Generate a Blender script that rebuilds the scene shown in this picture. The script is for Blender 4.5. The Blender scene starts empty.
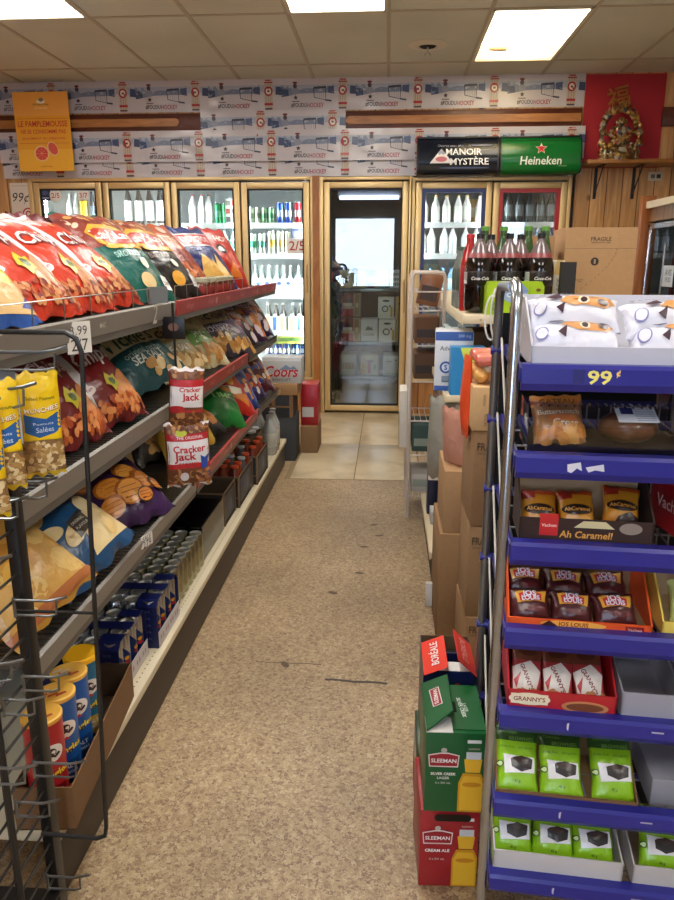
import bpy, bmesh, math, random
from math import sin, cos, pi, radians, sqrt, atan2
from mathutils import Vector, Matrix, noise
from mathutils.geometry import tessellate_polygon
SC = bpy.context.scene
COL = SC.collection
rnd = random.Random(7)
D = 6.34          # front plane of the cooler wall
CEIL = 2.73

# ------------------------------------------------------------ materials
MATS = {}
def lin(c):
    c = c.lstrip('#'); v = [int(c[i:i+2], 16)/255 for i in (0, 2, 4)]
    return tuple(x/12.92 if x <= .04045 else ((x+.055)/1.055)**2.4 for x in v) + (1,)
def new_mat(name):
    m = bpy.data.materials.new(name); m.use_nodes = True
    nt = m.node_tree; b = nt.nodes['Principled BSDF']
    return m, nt, b
def N(nt, t, **kw):
    n = nt.nodes.new(t)
    for k, v in kw.items():
        if k in n.inputs: n.inputs[k].default_value = v
        else: setattr(n, k, v)
    return n
def mat(hexc, kind='plain', rough=None):
    key = (hexc, kind, rough)
    if key in MATS: return MATS[key]
    m, nt, b = new_mat(kind + '_' + hexc.lstrip('#')); L = nt.links.new
    c = lin(hexc); b.inputs['Base Color'].default_value = c
    P = dict(plain=.5, paper=.7, gloss=.3, foil=.33, metal=.3, card=.85, matte=.9, ink=.45, emit=.5, chrome=.16, plastic=.35, rubber=.6, bottle=.12)
    b.inputs['Roughness'].default_value = P.get(kind, .5) if rough is None else rough
    tc = N(nt, 'ShaderNodeTexCoord')
    if kind in ('metal', 'chrome'): b.inputs['Metallic'].default_value = .95
    if kind == 'foil':
        b.inputs['Coat Weight'].default_value = .18; b.inputs['Coat Roughness'].default_value = .14
    if kind in ('bottle',): b.inputs['Coat Weight'].default_value = .5
    sc = {'card': 60, 'foil': 17, 'metal': 40, 'paper': 30}.get(kind, 25)
    nz = N(nt, 'ShaderNodeTexNoise', Scale=sc, Detail=3.0)
    L(tc.outputs['Object'], nz.inputs['Vector'])
    amt = {'card': .10, 'matte': .08, 'foil': .05}.get(kind, .04)
    mp = N(nt, 'ShaderNodeMapRange'); mp.inputs['To Min'].default_value = 1-amt; mp.inputs['To Max'].default_value = 1+amt
    L(nz.outputs['Fac'], mp.inputs['Value'])
    mx = N(nt, 'ShaderNodeVectorMath', operation='SCALE'); mx.inputs[0].default_value = c[:3]
    L(mp.outputs['Result'], mx.inputs['Scale']); L(mx.outputs['Vector'], b.inputs['Base Color'])
    if kind in ('foil', 'card'):
        bp = N(nt, 'ShaderNodeBump'); bp.inputs['Strength'].default_value = .55 if kind == 'foil' else .12
        bp.inputs['Distance'].default_value = .02 if kind == 'foil' else .002
        L(nz.outputs['Fac'], bp.inputs['Height']); L(bp.outputs['Normal'], b.inputs['Normal'])
    MATS[key] = m
    return m
def emit(hexc, s):
    key = (hexc, 'emission', s)
    if key in MATS: return MATS[key]
    m, nt, b = new_mat('lamp_' + hexc.lstrip('#'))
    b.inputs['Base Color'].default_value = lin(hexc); b.inputs['Emission Color'].default_value = lin(hexc)
    b.inputs['Emission Strength'].default_value = s; MATS[key] = m
    return m
def glassmat(key='glass', tint='#f4fbfa', refl=.10, rough=0.0):
    if key in MATS: return MATS[key]
    m = bpy.data.materials.new(key); m.use_nodes = True; nt = m.node_tree; nt.nodes.clear(); L = nt.links.new
    o = N(nt, 'ShaderNodeOutputMaterial'); mx = N(nt, 'ShaderNodeMixShader')
    tr = N(nt, 'ShaderNodeBsdfTransparent'); tr.inputs['Color'].default_value = lin(tint)
    gl = N(nt, 'ShaderNodeBsdfGlossy'); gl.inputs['Roughness'].default_value = rough; gl.inputs['Color'].default_value = (1, 1, 1, 1)
    fr = N(nt, 'ShaderNodeFresnel'); fr.inputs['IOR'].default_value = 1.5
    ad = N(nt, 'ShaderNodeMath', operation='MAXIMUM'); ad.inputs[1].default_value = refl
    L(fr.outputs[0], ad.inputs[0]); L(ad.outputs[0], mx.inputs['Fac']); L(tr.outputs[0], mx.inputs[1]); L(gl.outputs[0], mx.inputs[2])
    L(mx.outputs[0], o.inputs['Surface']); MATS[key] = m
    return m

# ------------------------------------------------------------ mesh builder
class MB:
    def __init__(s): s.v = []; s.f = []; s.fm = []; s.m = []; s.xf = None
    def mi(s, m):
        if isinstance(m, str): m = mat(m)
        if m not in s.m: s.m.append(m)
        return s.m.index(m)
    def add(s, vs, fs, m):
        b = len(s.v)
        if s.xf is not None: vs = [s.xf @ Vector(v) for v in vs]
        s.v += [tuple(v) for v in vs]
        if isinstance(m, list):
            for f, mm in zip(fs, m): s.f.append(tuple(b+i for i in f)); s.fm.append(s.mi(mm))
        else:
            k = s.mi(m)
            for f in fs: s.f.append(tuple(b+i for i in f)); s.fm.append(k)
        return s
    def box(s, x0, y0, z0, x1, y1, z1, m, bv=0):
        if x1 < x0: x0, x1 = x1, x0
        if y1 < y0: y0, y1 = y1, y0
        if z1 < z0: z0, z1 = z1, z0
        if bv <= 0:
            vs = [(x0,y0,z0),(x1,y0,z0),(x1,y1,z0),(x0,y1,z0),(x0,y0,z1),(x1,y0,z1),(x1,y1,z1),(x0,y1,z1)]
            return s.add(vs, [(3,2,1,0),(4,5,6,7),(0,1,5,4),(1,2,6,5),(2,3,7,6),(3,0,4,7)], m)
        bv = min(bv, (x1-x0)/2.01, (y1-y0)/2.01, (z1-z0)/2.01)
        bm = bmesh.new(); bmesh.ops.create_cube(bm, size=1)
        for v in bm.verts: v.co = Vector(((x0+x1)/2+v.co.x*(x1-x0), (y0+y1)/2+v.co.y*(y1-y0), (z0+z1)/2+v.co.z*(z1-z0)))
        bmesh.ops.bevel(bm, geom=bm.edges[:], offset=bv, segments=2, affect='EDGES', profile=.5)
        return s.addbm(bm, m)
    def addbm(s, bm, m):
        bm.verts.index_update()
        s.add([v.co.copy() for v in bm.verts], [[v.index for v in f.verts] for f in bm.faces], m); bm.free()
        return s
    def tube(s, pts, r, m, n=8, closed=False):
        pts = [Vector(p) for p in pts]; vs = []; fs = []; k = len(pts); up = None
        for i, p in enumerate(pts):
            if closed: d = (pts[(i+1) % k]-pts[i-1]).normalized()
            else:
                a = (p-pts[i-1]).normalized() if i else None; b = (pts[i+1]-p).normalized() if i < k-1 else None
                d = ((a or b)+(b or a)).normalized()
            if up is None:
                up = Vector((0,0,1)) if abs(d.z) < .9 else Vector((1,0,0))
            u = (up-d*up.dot(d)).normalized(); w = d.cross(u); up = u
            rr = r[i] if isinstance(r, (list, tuple)) else r
            for j in range(n):
                a = 2*pi*j/n; vs.append(p+u*cos(a)*rr+w*sin(a)*rr)
        for i in range(k if closed else k-1):
            i2 = (i+1) % k
            for j in range(n): fs.append((i*n+j, i*n+(j+1) % n, i2*n+(j+1) % n, i2*n+j))
        if not closed: fs.append(tuple(range(n))[::-1]); fs.append(tuple((k-1)*n+j for j in range(n)))
        return s.add(vs, fs, m)
    def lathe(s, prof, m, n=20, c=(0,0,0), axis='z'):
        # prof: list of (r, z) or (r, z, material for the band above)
        vs = []; fs = []; ms = []
        for q in prof:
            for j in range(n):
                a = 2*pi*j/n; vs.append((c[0]+q[0]*cos(a), c[1]+q[0]*sin(a), c[2]+q[1]))
        for i in range(len(prof)-1):
            for j in range(n):
                fs.append((i*n+j, i*n+(j+1) % n, (i+1)*n+(j+1) % n, (i+1)*n+j)); ms.append(prof[i][2] if len(prof[i]) > 2 and prof[i][2] else m)
        if prof[0][0] > 1e-6: fs.append(tuple(range(n))[::-1]); ms.append(ms[0])
        if prof[-1][0] > 1e-6: fs.append(tuple((len(prof)-1)*n+j for j in range(n))); ms.append(prof[-1][2] if len(prof[-1]) > 2 and prof[-1][2] else ms[-2] if ms else m)
        return s.add(vs, fs, ms)
    def prism(s, pts, h0, h1, m, axis='y'):
        # outline in a plane (x,z for axis y; y,z for x; x,y for z) extruded along the axis
        def P(a, b, h): return {'y': (a, h, b), 'x': (h, a, b), 'z': (a, b, h)}[axis]
        n = len(pts); tris = tessellate_polygon([[Vector((a, b, 0)) for a, b in pts]])
        vs = [P(a, b, h0) for a, b in pts]+[P(a, b, h1) for a, b in pts]
        fs = [tuple(t) for t in tris]+[tuple(n+i for i in t) for t in tris]+[(i, (i+1) % n, n+(i+1) % n, n+i) for i in range(n)]
        bm = bmesh.new(); bvs = [bm.verts.new(v) for v in vs]
        for f in fs:
            try: bm.faces.new([bvs[i] for i in f])
            except ValueError: pass
        bmesh.ops.recalc_face_normals(bm, faces=bm.faces[:])
        return s.addbm(bm, m)
    def art(s, art, sf):
        # print a 2D Art on the surface sf(x, y) -> (point, normal)
        for k, (vs, tr, m, lay) in enumerate(art.items):
            off = art.base+art.step*lay
            out = []
            for x, y in vs:
                p, n = sf(x, y); out.append(Vector(p)+Vector(n)*off)
            s.add(out, tr, m)
        return s
    def build(s, name, parent=None, smooth=40, loc=None, rot=None):
        me = bpy.data.meshes.new(name); me.from_pydata(s.v, [], s.f)
        for m in s.m: me.materials.append(m)
        me.polygons.foreach_set('material_index', s.fm)
        if smooth:
            me.polygons.foreach_set('use_smooth', [True]*len(me.polygons)); me.update()
            me.set_sharp_from_angle(angle=radians(smooth))
        me.update()
        o = bpy.data.objects.new(name, me); COL.objects.link(o)
        if parent: adopt(o, parent)
        if loc: o.location = loc
        if rot: o.rotation_euler = rot
        return o
def tag(o, label=None, cat=None, group=None, kind=None):
    if label and len(label.split()) > 16: print('LONG', len(label.split()), label)
    if label: o['label'] = label
    if cat: o['category'] = cat
    if group: o['group'] = group
    if kind: o['kind'] = kind
    return o
def empty(name, loc=(0,0,0), rot=(0,0,0)):
    o = bpy.data.objects.new(name, None); COL.objects.link(o); o.location = loc; o.rotation_euler = rot; o.empty_display_size = .05
    return o
KIDS = {}
def kids(o): return KIDS.get(o.as_pointer(), [])
def adopt(c, p):
    c.parent = p; KIDS.setdefault(p.as_pointer(), []).append(c)
def dup(o, loc=None, rot=None, label=None, group=None, scale=None):
    c = o.copy(); COL.objects.link(c)
    if loc is not None: c.location = loc
    if rot is not None: c.rotation_euler = rot
    if scale is not None: c.scale = scale if isinstance(scale, (tuple, list)) else (scale,)*3
    if label:
        c['label'] = label
        if len(label.split()) > 16: print('LONG', len(label.split()), label)
    if group: c['group'] = group
    for ch in kids(o):
        d = ch.copy(); COL.objects.link(d); adopt(d, c)
        for g in kids(ch):
            e = g.copy(); COL.objects.link(e); adopt(e, d)
    return c
def struct(o): o['kind'] = 'structure'; return o

# ------------------------------------------------------------ printing
TXT = {}
def textmesh(body, bold=0.0, shear=0.0):
    key = (body, bold, shear)
    if key in TXT: return TXT[key]
    cu = bpy.data.curves.new('lettering', 'FONT'); cu.body = body; cu.offset = bold*.5; cu.shear = shear; cu.resolution_u = 2; cu.size = 1
    cu.space_line = .9; cu.align_x = 'CENTER'
    o = bpy.data.objects.new('lettering', cu); COL.objects.link(o); bpy.context.view_layer.update()
    dg = bpy.context.evaluated_depsgraph_get(); me = bpy.data.meshes.new_from_object(o.evaluated_get(dg))
    me.calc_loop_triangles()
    vs = [(v.co.x, v.co.y) for v in me.vertices]; tr = [tuple(t.vertices) for t in me.loop_triangles]
    bpy.data.objects.remove(o); bpy.data.curves.remove(cu); bpy.data.meshes.remove(me)
    if vs:
        x0 = min(v[0] for v in vs); x1 = max(v[0] for v in vs); y0 = min(v[1] for v in vs); y1 = max(v[1] for v in vs)
        vs = [(v[0]-(x0+x1)/2, v[1]-(y0+y1)/2) for v in vs]; TXT[key] = (vs, tr, x1-x0, y1-y0)
    else: TXT[key] = ([], [], 1, 1)
    return TXT[key]
def subdiv(vs, tr, L):
    vs = list(vs)
    for _ in range(7):
        mid = {}; out = []; ch = False
        def M(a, b):
            k = (min(a, b), max(a, b))
            if k not in mid:
                mid[k] = len(vs); vs.append(((vs[a][0]+vs[b][0])/2, (vs[a][1]+vs[b][1])/2))
            return mid[k]
        for a, b, c in tr:
            e = [math.dist(vs[a], vs[b]) > L, math.dist(vs[b], vs[c]) > L, math.dist(vs[c], vs[a]) > L]
            k = sum(e)
            if k == 0: out.append((a, b, c)); continue
            ch = True
            if k == 3:
                x, y, z = M(a, b), M(b, c), M(c, a); out += [(a, x, z), (x, b, y), (z, y, c), (x, y, z)]
            else:
                while not (e[0] and (k == 1 or e[1])):
                    a, b, c = b, c, a; e = e[1:]+e[:1]
                if k == 1: x = M(a, b); out += [(a, x, c), (x, b, c)]
                else: x = M(a, b); y = M(b, c); out += [(x, b, y), (a, x, y), (a, y, c)]
        tr = out
        if not ch: break
    return vs, tr
class Art:
    def __init__(s, L=None, kind='ink', base=.0005, step=.00022, rough=None):
        s.items = []; s.L = L; s.k = 0; s.kind = kind; s.base = base; s.step = step; s.rough = rough; s.clip = None
    def _m(s, c): return mat(c, s.kind, s.rough) if isinstance(c, str) else c
    def raw(s, vs, tr, c, lay=None):
        if lay is None: lay = s.k; s.k += 1
        # keep triangles facing +
        t2 = []
        for a, b, d in tr:
            A, B, C2 = vs[a], vs[b], vs[d]
            ar = (B[0]-A[0])*(C2[1]-A[1])-(B[1]-A[1])*(C2[0]-A[0])
            if abs(ar) < 1e-12: continue
            t2.append((a, b, d) if ar > 0 else (a, d, b))
        if s.L: vs, t2 = subdiv(vs, t2, s.L)
        if s.clip:
            x0, y0, x1, y1 = s.clip; vs = [(min(max(x, x0), x1), min(max(y, y0), y1)) for x, y in vs]
        s.items.append((vs, t2, s._m(c), lay)); return s
    def rect(s, x0, y0, x1, y1, c, lay=None): return s.raw([(x0,y0),(x1,y0),(x1,y1),(x0,y1)], [(0,1,2),(0,2,3)], c, lay)
    def ell(s, cx, cy, rx, ry, c, n=20, rot=0, lay=None):
        vs = [(cx, cy)]
        for i in range(n):
            a = 2*pi*i/n; x = rx*cos(a); y = ry*sin(a); vs.append((cx+x*cos(rot)-y*sin(rot), cy+x*sin(rot)+y*cos(rot)))
        return s.raw(vs, [(0, 1+i, 1+(i+1) % n) for i in range(n)], c, lay)
    def poly(s, pts, c, lay=None):
        tr = tessellate_polygon([[Vector((a, b, 0)) for a, b in pts]]); return s.raw(list(pts), [tuple(t) for t in tr], c, lay)
    def line(s, pts, w, c, lay=None):
        vs = []; tr = []
        for i, p in enumerate(pts):
            a = pts[max(i-1, 0)]; b = pts[min(i+1, len(pts)-1)]; dx, dy = b[0]-a[0], b[1]-a[1]; l = math.hypot(dx, dy) or 1
            nx, ny = -dy/l*w/2, dx/l*w/2; vs += [(p[0]+nx, p[1]+ny), (p[0]-nx, p[1]-ny)]
            if i: k = 2*i; tr += [(k-2, k-1, k), (k-1, k+1, k)]
        return s.raw(vs, tr, c, lay)
    def text(s, body, cx, cy, w=None, h=None, c='#ffffff', bold=.02, shear=0, rot=0, arc=0, lay=None, outline=None):
        if outline:
            s.text(body, cx, cy, w, h, outline[0], bold+outline[1], shear, rot, arc, lay)
        vs, tr, tw, th = textmesh(body, bold, shear)
        if not vs: return s
        sx = w/tw if w else h/th; sy = h/th if h else sx
        if outline is None and False: pass
        out = []
        for x, y in vs:
            x *= sx; y *= sy
            if arc: y -= arc*(x*x)/((tw*sx/2)**2+1e-9)
            out.append((cx+x*cos(rot)-y*sin(rot), cy+x*sin(rot)+y*cos(rot)))
        L = s.L; s.L = None; s.raw(out, tr, c, lay); s.L = L
        return s
    def blobs(s, x0, y0, x1, y1, n, r, cols, rg, lay=None, asp=.7):
        k = s.k if lay is None else lay
        for i in range(n):
            s.ell(rg.uniform(x0, x1), rg.uniform(y0, y1), r*rg.uniform(.7, 1.2), r*asp*rg.uniform(.7, 1.2), cols[i % len(cols)], 8, rg.uniform(0, 3), lay=k+(i % 4))
        s.k = k+4
        return s
    def moved(s, dx, dy):
        a = Art(base=s.base, step=s.step); a.items = [([(x+dx, y+dy) for x, y in v], t, m, l) for v, t, m, l in s.items]; a.k = s.k; return a
def planef(o, ux, uy):
    o = Vector(o); ux = Vector(ux); uy = Vector(uy); n = ux.cross(uy).normalized()
    return lambda x, y: (o+ux*x+uy*y, n)
def front(x=0, y=0, z=0): return planef((x, y, z), (1,0,0), (0,0,1))       # faces -y
def right(x=0, y=0, z=0): return planef((x, y, z), (0,1,0), (0,0,1))       # faces +x
def left(x=0, y=0, z=0): return planef((x, y, z), (0,-1,0), (0,0,1))       # faces -x
def topf(x=0, y=0, z=0): return planef((x, y, z), (1,0,0), (0,1,0))        # faces +z

ORD = ['first', 'second', 'third', 'fourth', 'fifth', 'sixth', 'seventh', 'eighth', 'ninth', 'tenth', 'eleventh', 'twelfth']

# ------------------------------------------------------------ bags (front faces -y, base at z=0)
def bag_surface(w, h, t, seed, puff=.55):
    NX, NZ = 18, 24
    def f(u, v):            # u,v in 0..1
        e = (max(0, 4*u*(1-u)))**puff*(max(0, 4*v*(1-v)))**.62
        low = 1.12-.3*v
        pinch = 1-.05*(4*v*(1-v))*(1)+0
        wr = noise.noise(Vector((u*3.2+seed*7.3, v*4.1, seed)))*.14+(.5-abs(noise.noise(Vector((u*5+v*2+seed*3, v*5-u*2, 4.2+seed)))))*.10+noise.noise(Vector((u*11+seed, v*9, seed)))*.03
        seal = min(1, min(v, 1-v)/.05)
        x = (u-.5)*w*(pinch+.045*noise.noise(Vector((seed*2.2, v*5, u)))*seal)
        d = t*.5*e*low*(1+wr)+.0012
        z = v*h-.012*h*sin(u*pi)*(1 if v > .5 else -1)*seal
        z += .006*sin(u*20+seed)*(max(0, v-.93)/.07 if v > .5 else max(0, .05-v)/.05)*h/.3
        return x, d, z
    G = [[f(i/NX, j/NZ) for i in range(NX+1)] for j in range(NZ+1)]
    return NX, NZ, G
def bag_mesh(w, h, t, seed, art, body, back=None, trim=None, puff=.55, mb=None):
    NX, NZ, G = bag_surface(w, h, t, seed, puff)
    mb = mb or MB(); vs = []; idx = {}
    for j in range(NZ+1):
        for i in range(NX+1):
            x, d, z = G[j][i]; idx[0, j, i] = len(vs); vs.append((x, -d, z))
    for j in range(NZ+1):
        for i in range(NX+1):
            x, d, z = G[j][i]
            if i in (0, NX) or j in (0, NZ): idx[1, j, i] = idx[0, j, i]
            else: idx[1, j, i] = len(vs); vs.append((x, d*.8, z))
    fs = []; ms = []
    for j in range(NZ):
        for i in range(NX):
            fs.append((idx[0,j,i], idx[0,j,i+1], idx[0,j+1,i+1], idx[0,j+1,i])); ms.append(trim if trim and (j == 0 or j == NZ-1) else body)
            fs.append((idx[1,j,i], idx[1,j+1,i], idx[1,j+1,i+1], idx[1,j,i+1])); ms.append(back or body)
    mb.add(vs, fs, ms)
    def sf(x, y):
        u = min(max(x/w+.5, 0), 1)*NX; v = min(max(y/h, 0), 1)*NZ; i = min(int(u), NX-1); j = min(int(v), NZ-1); a = u-i; b = v-j
        P = [Vector((G[q][p][0], -G[q][p][1], G[q][p][2])) for q, p in ((j, i), (j, i+1), (j+1, i+1), (j+1, i))]
        p = P[0]*(1-a)*(1-b)+P[1]*a*(1-b)+P[2]*a*b+P[3]*(1-a)*b
        n = ((P[1]-P[0])*(1-b)+(P[2]-P[3])*b).cross((P[3]-P[0])*(1-a)+(P[2]-P[1])*a)
        return p, n.normalized()
    if art: mb.art(art, sf)
    return mb
def put(o, loc, face, back=0, roll=0):
    """stand a bag at loc, its front turned to compass angle face (0 = -y, 90 = +x), leaning back"""
    hw = max(abs(v[0]) for v in o.bound_box); loc = (loc[0], loc[1], loc[2]+hw*abs(sin(radians(roll)))*.9)
    R = Matrix.Rotation(radians(face), 4, 'Z') @ Matrix.Rotation(radians(-back), 4, 'X') @ Matrix.Rotation(radians(roll), 4, 'Y')
    o.location = loc; o.rotation_euler = R.to_euler()
    return o

# ------------------------------------------------------------ boxes
def carton(w, d, h, col='#a9825a', kind='card', seam='#8a6a48', tape=None):
    """closed shipping carton, base at z=0, centred in x and y"""
    mb = MB(); mb.box(-w/2, -d/2, 0, w/2, d/2, h, mat(col, kind), .003)
    a = Art(); a.rect(-w/2+.004, -.0012, w/2-.004, .0012, seam)
    if tape: a.rect(-w/2+.002, -.024, w/2-.002, .024, tape)
    mb.art(a, topf(0, 0, h))
    return mb
def tray(w, d, h, t=.003, out='#a9825a', inn='#b8936a', kind='card', front=None, mb=None):
    """open tray, base z=0; front = lower front wall height"""
    mb = mb or MB(); fh = front or h; o = mat(out, kind); i = mat(inn, kind)
    mb.box(-w/2, -d/2, 0, w/2, d/2, t, i)
    mb.box(-w/2, d/2-t, 0, w/2, d/2, h, i)
    mb.box(-w/2, -d/2, 0, w/2, -d/2+t, fh, o)
    for sx in (-1, 1):
        x0 = sx*w/2; x1 = x0-sx*t
        if fh == h: mb.box(x0, -d/2+t, 0, x1, d/2-t, h, o)
        else: mb.prism([(-d/2, 0), (d/2, 0), (d/2, h), (-d/2+d*.55, h), (-d/2, fh)], min(x0, x1), max(x0, x1), o, 'x')
    return mb
# ============================================================ the room
def floor_mat():
    m, nt, b = new_mat('pebble_floor'); L = nt.links.new
    tc = N(nt, 'ShaderNodeTexCoord')
    dn = N(nt, 'ShaderNodeTexNoise', Scale=130.0, Detail=2.0); dm = N(nt, 'ShaderNodeVectorMath', operation='MULTIPLY_ADD'); dm.inputs[1].default_value = (.03, .03, 0)
    L(tc.outputs['Object'], dn.inputs['Vector']); L(dn.outputs['Color'], dm.inputs[0]); L(tc.outputs['Object'], dm.inputs[2])
    v = N(nt, 'ShaderNodeTexVoronoi', Scale=170.0); v.inputs['Randomness'].default_value = 1
    v2 = N(nt, 'ShaderNodeTexNoise', Scale=150.0, Detail=3.0); v3 = N(nt, 'ShaderNodeTexNoise', Scale=1.6, Detail=4.0)
    for n in (v2, v3): L(tc.outputs['Object'], n.inputs['Vector'])
    L(dm.outputs['Vector'], v.inputs['Vector'])
    r = N(nt, 'ShaderNodeValToRGB'); e = r.color_ramp.elements
    e[0].position = .0; e[0].color = lin('#6e5340'); e[1].position = 1; e[1].color = lin('#ead7b4')
    for p_, c_ in ((.25, '#957760'), (.45, '#b89b76'), (.72, '#cdb48c')): q = e.new(p_); q.color = lin(c_)
    sp = N(nt, 'ShaderNodeSeparateColor'); L(v.outputs['Color'], sp.inputs[0])
    ma = N(nt, 'ShaderNodeMath', operation='MULTIPLY_ADD'); ma.inputs[1].default_value = .62
    L(sp.outputs[0], ma.inputs[0])
    m2 = N(nt, 'ShaderNodeMath', operation='MULTIPLY'); m2.inputs[1].default_value = .42
    L(v2.outputs['Fac'], m2.inputs[0]); L(m2.outputs[0], ma.inputs[2]); L(ma.outputs[0], r.inputs['Fac'])
    mr = N(nt, 'ShaderNodeMapRange'); mr.inputs['From Min'].default_value = .3; mr.inputs['From Max'].default_value = .7
    mr.inputs['To Min'].default_value = .60; mr.inputs['To Max'].default_value = .93; L(v3.outputs['Fac'], mr.inputs['Value'])
    mx = N(nt, 'ShaderNodeVectorMath', operation='SCALE'); L(r.outputs['Color'], mx.inputs[0]); L(mr.outputs[0], mx.inputs['Scale'])
    L(mx.outputs['Vector'], b.inputs['Base Color']); b.inputs['Roughness'].default_value = .42
    bp = N(nt, 'ShaderNodeBump'); bp.inputs['Strength'].default_value = .12; bp.inputs['Distance'].default_value = .002
    L(v.outputs['Distance'], bp.inputs['Height']); L(bp.outputs['Normal'], b.inputs['Normal'])
    return m
def pine_mat(key, base, dark, knot, board=.125, axis='X', rough=.38):
    m, nt, b = new_mat(key); L = nt.links.new
    tc = N(nt, 'ShaderNodeTexCoord'); mp = N(nt, 'ShaderNodeMapping')
    mp.inputs['Scale'].default_value = (9, 9, .8) if axis != 'H' else (.8, 9, 9)
    L(tc.outputs['Object'], mp.inputs['Vector'])
    g = N(nt, 'ShaderNodeTexNoise', Scale=2.6, Detail=6.0, Distortion=.8); L(mp.outputs[0], g.inputs['Vector'])
    sp = N(nt, 'ShaderNodeSeparateXYZ'); L(tc.outputs['Object'], sp.inputs[0])
    dv = N(nt, 'ShaderNodeMath', operation='DIVIDE'); dv.inputs[1].default_value = board
    L(sp.outputs['Z' if axis == 'H' else axis], dv.inputs[0])
    fl = N(nt, 'ShaderNodeMath', operation='FLOOR'); L(dv.outputs[0], fl.inputs[0])
    fr = N(nt, 'ShaderNodeMath', operation='FRACT'); L(dv.outputs[0], fr.inputs[0])
    wn = N(nt, 'ShaderNodeTexWhiteNoise', noise_dimensions='1D'); L(fl.outputs[0], wn.inputs['W'])
    r = N(nt, 'ShaderNodeValToRGB'); e = r.color_ramp.elements
    e[0].position = .3; e[0].color = lin(dark); e[1].position = .65; e[1].color = lin(base)
    L(g.outputs['Fac'], r.inputs['Fac'])
    hs = N(nt, 'ShaderNodeMapRange'); hs.inputs['To Min'].default_value = .82; hs.inputs['To Max'].default_value = 1.12; L(wn.outputs['Value'], hs.inputs['Value'])
    sc = N(nt, 'ShaderNodeVectorMath', operation='SCALE'); L(r.outputs['Color'], sc.inputs[0]); L(hs.outputs[0], sc.inputs['Scale'])
    kp = N(nt, 'ShaderNodeMapping'); kp.inputs['Scale'].default_value = (1, 1, .75); L(tc.outputs['Object'], kp.inputs['Vector'])
    kn = N(nt, 'ShaderNodeTexVoronoi', Scale=5.2); L(kp.outputs[0], kn.inputs['Vector'])
    kr = N(nt, 'ShaderNodeValToRGB'); e = kr.color_ramp.elements; e[0].position = .08; e[0].color = (1,1,1,1); e[1].position = .16; e[1].color = (0,0,0,1)
    L(kn.outputs['Distance'], kr.inputs['Fac'])
    m1 = N(nt, 'ShaderNodeMix', data_type='RGBA'); L(kr.outputs['Color'], m1.inputs[0]); L(sc.outputs['Vector'], m1.inputs[6]); m1.inputs[7].default_value = lin(knot)
    se = N(nt, 'ShaderNodeMath', operation='LESS_THAN'); se.inputs[1].default_value = .05; L(fr.outputs[0], se.inputs[0])
    m2 = N(nt, 'ShaderNodeMix', data_type='RGBA'); L(se.outputs[0], m2.inputs[0]); L(m1.outputs[2], m2.inputs[6]); m2.inputs[7].default_value = lin(knot)
    L(m2.outputs[2], b.inputs['Base Color']); b.inputs['Roughness'].default_value = rough
    return m
def wood_mat(key, base, dark, rough=.4, sc=(6, 6, 1)):
    if key in MATS: return MATS[key]
    m, nt, b = new_mat(key); L = nt.links.new
    tc = N(nt, 'ShaderNodeTexCoord'); mp = N(nt, 'ShaderNodeMapping'); mp.inputs['Scale'].default_value = sc
    L(tc.outputs['Object'], mp.inputs[0]); g = N(nt, 'ShaderNodeTexNoise', Scale=4.0, Detail=6.0, Distortion=1.0); L(mp.outputs[0], g.inputs['Vector'])
    r = N(nt, 'ShaderNodeValToRGB'); e = r.color_ramp.elements; e[0].position = .3; e[0].color = lin(dark); e[1].position = .7; e[1].color = lin(base)
    L(g.outputs['Fac'], r.inputs['Fac']); L(r.outputs['Color'], b.inputs['Base Color']); b.inputs['Roughness'].default_value = rough
    MATS[key] = m
    return m
def ceil_mat():
    m, nt, b = new_mat('ceiling_tile'); L = nt.links.new
    tc = N(nt, 'ShaderNodeTexCoord'); a = N(nt, 'ShaderNodeTexNoise', Scale=160.0, Detail=2.0); c = N(nt, 'ShaderNodeTexNoise', Scale=1.1, Detail=3.0)
    L(tc.outputs['Object'], a.inputs['Vector']); L(tc.outputs['Object'], c.inputs['Vector'])
    r = N(nt, 'ShaderNodeValToRGB'); e = r.color_ramp.elements; e[0].position = .3; e[0].color = lin('#c9c8bd'); e[1].position = .7; e[1].color = lin('#dad9cf')
    L(c.outputs['Fac'], r.inputs['Fac']); L(r.outputs['Color'], b.inputs['Base Color']); b.inputs['Roughness'].default_value = .9
    bp = N(nt, 'ShaderNodeBump'); bp.inputs['Strength'].default_value = .25; bp.inputs['Distance'].default_value = .002; L(a.outputs['Fac'], bp.inputs['Height']); L(bp.outputs['Normal'], b.inputs['Normal'])
    return m
PINE = pine_mat('knotty_pine', '#d6a873', '#ac7a48', '#4a2c18')
PINED = pine_mat('dark_pine', '#b8844e', '#8f5f32', '#40240f', .14)
XL, XR, YF, YB = -3.45, 2.75, -2.3, 6.36
struct(MB().box(XL-.1, YF-.1, -.1, XR+.1, 8.2, 0, floor_mat()).build('floor', smooth=0))
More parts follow.
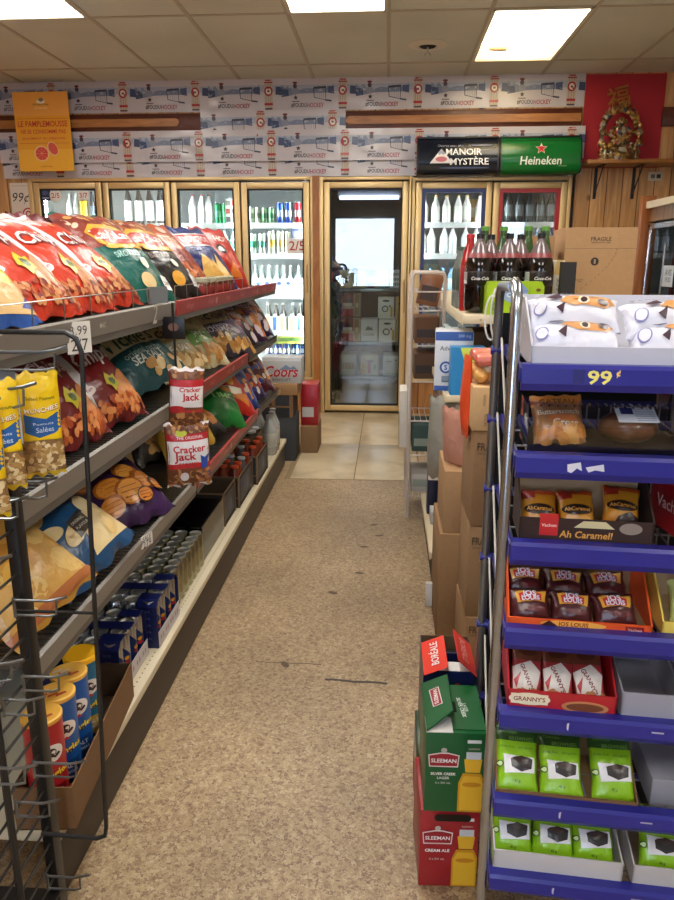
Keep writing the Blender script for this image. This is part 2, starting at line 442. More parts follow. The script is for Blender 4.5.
# inlaid square tiles in front of the walk-in door
def tile_mat():
    m, nt, b = new_mat('cream_tile'); L = nt.links.new
    tc = N(nt, 'ShaderNodeTexCoord'); a = N(nt, 'ShaderNodeTexNoise', Scale=5.0, Detail=5.0, Distortion=.7); L(tc.outputs['Object'], a.inputs['Vector'])
    r = N(nt, 'ShaderNodeValToRGB'); e = r.color_ramp.elements; e[0].position = .3; e[0].color = lin('#b39f7e'); e[1].position = .7; e[1].color = lin('#d6c5a4')
    L(a.outputs['Fac'], r.inputs['Fac']); L(r.outputs['Color'], b.inputs['Base Color']); b.inputs['Roughness'].default_value = .3
    return m
TM = tile_mat(); mb = MB(); mb.box(-.62, 4.285, -.02, .23, YB-.02, .001, mat('#8d7a5c', 'matte'))
for (x0, x1, ys) in ((-.585, -.19, (4.29, 5.19, 6.33)), (-.184, .22, (4.29, 5.19, 6.33))):
    for a, b_ in zip(ys, ys[1:]): mb.box(x0, a+.003, -.01, x1, b_-.003, .003, TM, .001)
struct(mb.build('floor_tiles'))
# dirty scuffs on the floor
a = Art(base=.0012)
a.line([(-.42+.02*i, 2.16+.002*sin(i*1.7)) for i in range(12)], .006, '#6a5644'); a.line([(-.18+.02*i, 2.07-.001*i+.002*sin(i)) for i in range(11)], .011, '#3a3028')
for q in ((-.32, 2.15), (-.05, 3.5), (-.02, 3.35), (-.09, 3.2), (-.1, 2.9), (-.2, 2.7)): a.ell(q[0], q[1], .022, .012, '#5f4a38', 9, q[1])
struct(MB().art(a, topf()).build('trim_scuffs'))

# ceiling with its grid of tiles, 0.6 x 1.2, holes at the lamps
GX = [-3.63, -3.02, -2.42, -1.82, -1.22, -.62, -.02, .58, 1.18, 1.78, 2.38, 2.85]; GY = [-2.4, -1.2, 0, 1.2, 2.4, 3.6, 4.79, 5.95, 6.46]
LAMPS = [(-2.42, 3.6), (-.62, 3.6), (.58, 4.79), (-.62, 1.2), (1.18, 1.2), (-2.42, 1.2), (-.62, -1.2), (1.18, -1.2)]
CM = ceil_mat(); mb = MB(); bars = MB(); BM = mat('#b8ad9b', 'plain')
for i, x0 in enumerate(GX[:-1]):
    for j, y0 in enumerate(GY[:-1]):
        if any(abs(lx-x0) < .02 and abs(ly-y0) < .02 for lx, ly in LAMPS): continue
        mb.box(x0, y0, CEIL, GX[i+1], GY[j+1], CEIL+.02, CM)
struct(mb.build('ceiling', smooth=0))
for x in GX: bars.box(x-.012, -2.4, CEIL-.006, x+.012, 6.46, CEIL+.001, BM)
for y in GY: bars.box(-3.6, y-.012, CEIL-.0055, 2.85, y+.012, CEIL+.0011, BM)
struct(bars.build('trim_ceiling_grid', smooth=0))
struct(MB().box(XL-.1, YF-.1, CEIL+.16, XR+.1, 8.2, CEIL+.2, mat('#777777', 'matte')).build('ceiling_deck', smooth=0))
# walls: the back wall is pieced around the cooler doors
DX = [-3.02, -2.42, -1.833, -1.24, -.655]
mb = MB()
mb.box(XL, YB, 1.985, XR, YB+.1, CEIL, PINE); mb.box(XL, YB, 0, -3.06, YB+.1, 1.985, PINE); mb.box(1.5, YB, 0, XR, YB+.1, 1.985, PINE)
mb.box(-3.06, YB, 0, -.645, YB+.1, .29, PINED); mb.box(.19, YB, 0, 1.5, YB+.1, .29, PINED)
struct(mb.build('wall_back', smooth=0))
struct(MB().box(-.632, YB-.06, 0, -.578, YB+.1, 1.985, wood_mat('post_wood', '#b5773c', '#8f5626')).build('trim_post', smooth=0))
struct(MB().box(XL-.1, YF, 0, XL, 8.1, CEIL+.2, PINE).build('wall_left', smooth=0))
struct(MB().box(XR, YF, 0, XR+.1, 8.1, CEIL+.2, mat('#b9a88d', 'matte')).build('wall_right', smooth=0))
# front wall behind the camera with the shop windows
WIN = [(-1.1, .16, .78, 2.18), (2.05, 2.7, 1.45, 2.1)]
mb = MB(); FW = mat('#9a9086', 'matte'); xs = sorted([XL, XR]+[w[0] for w in WIN]+[w[1] for w in WIN])
for a0, a1 in zip(xs, xs[1:]):
    w = [w for w in WIN if abs(w[0]-a0) < 1e-6]
    if w: mb.box(a0, YF-.12, 0, a1, YF, w[0][2], FW); mb.box(a0, YF-.12, w[0][3], a1, YF, CEIL+.2, FW)
    else: mb.box(a0, YF-.12, 0, a1, YF, CEIL+.2, FW)
struct(mb.build('wall_front', smooth=0))
for k, w in enumerate(WIN):
    al = mat('#8f9296', 'metal'); mb = MB()
    x0, x1, z0, z1 = w; t = .05
    mb.box(x0, YF-.09, z0, x0+t, YF+.01, z1, al); mb.box(x1-t, YF-.09, z0, x1, YF+.01, z1, al); mb.box(x0, YF-.09, z0, x1, YF+.01, z0+t, al); mb.box(x0, YF-.09, z1-t, x1, YF+.01, z1, al)
    mb.box(x0+t, YF-.05, z0+t, x1-t, YF-.044, z1-t, glassmat()); struct(mb.build('window_%d' % (k+1), smooth=0))
# ---- lamps
for k, (lx, ly) in enumerate(LAMPS):
    ly1 = GY[[i for i, g in enumerate(GY) if abs(g-ly) < .02][0]+1]; w = .6; d = ly1-ly
    lab = {0: 'recessed fluorescent ceiling light at the left edge above the chip shelves', 1: 'recessed fluorescent ceiling light in the middle above the aisle',
           2: 'recessed ceiling light with slipped diffuser baring its tubes, beside the round vent'}.get(k, 'recessed fluorescent ceiling light nearer the shop front')
    r = tag(empty('ceiling_light', (lx+w/2, ly+d/2, CEIL)), lab, 'ceiling light', 'ceiling lights' if k < 3 else 'ceiling lights near the shop front')
    hw, hd = w/2-.005, d/2-.005; mb = MB(); wm = mat('#f2eddf', 'gloss')
    mb.box(-hw, -hd, .13, hw, hd, .14, wm)
    for a0, b0, a1, b1 in ((-hw, -hd, -hw+.01, hd), (hw-.01, -hd, hw, hd), (-hw, -hd, hw, -hd+.01), (-hw, hd-.01, hw, hd)): mb.box(a0, b0, 0, a1, b1, .14, wm)
    mb.build('housing', r)
    mb = MB()
    for a0, b0, a1, b1 in ((-hw, -hd, -hw+.022, hd), (hw-.022, -hd, hw, hd), (-hw, -hd, hw, -hd+.022), (-hw, hd-.022, hw, hd)): mb.box(a0, b0, -.008, a1, b1, .006, mat('#d8d0bf', 'plain'))
    mb.build('frame', r)
    if k == 2:
        MB().box(-hw+.02, -hd+.02, .0, hw-.02, hd-.36, .006, emit('#fff3d8', 7.0)).build('diffuser', r)
        for sx in (-.16, -.02, .12): MB().tube([(sx, -hd+.03, .06), (sx, hd-.03, .06)], .016, emit('#ffedc4', 9), 10).build('lamp_tube', r)
        m2 = MB(); m2.box(-hw+.03, hd-.30, .03, hw-.2, hd-.27, .1, mat('#d9c9a2', 'plain'), .004); m2.box(-.2, hd-.29, .0, -.08, hd-.25, .05, mat('#8a7a5e', 'plain'), .004); m2.build('lamp_holder', r)
    else:
        MB().box(-hw+.02, -hd+.02, .0, hw-.02, hd-.02, .006, emit('#fffaf1', 12.0 if k < 3 else 11.5)).build('diffuser', r)
# ---- round vent with an open damper
r = tag(empty('ceiling_vent', (.245, 5.5, CEIL-.006)), 'round white ceiling vent with dark open centre', 'ceiling vent')
MB().lathe([(.062, .004), (.07, -.012), (.1, -.01), (.135, .002), (.13, .006)], mat('#ded6c8', 'plain'), 28).build('ring', r)
mb = MB(); mb.lathe([(.064, .004), (.05, -.01), (.0, -.012)], mat('#26231f', 'matte'), 20); mb.build('damper', r)
mb = MB(); mb.tube([(0, 0, -.01), (0, 0, -.035)], .006, mat('#b9b2a4', 'metal')); mb.tube([(-.02, 0, -.06), (0, 0, -.035), (.02, 0, -.06)], .005, mat('#b9b2a4', 'metal')); mb.build('spindle', r)

# ---- world outside the shop windows
w = bpy.data.worlds.new('sky'); SC.world = w; w.use_nodes = True; nt = w.node_tree
bg = nt.nodes['Background']; bg.inputs['Color'].default_value = (.70, .76, 1, 1); bg.inputs['Strength'].default_value = 10.0

# ---- camera
cam = bpy.data.cameras.new('camera'); co = bpy.data.objects.new('camera', cam); COL.objects.link(co); SC.camera = co
cam.sensor_fit = 'VERTICAL'; cam.sensor_height = 36; cam.lens = 727/900*36; cam.clip_start = .02
co.location = (0, 0, 1.3); co.rotation_euler = (radians(90-14.5), 0, radians(3.885))
SC.view_settings.view_transform = 'Standard'; SC.view_settings.look = 'None'; SC.view_settings.gamma = 1; SC.view_settings.exposure = 0.25
try: SC.view_settings.use_curve_mapping = False
except Exception: pass
def goldmat(c):
    m = mat(c, 'satin', .42); m.node_tree.nodes['Principled BSDF'].inputs['Metallic'].default_value = .55
    return m
# ============================================================ walk-in cooler wall
GOLD = goldmat('#dcc08c'); GOLDD = goldmat('#c9a870'); BLK = mat('#14120f', 'rubber'); WHT = mat('#eef0ee', 'gloss')
CW = mat('#c9ced0', 'plain'); CD = mat('#23282a', 'matte')

for bb in ((-3.2, 7.12, 0, -.62, 7.16, 2.0, mat('#c3c9ca', 'plain')), (.19, 7.12, 0, 1.5, 7.16, 2.0, mat('#8e9496', 'plain')), (-3.24, 6.46, 0, -3.2, 7.16, 2.0, CW), (-.64, 6.46, 0, -.6, 8.0, 2.0, CD), (.17, 6.46, 0, .2, 8.0, 2.0, CD), (.835, 6.5, 0, .85, 7.12, 2.0, CW), (1.5, 6.46, 0, 1.54, 7.16, 2.0, CW), (-.6, 8.0, 0, .2, 8.04, 2.0, CD)):  # cooler shell, plus inner dividers added to block lamp light between bays
    struct(MB().box(*bb).build('wall_cooler_and_light_divider', smooth=0))
struct(MB().box(-3.24, 6.46, 2.0, 1.54, 8.04, 2.05, mat('#5b6062', 'matte')).build('ceiling_cooler', smooth=0))

def sticker_art(a, kind, x, z):
    if kind == 0: a.rect(x-.045, z-.05, x+.045, z+.05, '#1d2846'); a.ell(x, z+.01, .03, .02, '#46507a'); a.rect(x-.03, z-.035, x+.03, z-.025, '#aab2cc')
    if kind == 1: a.ell(x, z, .055, .055, '#e9e6df'); a.text('2/5', x, z, w=.07, c='#c2242c')
    if kind == 2: a.rect(x-.045, z-.035, x+.045, z+.035, '#ece7e2'); a.text('3/7', x, z, w=.07, c='#b3262c')
    if kind == 3: a.rect(x-.08, z-.06, x+.08, z+.06, '#f2efe9'); a.text('2/5', x, z, w=.13, c='#b3262c')
def cooler_door(x0, x1, z0, z1, label, inner=None, stickers=(), hinge=1, refl=.1):
    w = x1-x0; f = .05
    r = tag(empty('cooler_door', ((x0+x1)/2, D, z0)), label, 'cooler door', 'glass cooler doors')
    h = z1-z0; mb = MB()
    for a0, b0, a1, b1 in ((-w/2, 0, -w/2+f, h), (w/2-f, 0, w/2, h), (-w/2+f, 0, w/2-f, f), (-w/2+f, h-f, w/2-f, h)):
        mb.box(a0, -.005, b0, a1, .05, b1, GOLD, .006)
    mb.build('frame', r)
    mb = MB(); g = .022
    im = BLK if inner is None else mat(inner, 'gloss')
    a, b = w/2-f, h-f; g = .012 if inner is None else .03
    mb.box(-a, .004, f, -a+g, .05, b, im); mb.box(a-g, .004, f, a, .05, b, im); mb.box(-a+g, .004, f, a-g, .05, f+g, im); mb.box(-a+g, .004, b-g, a-g, .05, b, im)
    mb.build('gasket' if inner is None else 'coloured_surround', r)
    MB().box(-a+g, .02, f+g, a-g, .026, b-g, glassmat('cooler_glass', '#f2f8f7', refl)).build('glass', r, smooth=0)
    mb = MB(); hx = (w/2-.022)*hinge
    mb.tube([(hx, -.005, h*.45), (hx, -.03, h*.46), (hx, -.03, h*.58), (hx, -.005, h*.59)], .007, GOLDD); mb.build('handle', r)
    for k, (kind, x, z) in enumerate(stickers):
        a = Art(); sticker_art(a, kind, x, z); MB().art(a, front(0, .018, 0)).build('sticker', r, smooth=0)
    return r
# golden jamb around the banks of doors (one casing per bank)
def casing(x0, x1, z0, z1, mull, label):
    mb = MB(); m = GOLDD
    mb.box(x0-.04, D-.005, z0-.02, x0, YB+.1, z1+.035, GOLD, .004); mb.box(x1, D-.005, z0-.02, x1+.03, YB+.1, z1+.035, GOLD, .004)
    mb.box(x0, D-.005, z1+.008, x1, YB+.1, z1+.035, GOLD, .004); mb.box(x0, D+.045, z1, x1, YB+.1, z1+.008, BLK)
    if z0 > .1: mb.box(x0, D-.005, z0-.03, x1, YB+.1, z0-.004, GOLD, .004)
    for x in mull: mb.box(x-.02, D+.055, z0, x+.02, YB+.1, z1, BLK)
    mb.box(x0-.001, D+.055, z0, x0+.02, YB+.1, z1, BLK); mb.box(x1-.02, D+.055, z0, x1+.001, YB+.1, z1, BLK)
    return struct(mb.build('trim_door_casing'))
casing(-3.02, -.655, .318, 1.95, DX[1:-1], 'gold metal casing around the four left glass cooler doors')
casing(-.545, .165, .0, 1.945, [], 'gold metal casing around the tall glass door reaching the floor')
casing(.215, 1.445, .318, 1.935, [.845], 'gold metal casing around the two right glass doors under the beer signs')
g = .006
cooler_door(DX[0]+g, DX[1]-g, .318, 1.95, 'leftmost gold framed cooler door, with round and square price stickers inside', stickers=((0, -.205, 1.54), (1, -.115, 1.53), (2, .13, 1.53)))
cooler_door(DX[1]+g, DX[2]-g, .318, 1.948, 'gold framed cooler door second from the left, dark bottles with white labels behind it')
cooler_door(DX[2]+g, DX[3]-g, .318, 1.944, 'gold framed cooler door third from the left, above the blue and red chip bags')
cooler_door(DX[3]+g, DX[4]-g, .318, 1.94, 'gold framed cooler door just left of the wooden post, five bright shelves behind it', stickers=((3, .175, 1.115),), hinge=1)
cooler_door(-.54, .16, .02, 1.94, 'tall gold framed glass door reaching the floor, beer cases in the dark behind it', refl=.16)
cooler_door(.22, .84, .318, 1.932, 'gold framed cooler door with dark blue inner border', inner='#27346e')
cooler_door(.85, 1.44, .318, 1.928, 'gold framed cooler door with red inner border', inner='#a8242c', refl=.14)

# shelves
SH = [1.627, 1.371, 1.031, .703, .471]
BAYS = [(-3.0, -2.44), (-2.4, -1.85), (-1.815, -1.26), (-1.22, -.67), (.235, .83), (.865, 1.43)]
BN = ['leftmost door', 'second door from the left', 'third door from the left', 'door left of the wooden post', 'blue bordered door', 'red bordered door']
def shelf_mesh(w):
    mb = MB(); wm = mat('#dfe3e4', 'gloss')
    mb.box(-w/2, 0, -.046, w/2, .012, -.001, mat('#f7f9f8', 'gloss'))
    for i in range(15): y = .03+i*.038; mb.box(-w/2, y, -.006, w/2, y+.006, 0, wm)
    for x in (-w/2+.02, 0, w/2-.02): mb.box(x-.004, .012, -.012, x+.004, .57, -.006, wm)
    return mb
sh0 = None
for b, (x0, x1) in enumerate(BAYS):
    for k, z in enumerate(SH):
        lab = '%s white wire cooler shelf behind the %s' % (['topmost', 'second highest', 'middle', 'second lowest', 'lowest'][k], BN[b])
        if sh0 is None: sh0 = tag(shelf_mesh(.55).build('cooler_shelf', loc=((x0+x1)/2, 6.49, z)), lab, 'cooler shelf', 'cooler shelves'); o = sh0
        else: o = dup(sh0, ((x0+x1)/2, 6.49, z), label=lab)
        o.scale = ((x1-x0)/.55, 1, 1)
for x, e in ((-2.985, 150), (-2.42, 140), (-1.833, 140), (-1.24, 160), (-.68, 200), (.245, 80), (.82, 80), (1.42, 8.0)):
    r = tag(empty('cooler_light', (x, 6.475, .36)), 'vertical tube lamp inside the cooler %s' % ('left of the leftmost door' if x < -2.9 else 'right of the red bordered door' if x > 1.4 else
        {-2.42: 'between the first and second doors from the left', -1.833: 'between the second and third doors from the left', -1.24: 'between the third and fourth doors from the left', -.68: 'beside the wooden post', .245: 'at the left edge of the blue bordered door', .82: 'between the blue and red bordered doors'}[x]), 'tube lamp', 'cooler lamps')
    MB().tube([(0, 0, .03), (0, 0, 1.53)], .011, emit('#f4faff', float(e)), 8).build('tube', r)
    MB().box(-.012, .013, -.36, .012, .024, 1.6, WHT, .002).build('channel', r)
    for z in (0, 1.53): MB().lathe([(.014, z), (.014, z+.03)], WHT, 10).build('end_cap', r)

# ---- drinks
def bottle(name, h, r, glass, cap, label=None, lb=(.2, .55), neck=.35, shoulder=.68, capname='cap', n=16, art=None, tagc=None):
    o = empty(name); mb = MB(); g = mat(glass, 'bottle')
    mb.lathe([(r*.9, 0), (r, h*.03), (r, h*shoulder*.92), (r*.86, h*shoulder), (r*neck*1.15, h*.86), (r*neck, h*.9), (r*neck, h*.955)], g, n); mb.build('body', o)
    MB().lathe([(r*neck*1.12, h*.945), (r*neck*1.12, h*.995), (r*neck*.9, h)], mat(cap, 'plastic'), n).build(capname, o)
    if label:
        mb = MB(); mb.lathe([(r*1.004, h*lb[0]), (r*1.014, h*(lb[0]+.003)), (r*1.014, h*(lb[1]-.003)), (r*1.004, h*lb[1])], mat(label, 'paper', .4), n)
        mb.build('label', o)
    return o
def can(name, h, r, col, band=None, top='#c9ccce', n=16):
    o = empty(name); mb = MB(); c = mat(col, 'metal', .28) if not isinstance(col, bpy.types.Material) else col
    mb.lathe([(r*.8, 0), (r, h*.05), (r, h*.3, mat(band, 'metal', .3) if band else None), (r, h*.62), (r, h*.92), (r*.86, h*.975)], c, n); mb.build('body', o)
    mb = MB(); t = mat(top, 'chrome', .25); mb.lathe([(r*.86, h*.97), (r*.87, h), (r*.82, h), (r*.8, h*.985), (0, h*.985)], t, n)
    mb.box(-.002*1, -r*.45, h*.985, r*.18, r*.05, h*.995, t); mb.build('lid', o)
    return o
def row(proto_fn, xs, y, z, label, cat, group, where):
    """copies of one drink along a shelf, each with its own label"""
    p = None; n = len(xs)
    for i, x in enumerate(xs):
        side = ['leftmost', 'second from left', 'third from left', 'fourth from left', 'fifth from left', 'sixth from left', 'seventh from left', 'eighth from left'][i] if n > 1 else 'single'
        lab = '%s %s %s' % (side, label, where) if n > 1 else '%s %s' % (label, where)
        if p is None: p = tag(proto_fn(), lab, cat, group); p.location = (x, y, z)
        else: dup(p, (x, y, z), label=lab)
def lin_(a, b, n): return [a+(b-a)*i/(n-1) if n > 1 else (a+b)/2 for i in range(n)]
S1, S2, S3, S4, S5 = SH
W1 = 'behind the leftmost cooler door'
row(lambda: bottle('drink_bottle', .25, .03, '#cfd8da', '#e8e8e8', '#eef1f2'), [-2.80, -2.74], 6.56, S1, 'pale bottle', 'bottle', 'bottles behind the leftmost cooler door', W1)
row(lambda: bottle('drink_bottle', .27, .034, '#5a4c2c', '#c9a83c', '#e2bd2e', (.1, .7)), [-2.675], 6.56, S1, 'bottle with large yellow label', 'bottle', 'bottles behind the leftmost cooler door', W1)
row(lambda: bottle('drink_bottle', .27, .028, '#24303c', '#202020', '#6a7684'), [-2.60], 6.56, S1, 'dark slim bottle', 'bottle', 'bottles behind the leftmost cooler door', W1)
row(lambda: bottle('drink_bottle', .27, .034, '#dfe6e8', '#f0f0f0', '#f6f7f7', (.1, .7)), [-2.535], 6.56, S1, 'white labelled wide bottle', 'bottle', 'bottles behind the leftmost cooler door', W1)
row(lambda: bottle('drink_bottle', .26, .028, '#6f93b4', '#3c5f88', '#b8cfe0'), [-2.475], 6.56, S1, 'light blue bottle', 'bottle', 'bottles behind the leftmost cooler door', W1)
W2 = 'behind the second cooler door from the left'
row(lambda: bottle('wine_bottle', .31, .036, '#3a4042', '#c9ccd0', '#f4f4f2', (.08, .62), neck=.38, shoulder=.62), [-2.29, -2.195, -2.1, -2.005, -1.91], 6.6, S1, 'dark bottle with white label', 'bottle', 'white labelled bottles behind the second cooler door', W2)
W3 = 'on top shelf behind the third cooler door'
row(lambda: bottle('drink_bottle', .24, .034, '#e4e2de', '#a62a2a', '#f3f1ee', (.1, .6)), [-1.71, -1.63, -1.565], 6.58, S1, 'white bottle with red cap', 'bottle', 'red capped white bottles behind the third cooler door', W3)
row(lambda: can('tall_can', .168, .03, '#3d9c63', '#7fd0a0'), [-1.485, -1.42], 6.58, S1, 'tall green can', 'can', 'tall green cans behind the third cooler door', W3)
def carrier(name, w, h, col, deco=None, bt='#2d3a30', n=3, d=.13):
    o = empty(name); mb = MB(); c = mat(col, 'paper', .4)
    mb.box(-w/2, -d/2, 0, w/2, d/2, h*.52, c); 
    for y in (-d/2+.002, d/2-.002):
        pts = [(-w/2, h*.5)]+[(-w/2+w*(i+.5)/n+sx*w*.16/n*(2.4 if q else 1), h*(.5 if q else .62)) for i in range(n) for q, sx in ((1, -1), (0, -1), (0, 1), (1, 1))]+[(w/2, h*.5)]
        mb.prism([(-w/2, h*.45)]+pts[1:-1]+[(w/2, h*.45)], y-.002, y+.002, c)
    if deco:
        a = Art(); deco(a, w, h); mb.art(a, front(0, -d/2-.001, 0))
    mb.build('carton', o)
    for i in range(n):
        for y in (-d/4, d/4):
            x = -w/2+w*(i+.5)/n; m2 = MB(); m2.lathe([(w/n*.42, h*.3), (w/n*.42, h*.56), (w/n*.17, h*.8), (w/n*.16, h*.96)], mat(bt, 'bottle'), 10, (x, y, 0)); m2.lathe([(w/n*.19, h*.94), (w/n*.19, h)], mat('#c8c4b8', 'metal'), 10, (x, y, 0)); m2.build('bottle', o)
    return o
W4 = '%s shelf left of the post'
t1 = W4 % 'topmost'
row(lambda: can('drink_can', .13, .027, '#b9c2b0', '#6f8a66'), [-1.19, -1.13], 6.55, S1, 'pale green can', 'can', 'pale green cans left of the wooden post', t1)
row(lambda: can('drink_can', .13, .027, '#7c9a78', '#2e5a40'), [-1.07, -1.01], 6.55, S1, 'green can', 'can', 'green cans left of the wooden post', t1)
row(lambda: can('tall_can', .168, .03, '#3c58b8', '#c2cbdc'), [-.935, -.865], 6.55, S1, 'tall blue and silver can', 'can', 'tall blue cans left of the wooden post', t1)
row(lambda: can('tall_can', .168, .03, '#c03038', '#e9d3d0'), [-.785], 6.55, S1, 'tall red can', 'can', 'tall red cans left of the wooden post', t1)
row(lambda: can('tall_can', .168, .03, '#d8d2c4', '#b83838'), [-.71], 6.55, S1, 'tall cream and red can', 'can', 'tall cream cans left of the wooden post', t1)
t2 = W4 % 'second highest'
row(lambda: can('tall_can', .17, .032, '#e9ece4', '#3d9066'), [-1.18, -1.10], 6.55, S2, 'white green can', 'can', 'white and green cans left of the wooden post', t2)
row(lambda: can('tall_can', .19, .034, '#f0ecdc', '#e0b860'), [-1.02, -.94, -.87], 6.56, S2, 'white gold can', 'can', 'white and gold cans left of the wooden post', t2)
def bx(name, w, d, h, col, deco=None, kind='paper', bv=.003, sides=None):
    mb = MB(); mb.box(-w/2, -d/2, 0, w/2, d/2, h, mat(col, kind), bv)
    if deco: a = Art(); deco(a, w, h); mb.art(a, front(0, -d/2, 0))
    if sides: a = Art(); sides(a, d, h); mb.art(a, left(-w/2, 0, 0))
    return mb.build(name)
tag(bx('drink_carton', .17, .2, .21, '#5a6486', lambda a, w, h: (a.rect(-w*.4, .03, w*.4, h*.9, '#8088a8'), a.ell(0, h*.5, .05, .04, '#c8cce0'))), 'blue grey drink carton on the second highest shelf left of the wooden post', 'carton').location = (-.75, 6.62, S2)
def decoA(a, w, h): a.rect(-w/2+.004, .01, w/2-.004, h*.2, '#d6dee6'); a.ell(-w*.2, h*.36, .02, .014, '#3a5a9a'); a.ell(w*.25, h*.36, .02, .014, '#3a5a9a')
def decoB(a, w, h):
    for i, c in enumerate(('#d8a078', '#3f74bc', '#d8a890')): a.poly([(-w/2+w*(i+.25)/3, h*.02), (-w/2+w*(i+.62)/3, h*.02), (-w/2+w*(i+.72)/3, h*.5), (-w/2+w*(i+.2)/3, h*.5)], c)
row(lambda: carrier('bottle_carrier', .2, .24, '#eef1f0', decoA, '#9aa8a4'), [-1.08, -.87, -.735+.0], 6.6, S3, 'white six bottle carrier', 'bottle carrier', 'white bottle carriers left of the wooden post', W4 % 'middle') if False else None
row(lambda: carrier('bottle_carrier', .18, .24, '#eef1f0', decoA, '#9aa8a4'), [-1.11, -.92, -.73], 6.6, S3, 'white carrier of pale bottles', 'bottle carrier', 'white bottle carriers left of the wooden post', W4 % 'middle')
row(lambda: carrier('bottle_carrier', .2, .24, '#ece9e2', decoB, '#3a3430'), [-1.0, -.78], 6.6, S4, 'blue and orange striped carrier', 'bottle carrier', 'striped bottle carriers left of the wooden post', W4 % 'second lowest')
row(lambda: can('drink_can', .12, .032, '#2c4a8c', '#dfe4ea'), [-1.06, -.98, -.90, -.82, -.74], 6.55, S5, 'dark blue can', 'can', 'dark blue cans left of the wooden post', W4 % 'lowest')
tag(bx('beer_case', .42, .24, .09, '#c9cf5a', lambda a, w, h: a.rect(-w/2+.01, .02, w/2-.01, .05, '#5f8f4a')), 'yellow green beer case on the dark blue cans, lowest shelf left of the wooden post', 'beer case').location = (-.9, 6.62, S5+.121)
# third door, lower shelf peeping over the bags
row(lambda: bx('milk_carton', .09, .09, .19, '#eceff4', lambda a, w, h: (a.ell(0, h*.55, .03, .04, '#9db0dc'), a.rect(-w*.4, .01, w*.4, .03, '#c3cde6'))), [-1.77, -1.665, -1.56], 6.58, S2, 'white and pale blue milk carton', 'milk carton', 'milk cartons behind the third cooler door', 'on second shelf, third cooler door')
row(lambda: bottle('drink_bottle', .2, .032, '#dfe9e6', '#4fae8c', '#8fd0b8'), [-1.44, -1.36, -1.3], 6.58, S2, 'clear bottle with mint label', 'bottle', 'mint bottles behind the third cooler door', 'on second shelf, third cooler door')
def gridbox(a, w, h):
    for i in range(3):
        for j in range(3): a.rect(-w/2+w*(i+.12)/3, h*(j+.15)/3, -w/2+w*(i+.88)/3, h*(j+.8)/3, ['#4a4a48', '#a04038', '#7c7a70'][(i*2+j) % 3])
tag(bx('drink_carton', .15, .16, .2, '#e9ece8', gridbox), 'white carton printed with small squares on the top shelf behind the third cooler door', 'carton').location = (-1.335, 6.6, S1)
# blue bordered door and red bordered door
gB = 'bottles behind the blue bordered door'
for z, col, lbn, kw in ((S1, '#e3dfd6', 'top', ('#e0a868', '#f1ede4')), (S2, '#e9ebea', 'second', ('#b03a3a', '#f4f4f2')), (S3, '#8fb4cc', 'middle', ('#3b6f9c', '#c8e0ee'))):
    row(lambda: bottle('drink_bottle', .22, .036, col, kw[0], kw[1], (.1, .6)), ([.30, .40, .49, .59, .66, .77] if z == S1 else [.29, .37, .48, .55, .66, .75]), 6.57, z, {'top': 'cream bottle with orange cap', 'second': 'white bottle with red cap', 'middle': 'light blue water bottle'}[lbn], 'bottle', gB+', '+lbn+' shelf', 'on %s shelf, blue bordered door' % lbn)
row(lambda: bx('drink_carton', .09, .12, .2, '#dcb070', lambda a, w, h: a.rect(-w*.35, .05, w*.35, .13, '#f0e2c0')), [.71, .785], 6.75, S1, 'tan carton behind the bottles', 'carton', 'tan cartons behind the blue bordered door', 'behind the blue bordered door')
gR = 'bottles behind the red bordered door'
row(lambda: bottle('drink_bottle', .26, .036, '#2c3334', '#b8bcc4', '#6c7478', (.2, .55)), lin_(.93, 1.37, 6), 6.6, S1, 'dark bottle', 'bottle', gR+', top shelf', 'on top shelf, red bordered door')
row(lambda: bottle('drink_bottle', .23, .034, '#8a9aa8', '#3c4c6c', '#d9e0ec', (.1, .6)), lin_(.93, 1.37, 6), 6.6, S2, 'grey blue bottle', 'bottle', gR+', second shelf', 'on second shelf, red bordered door')
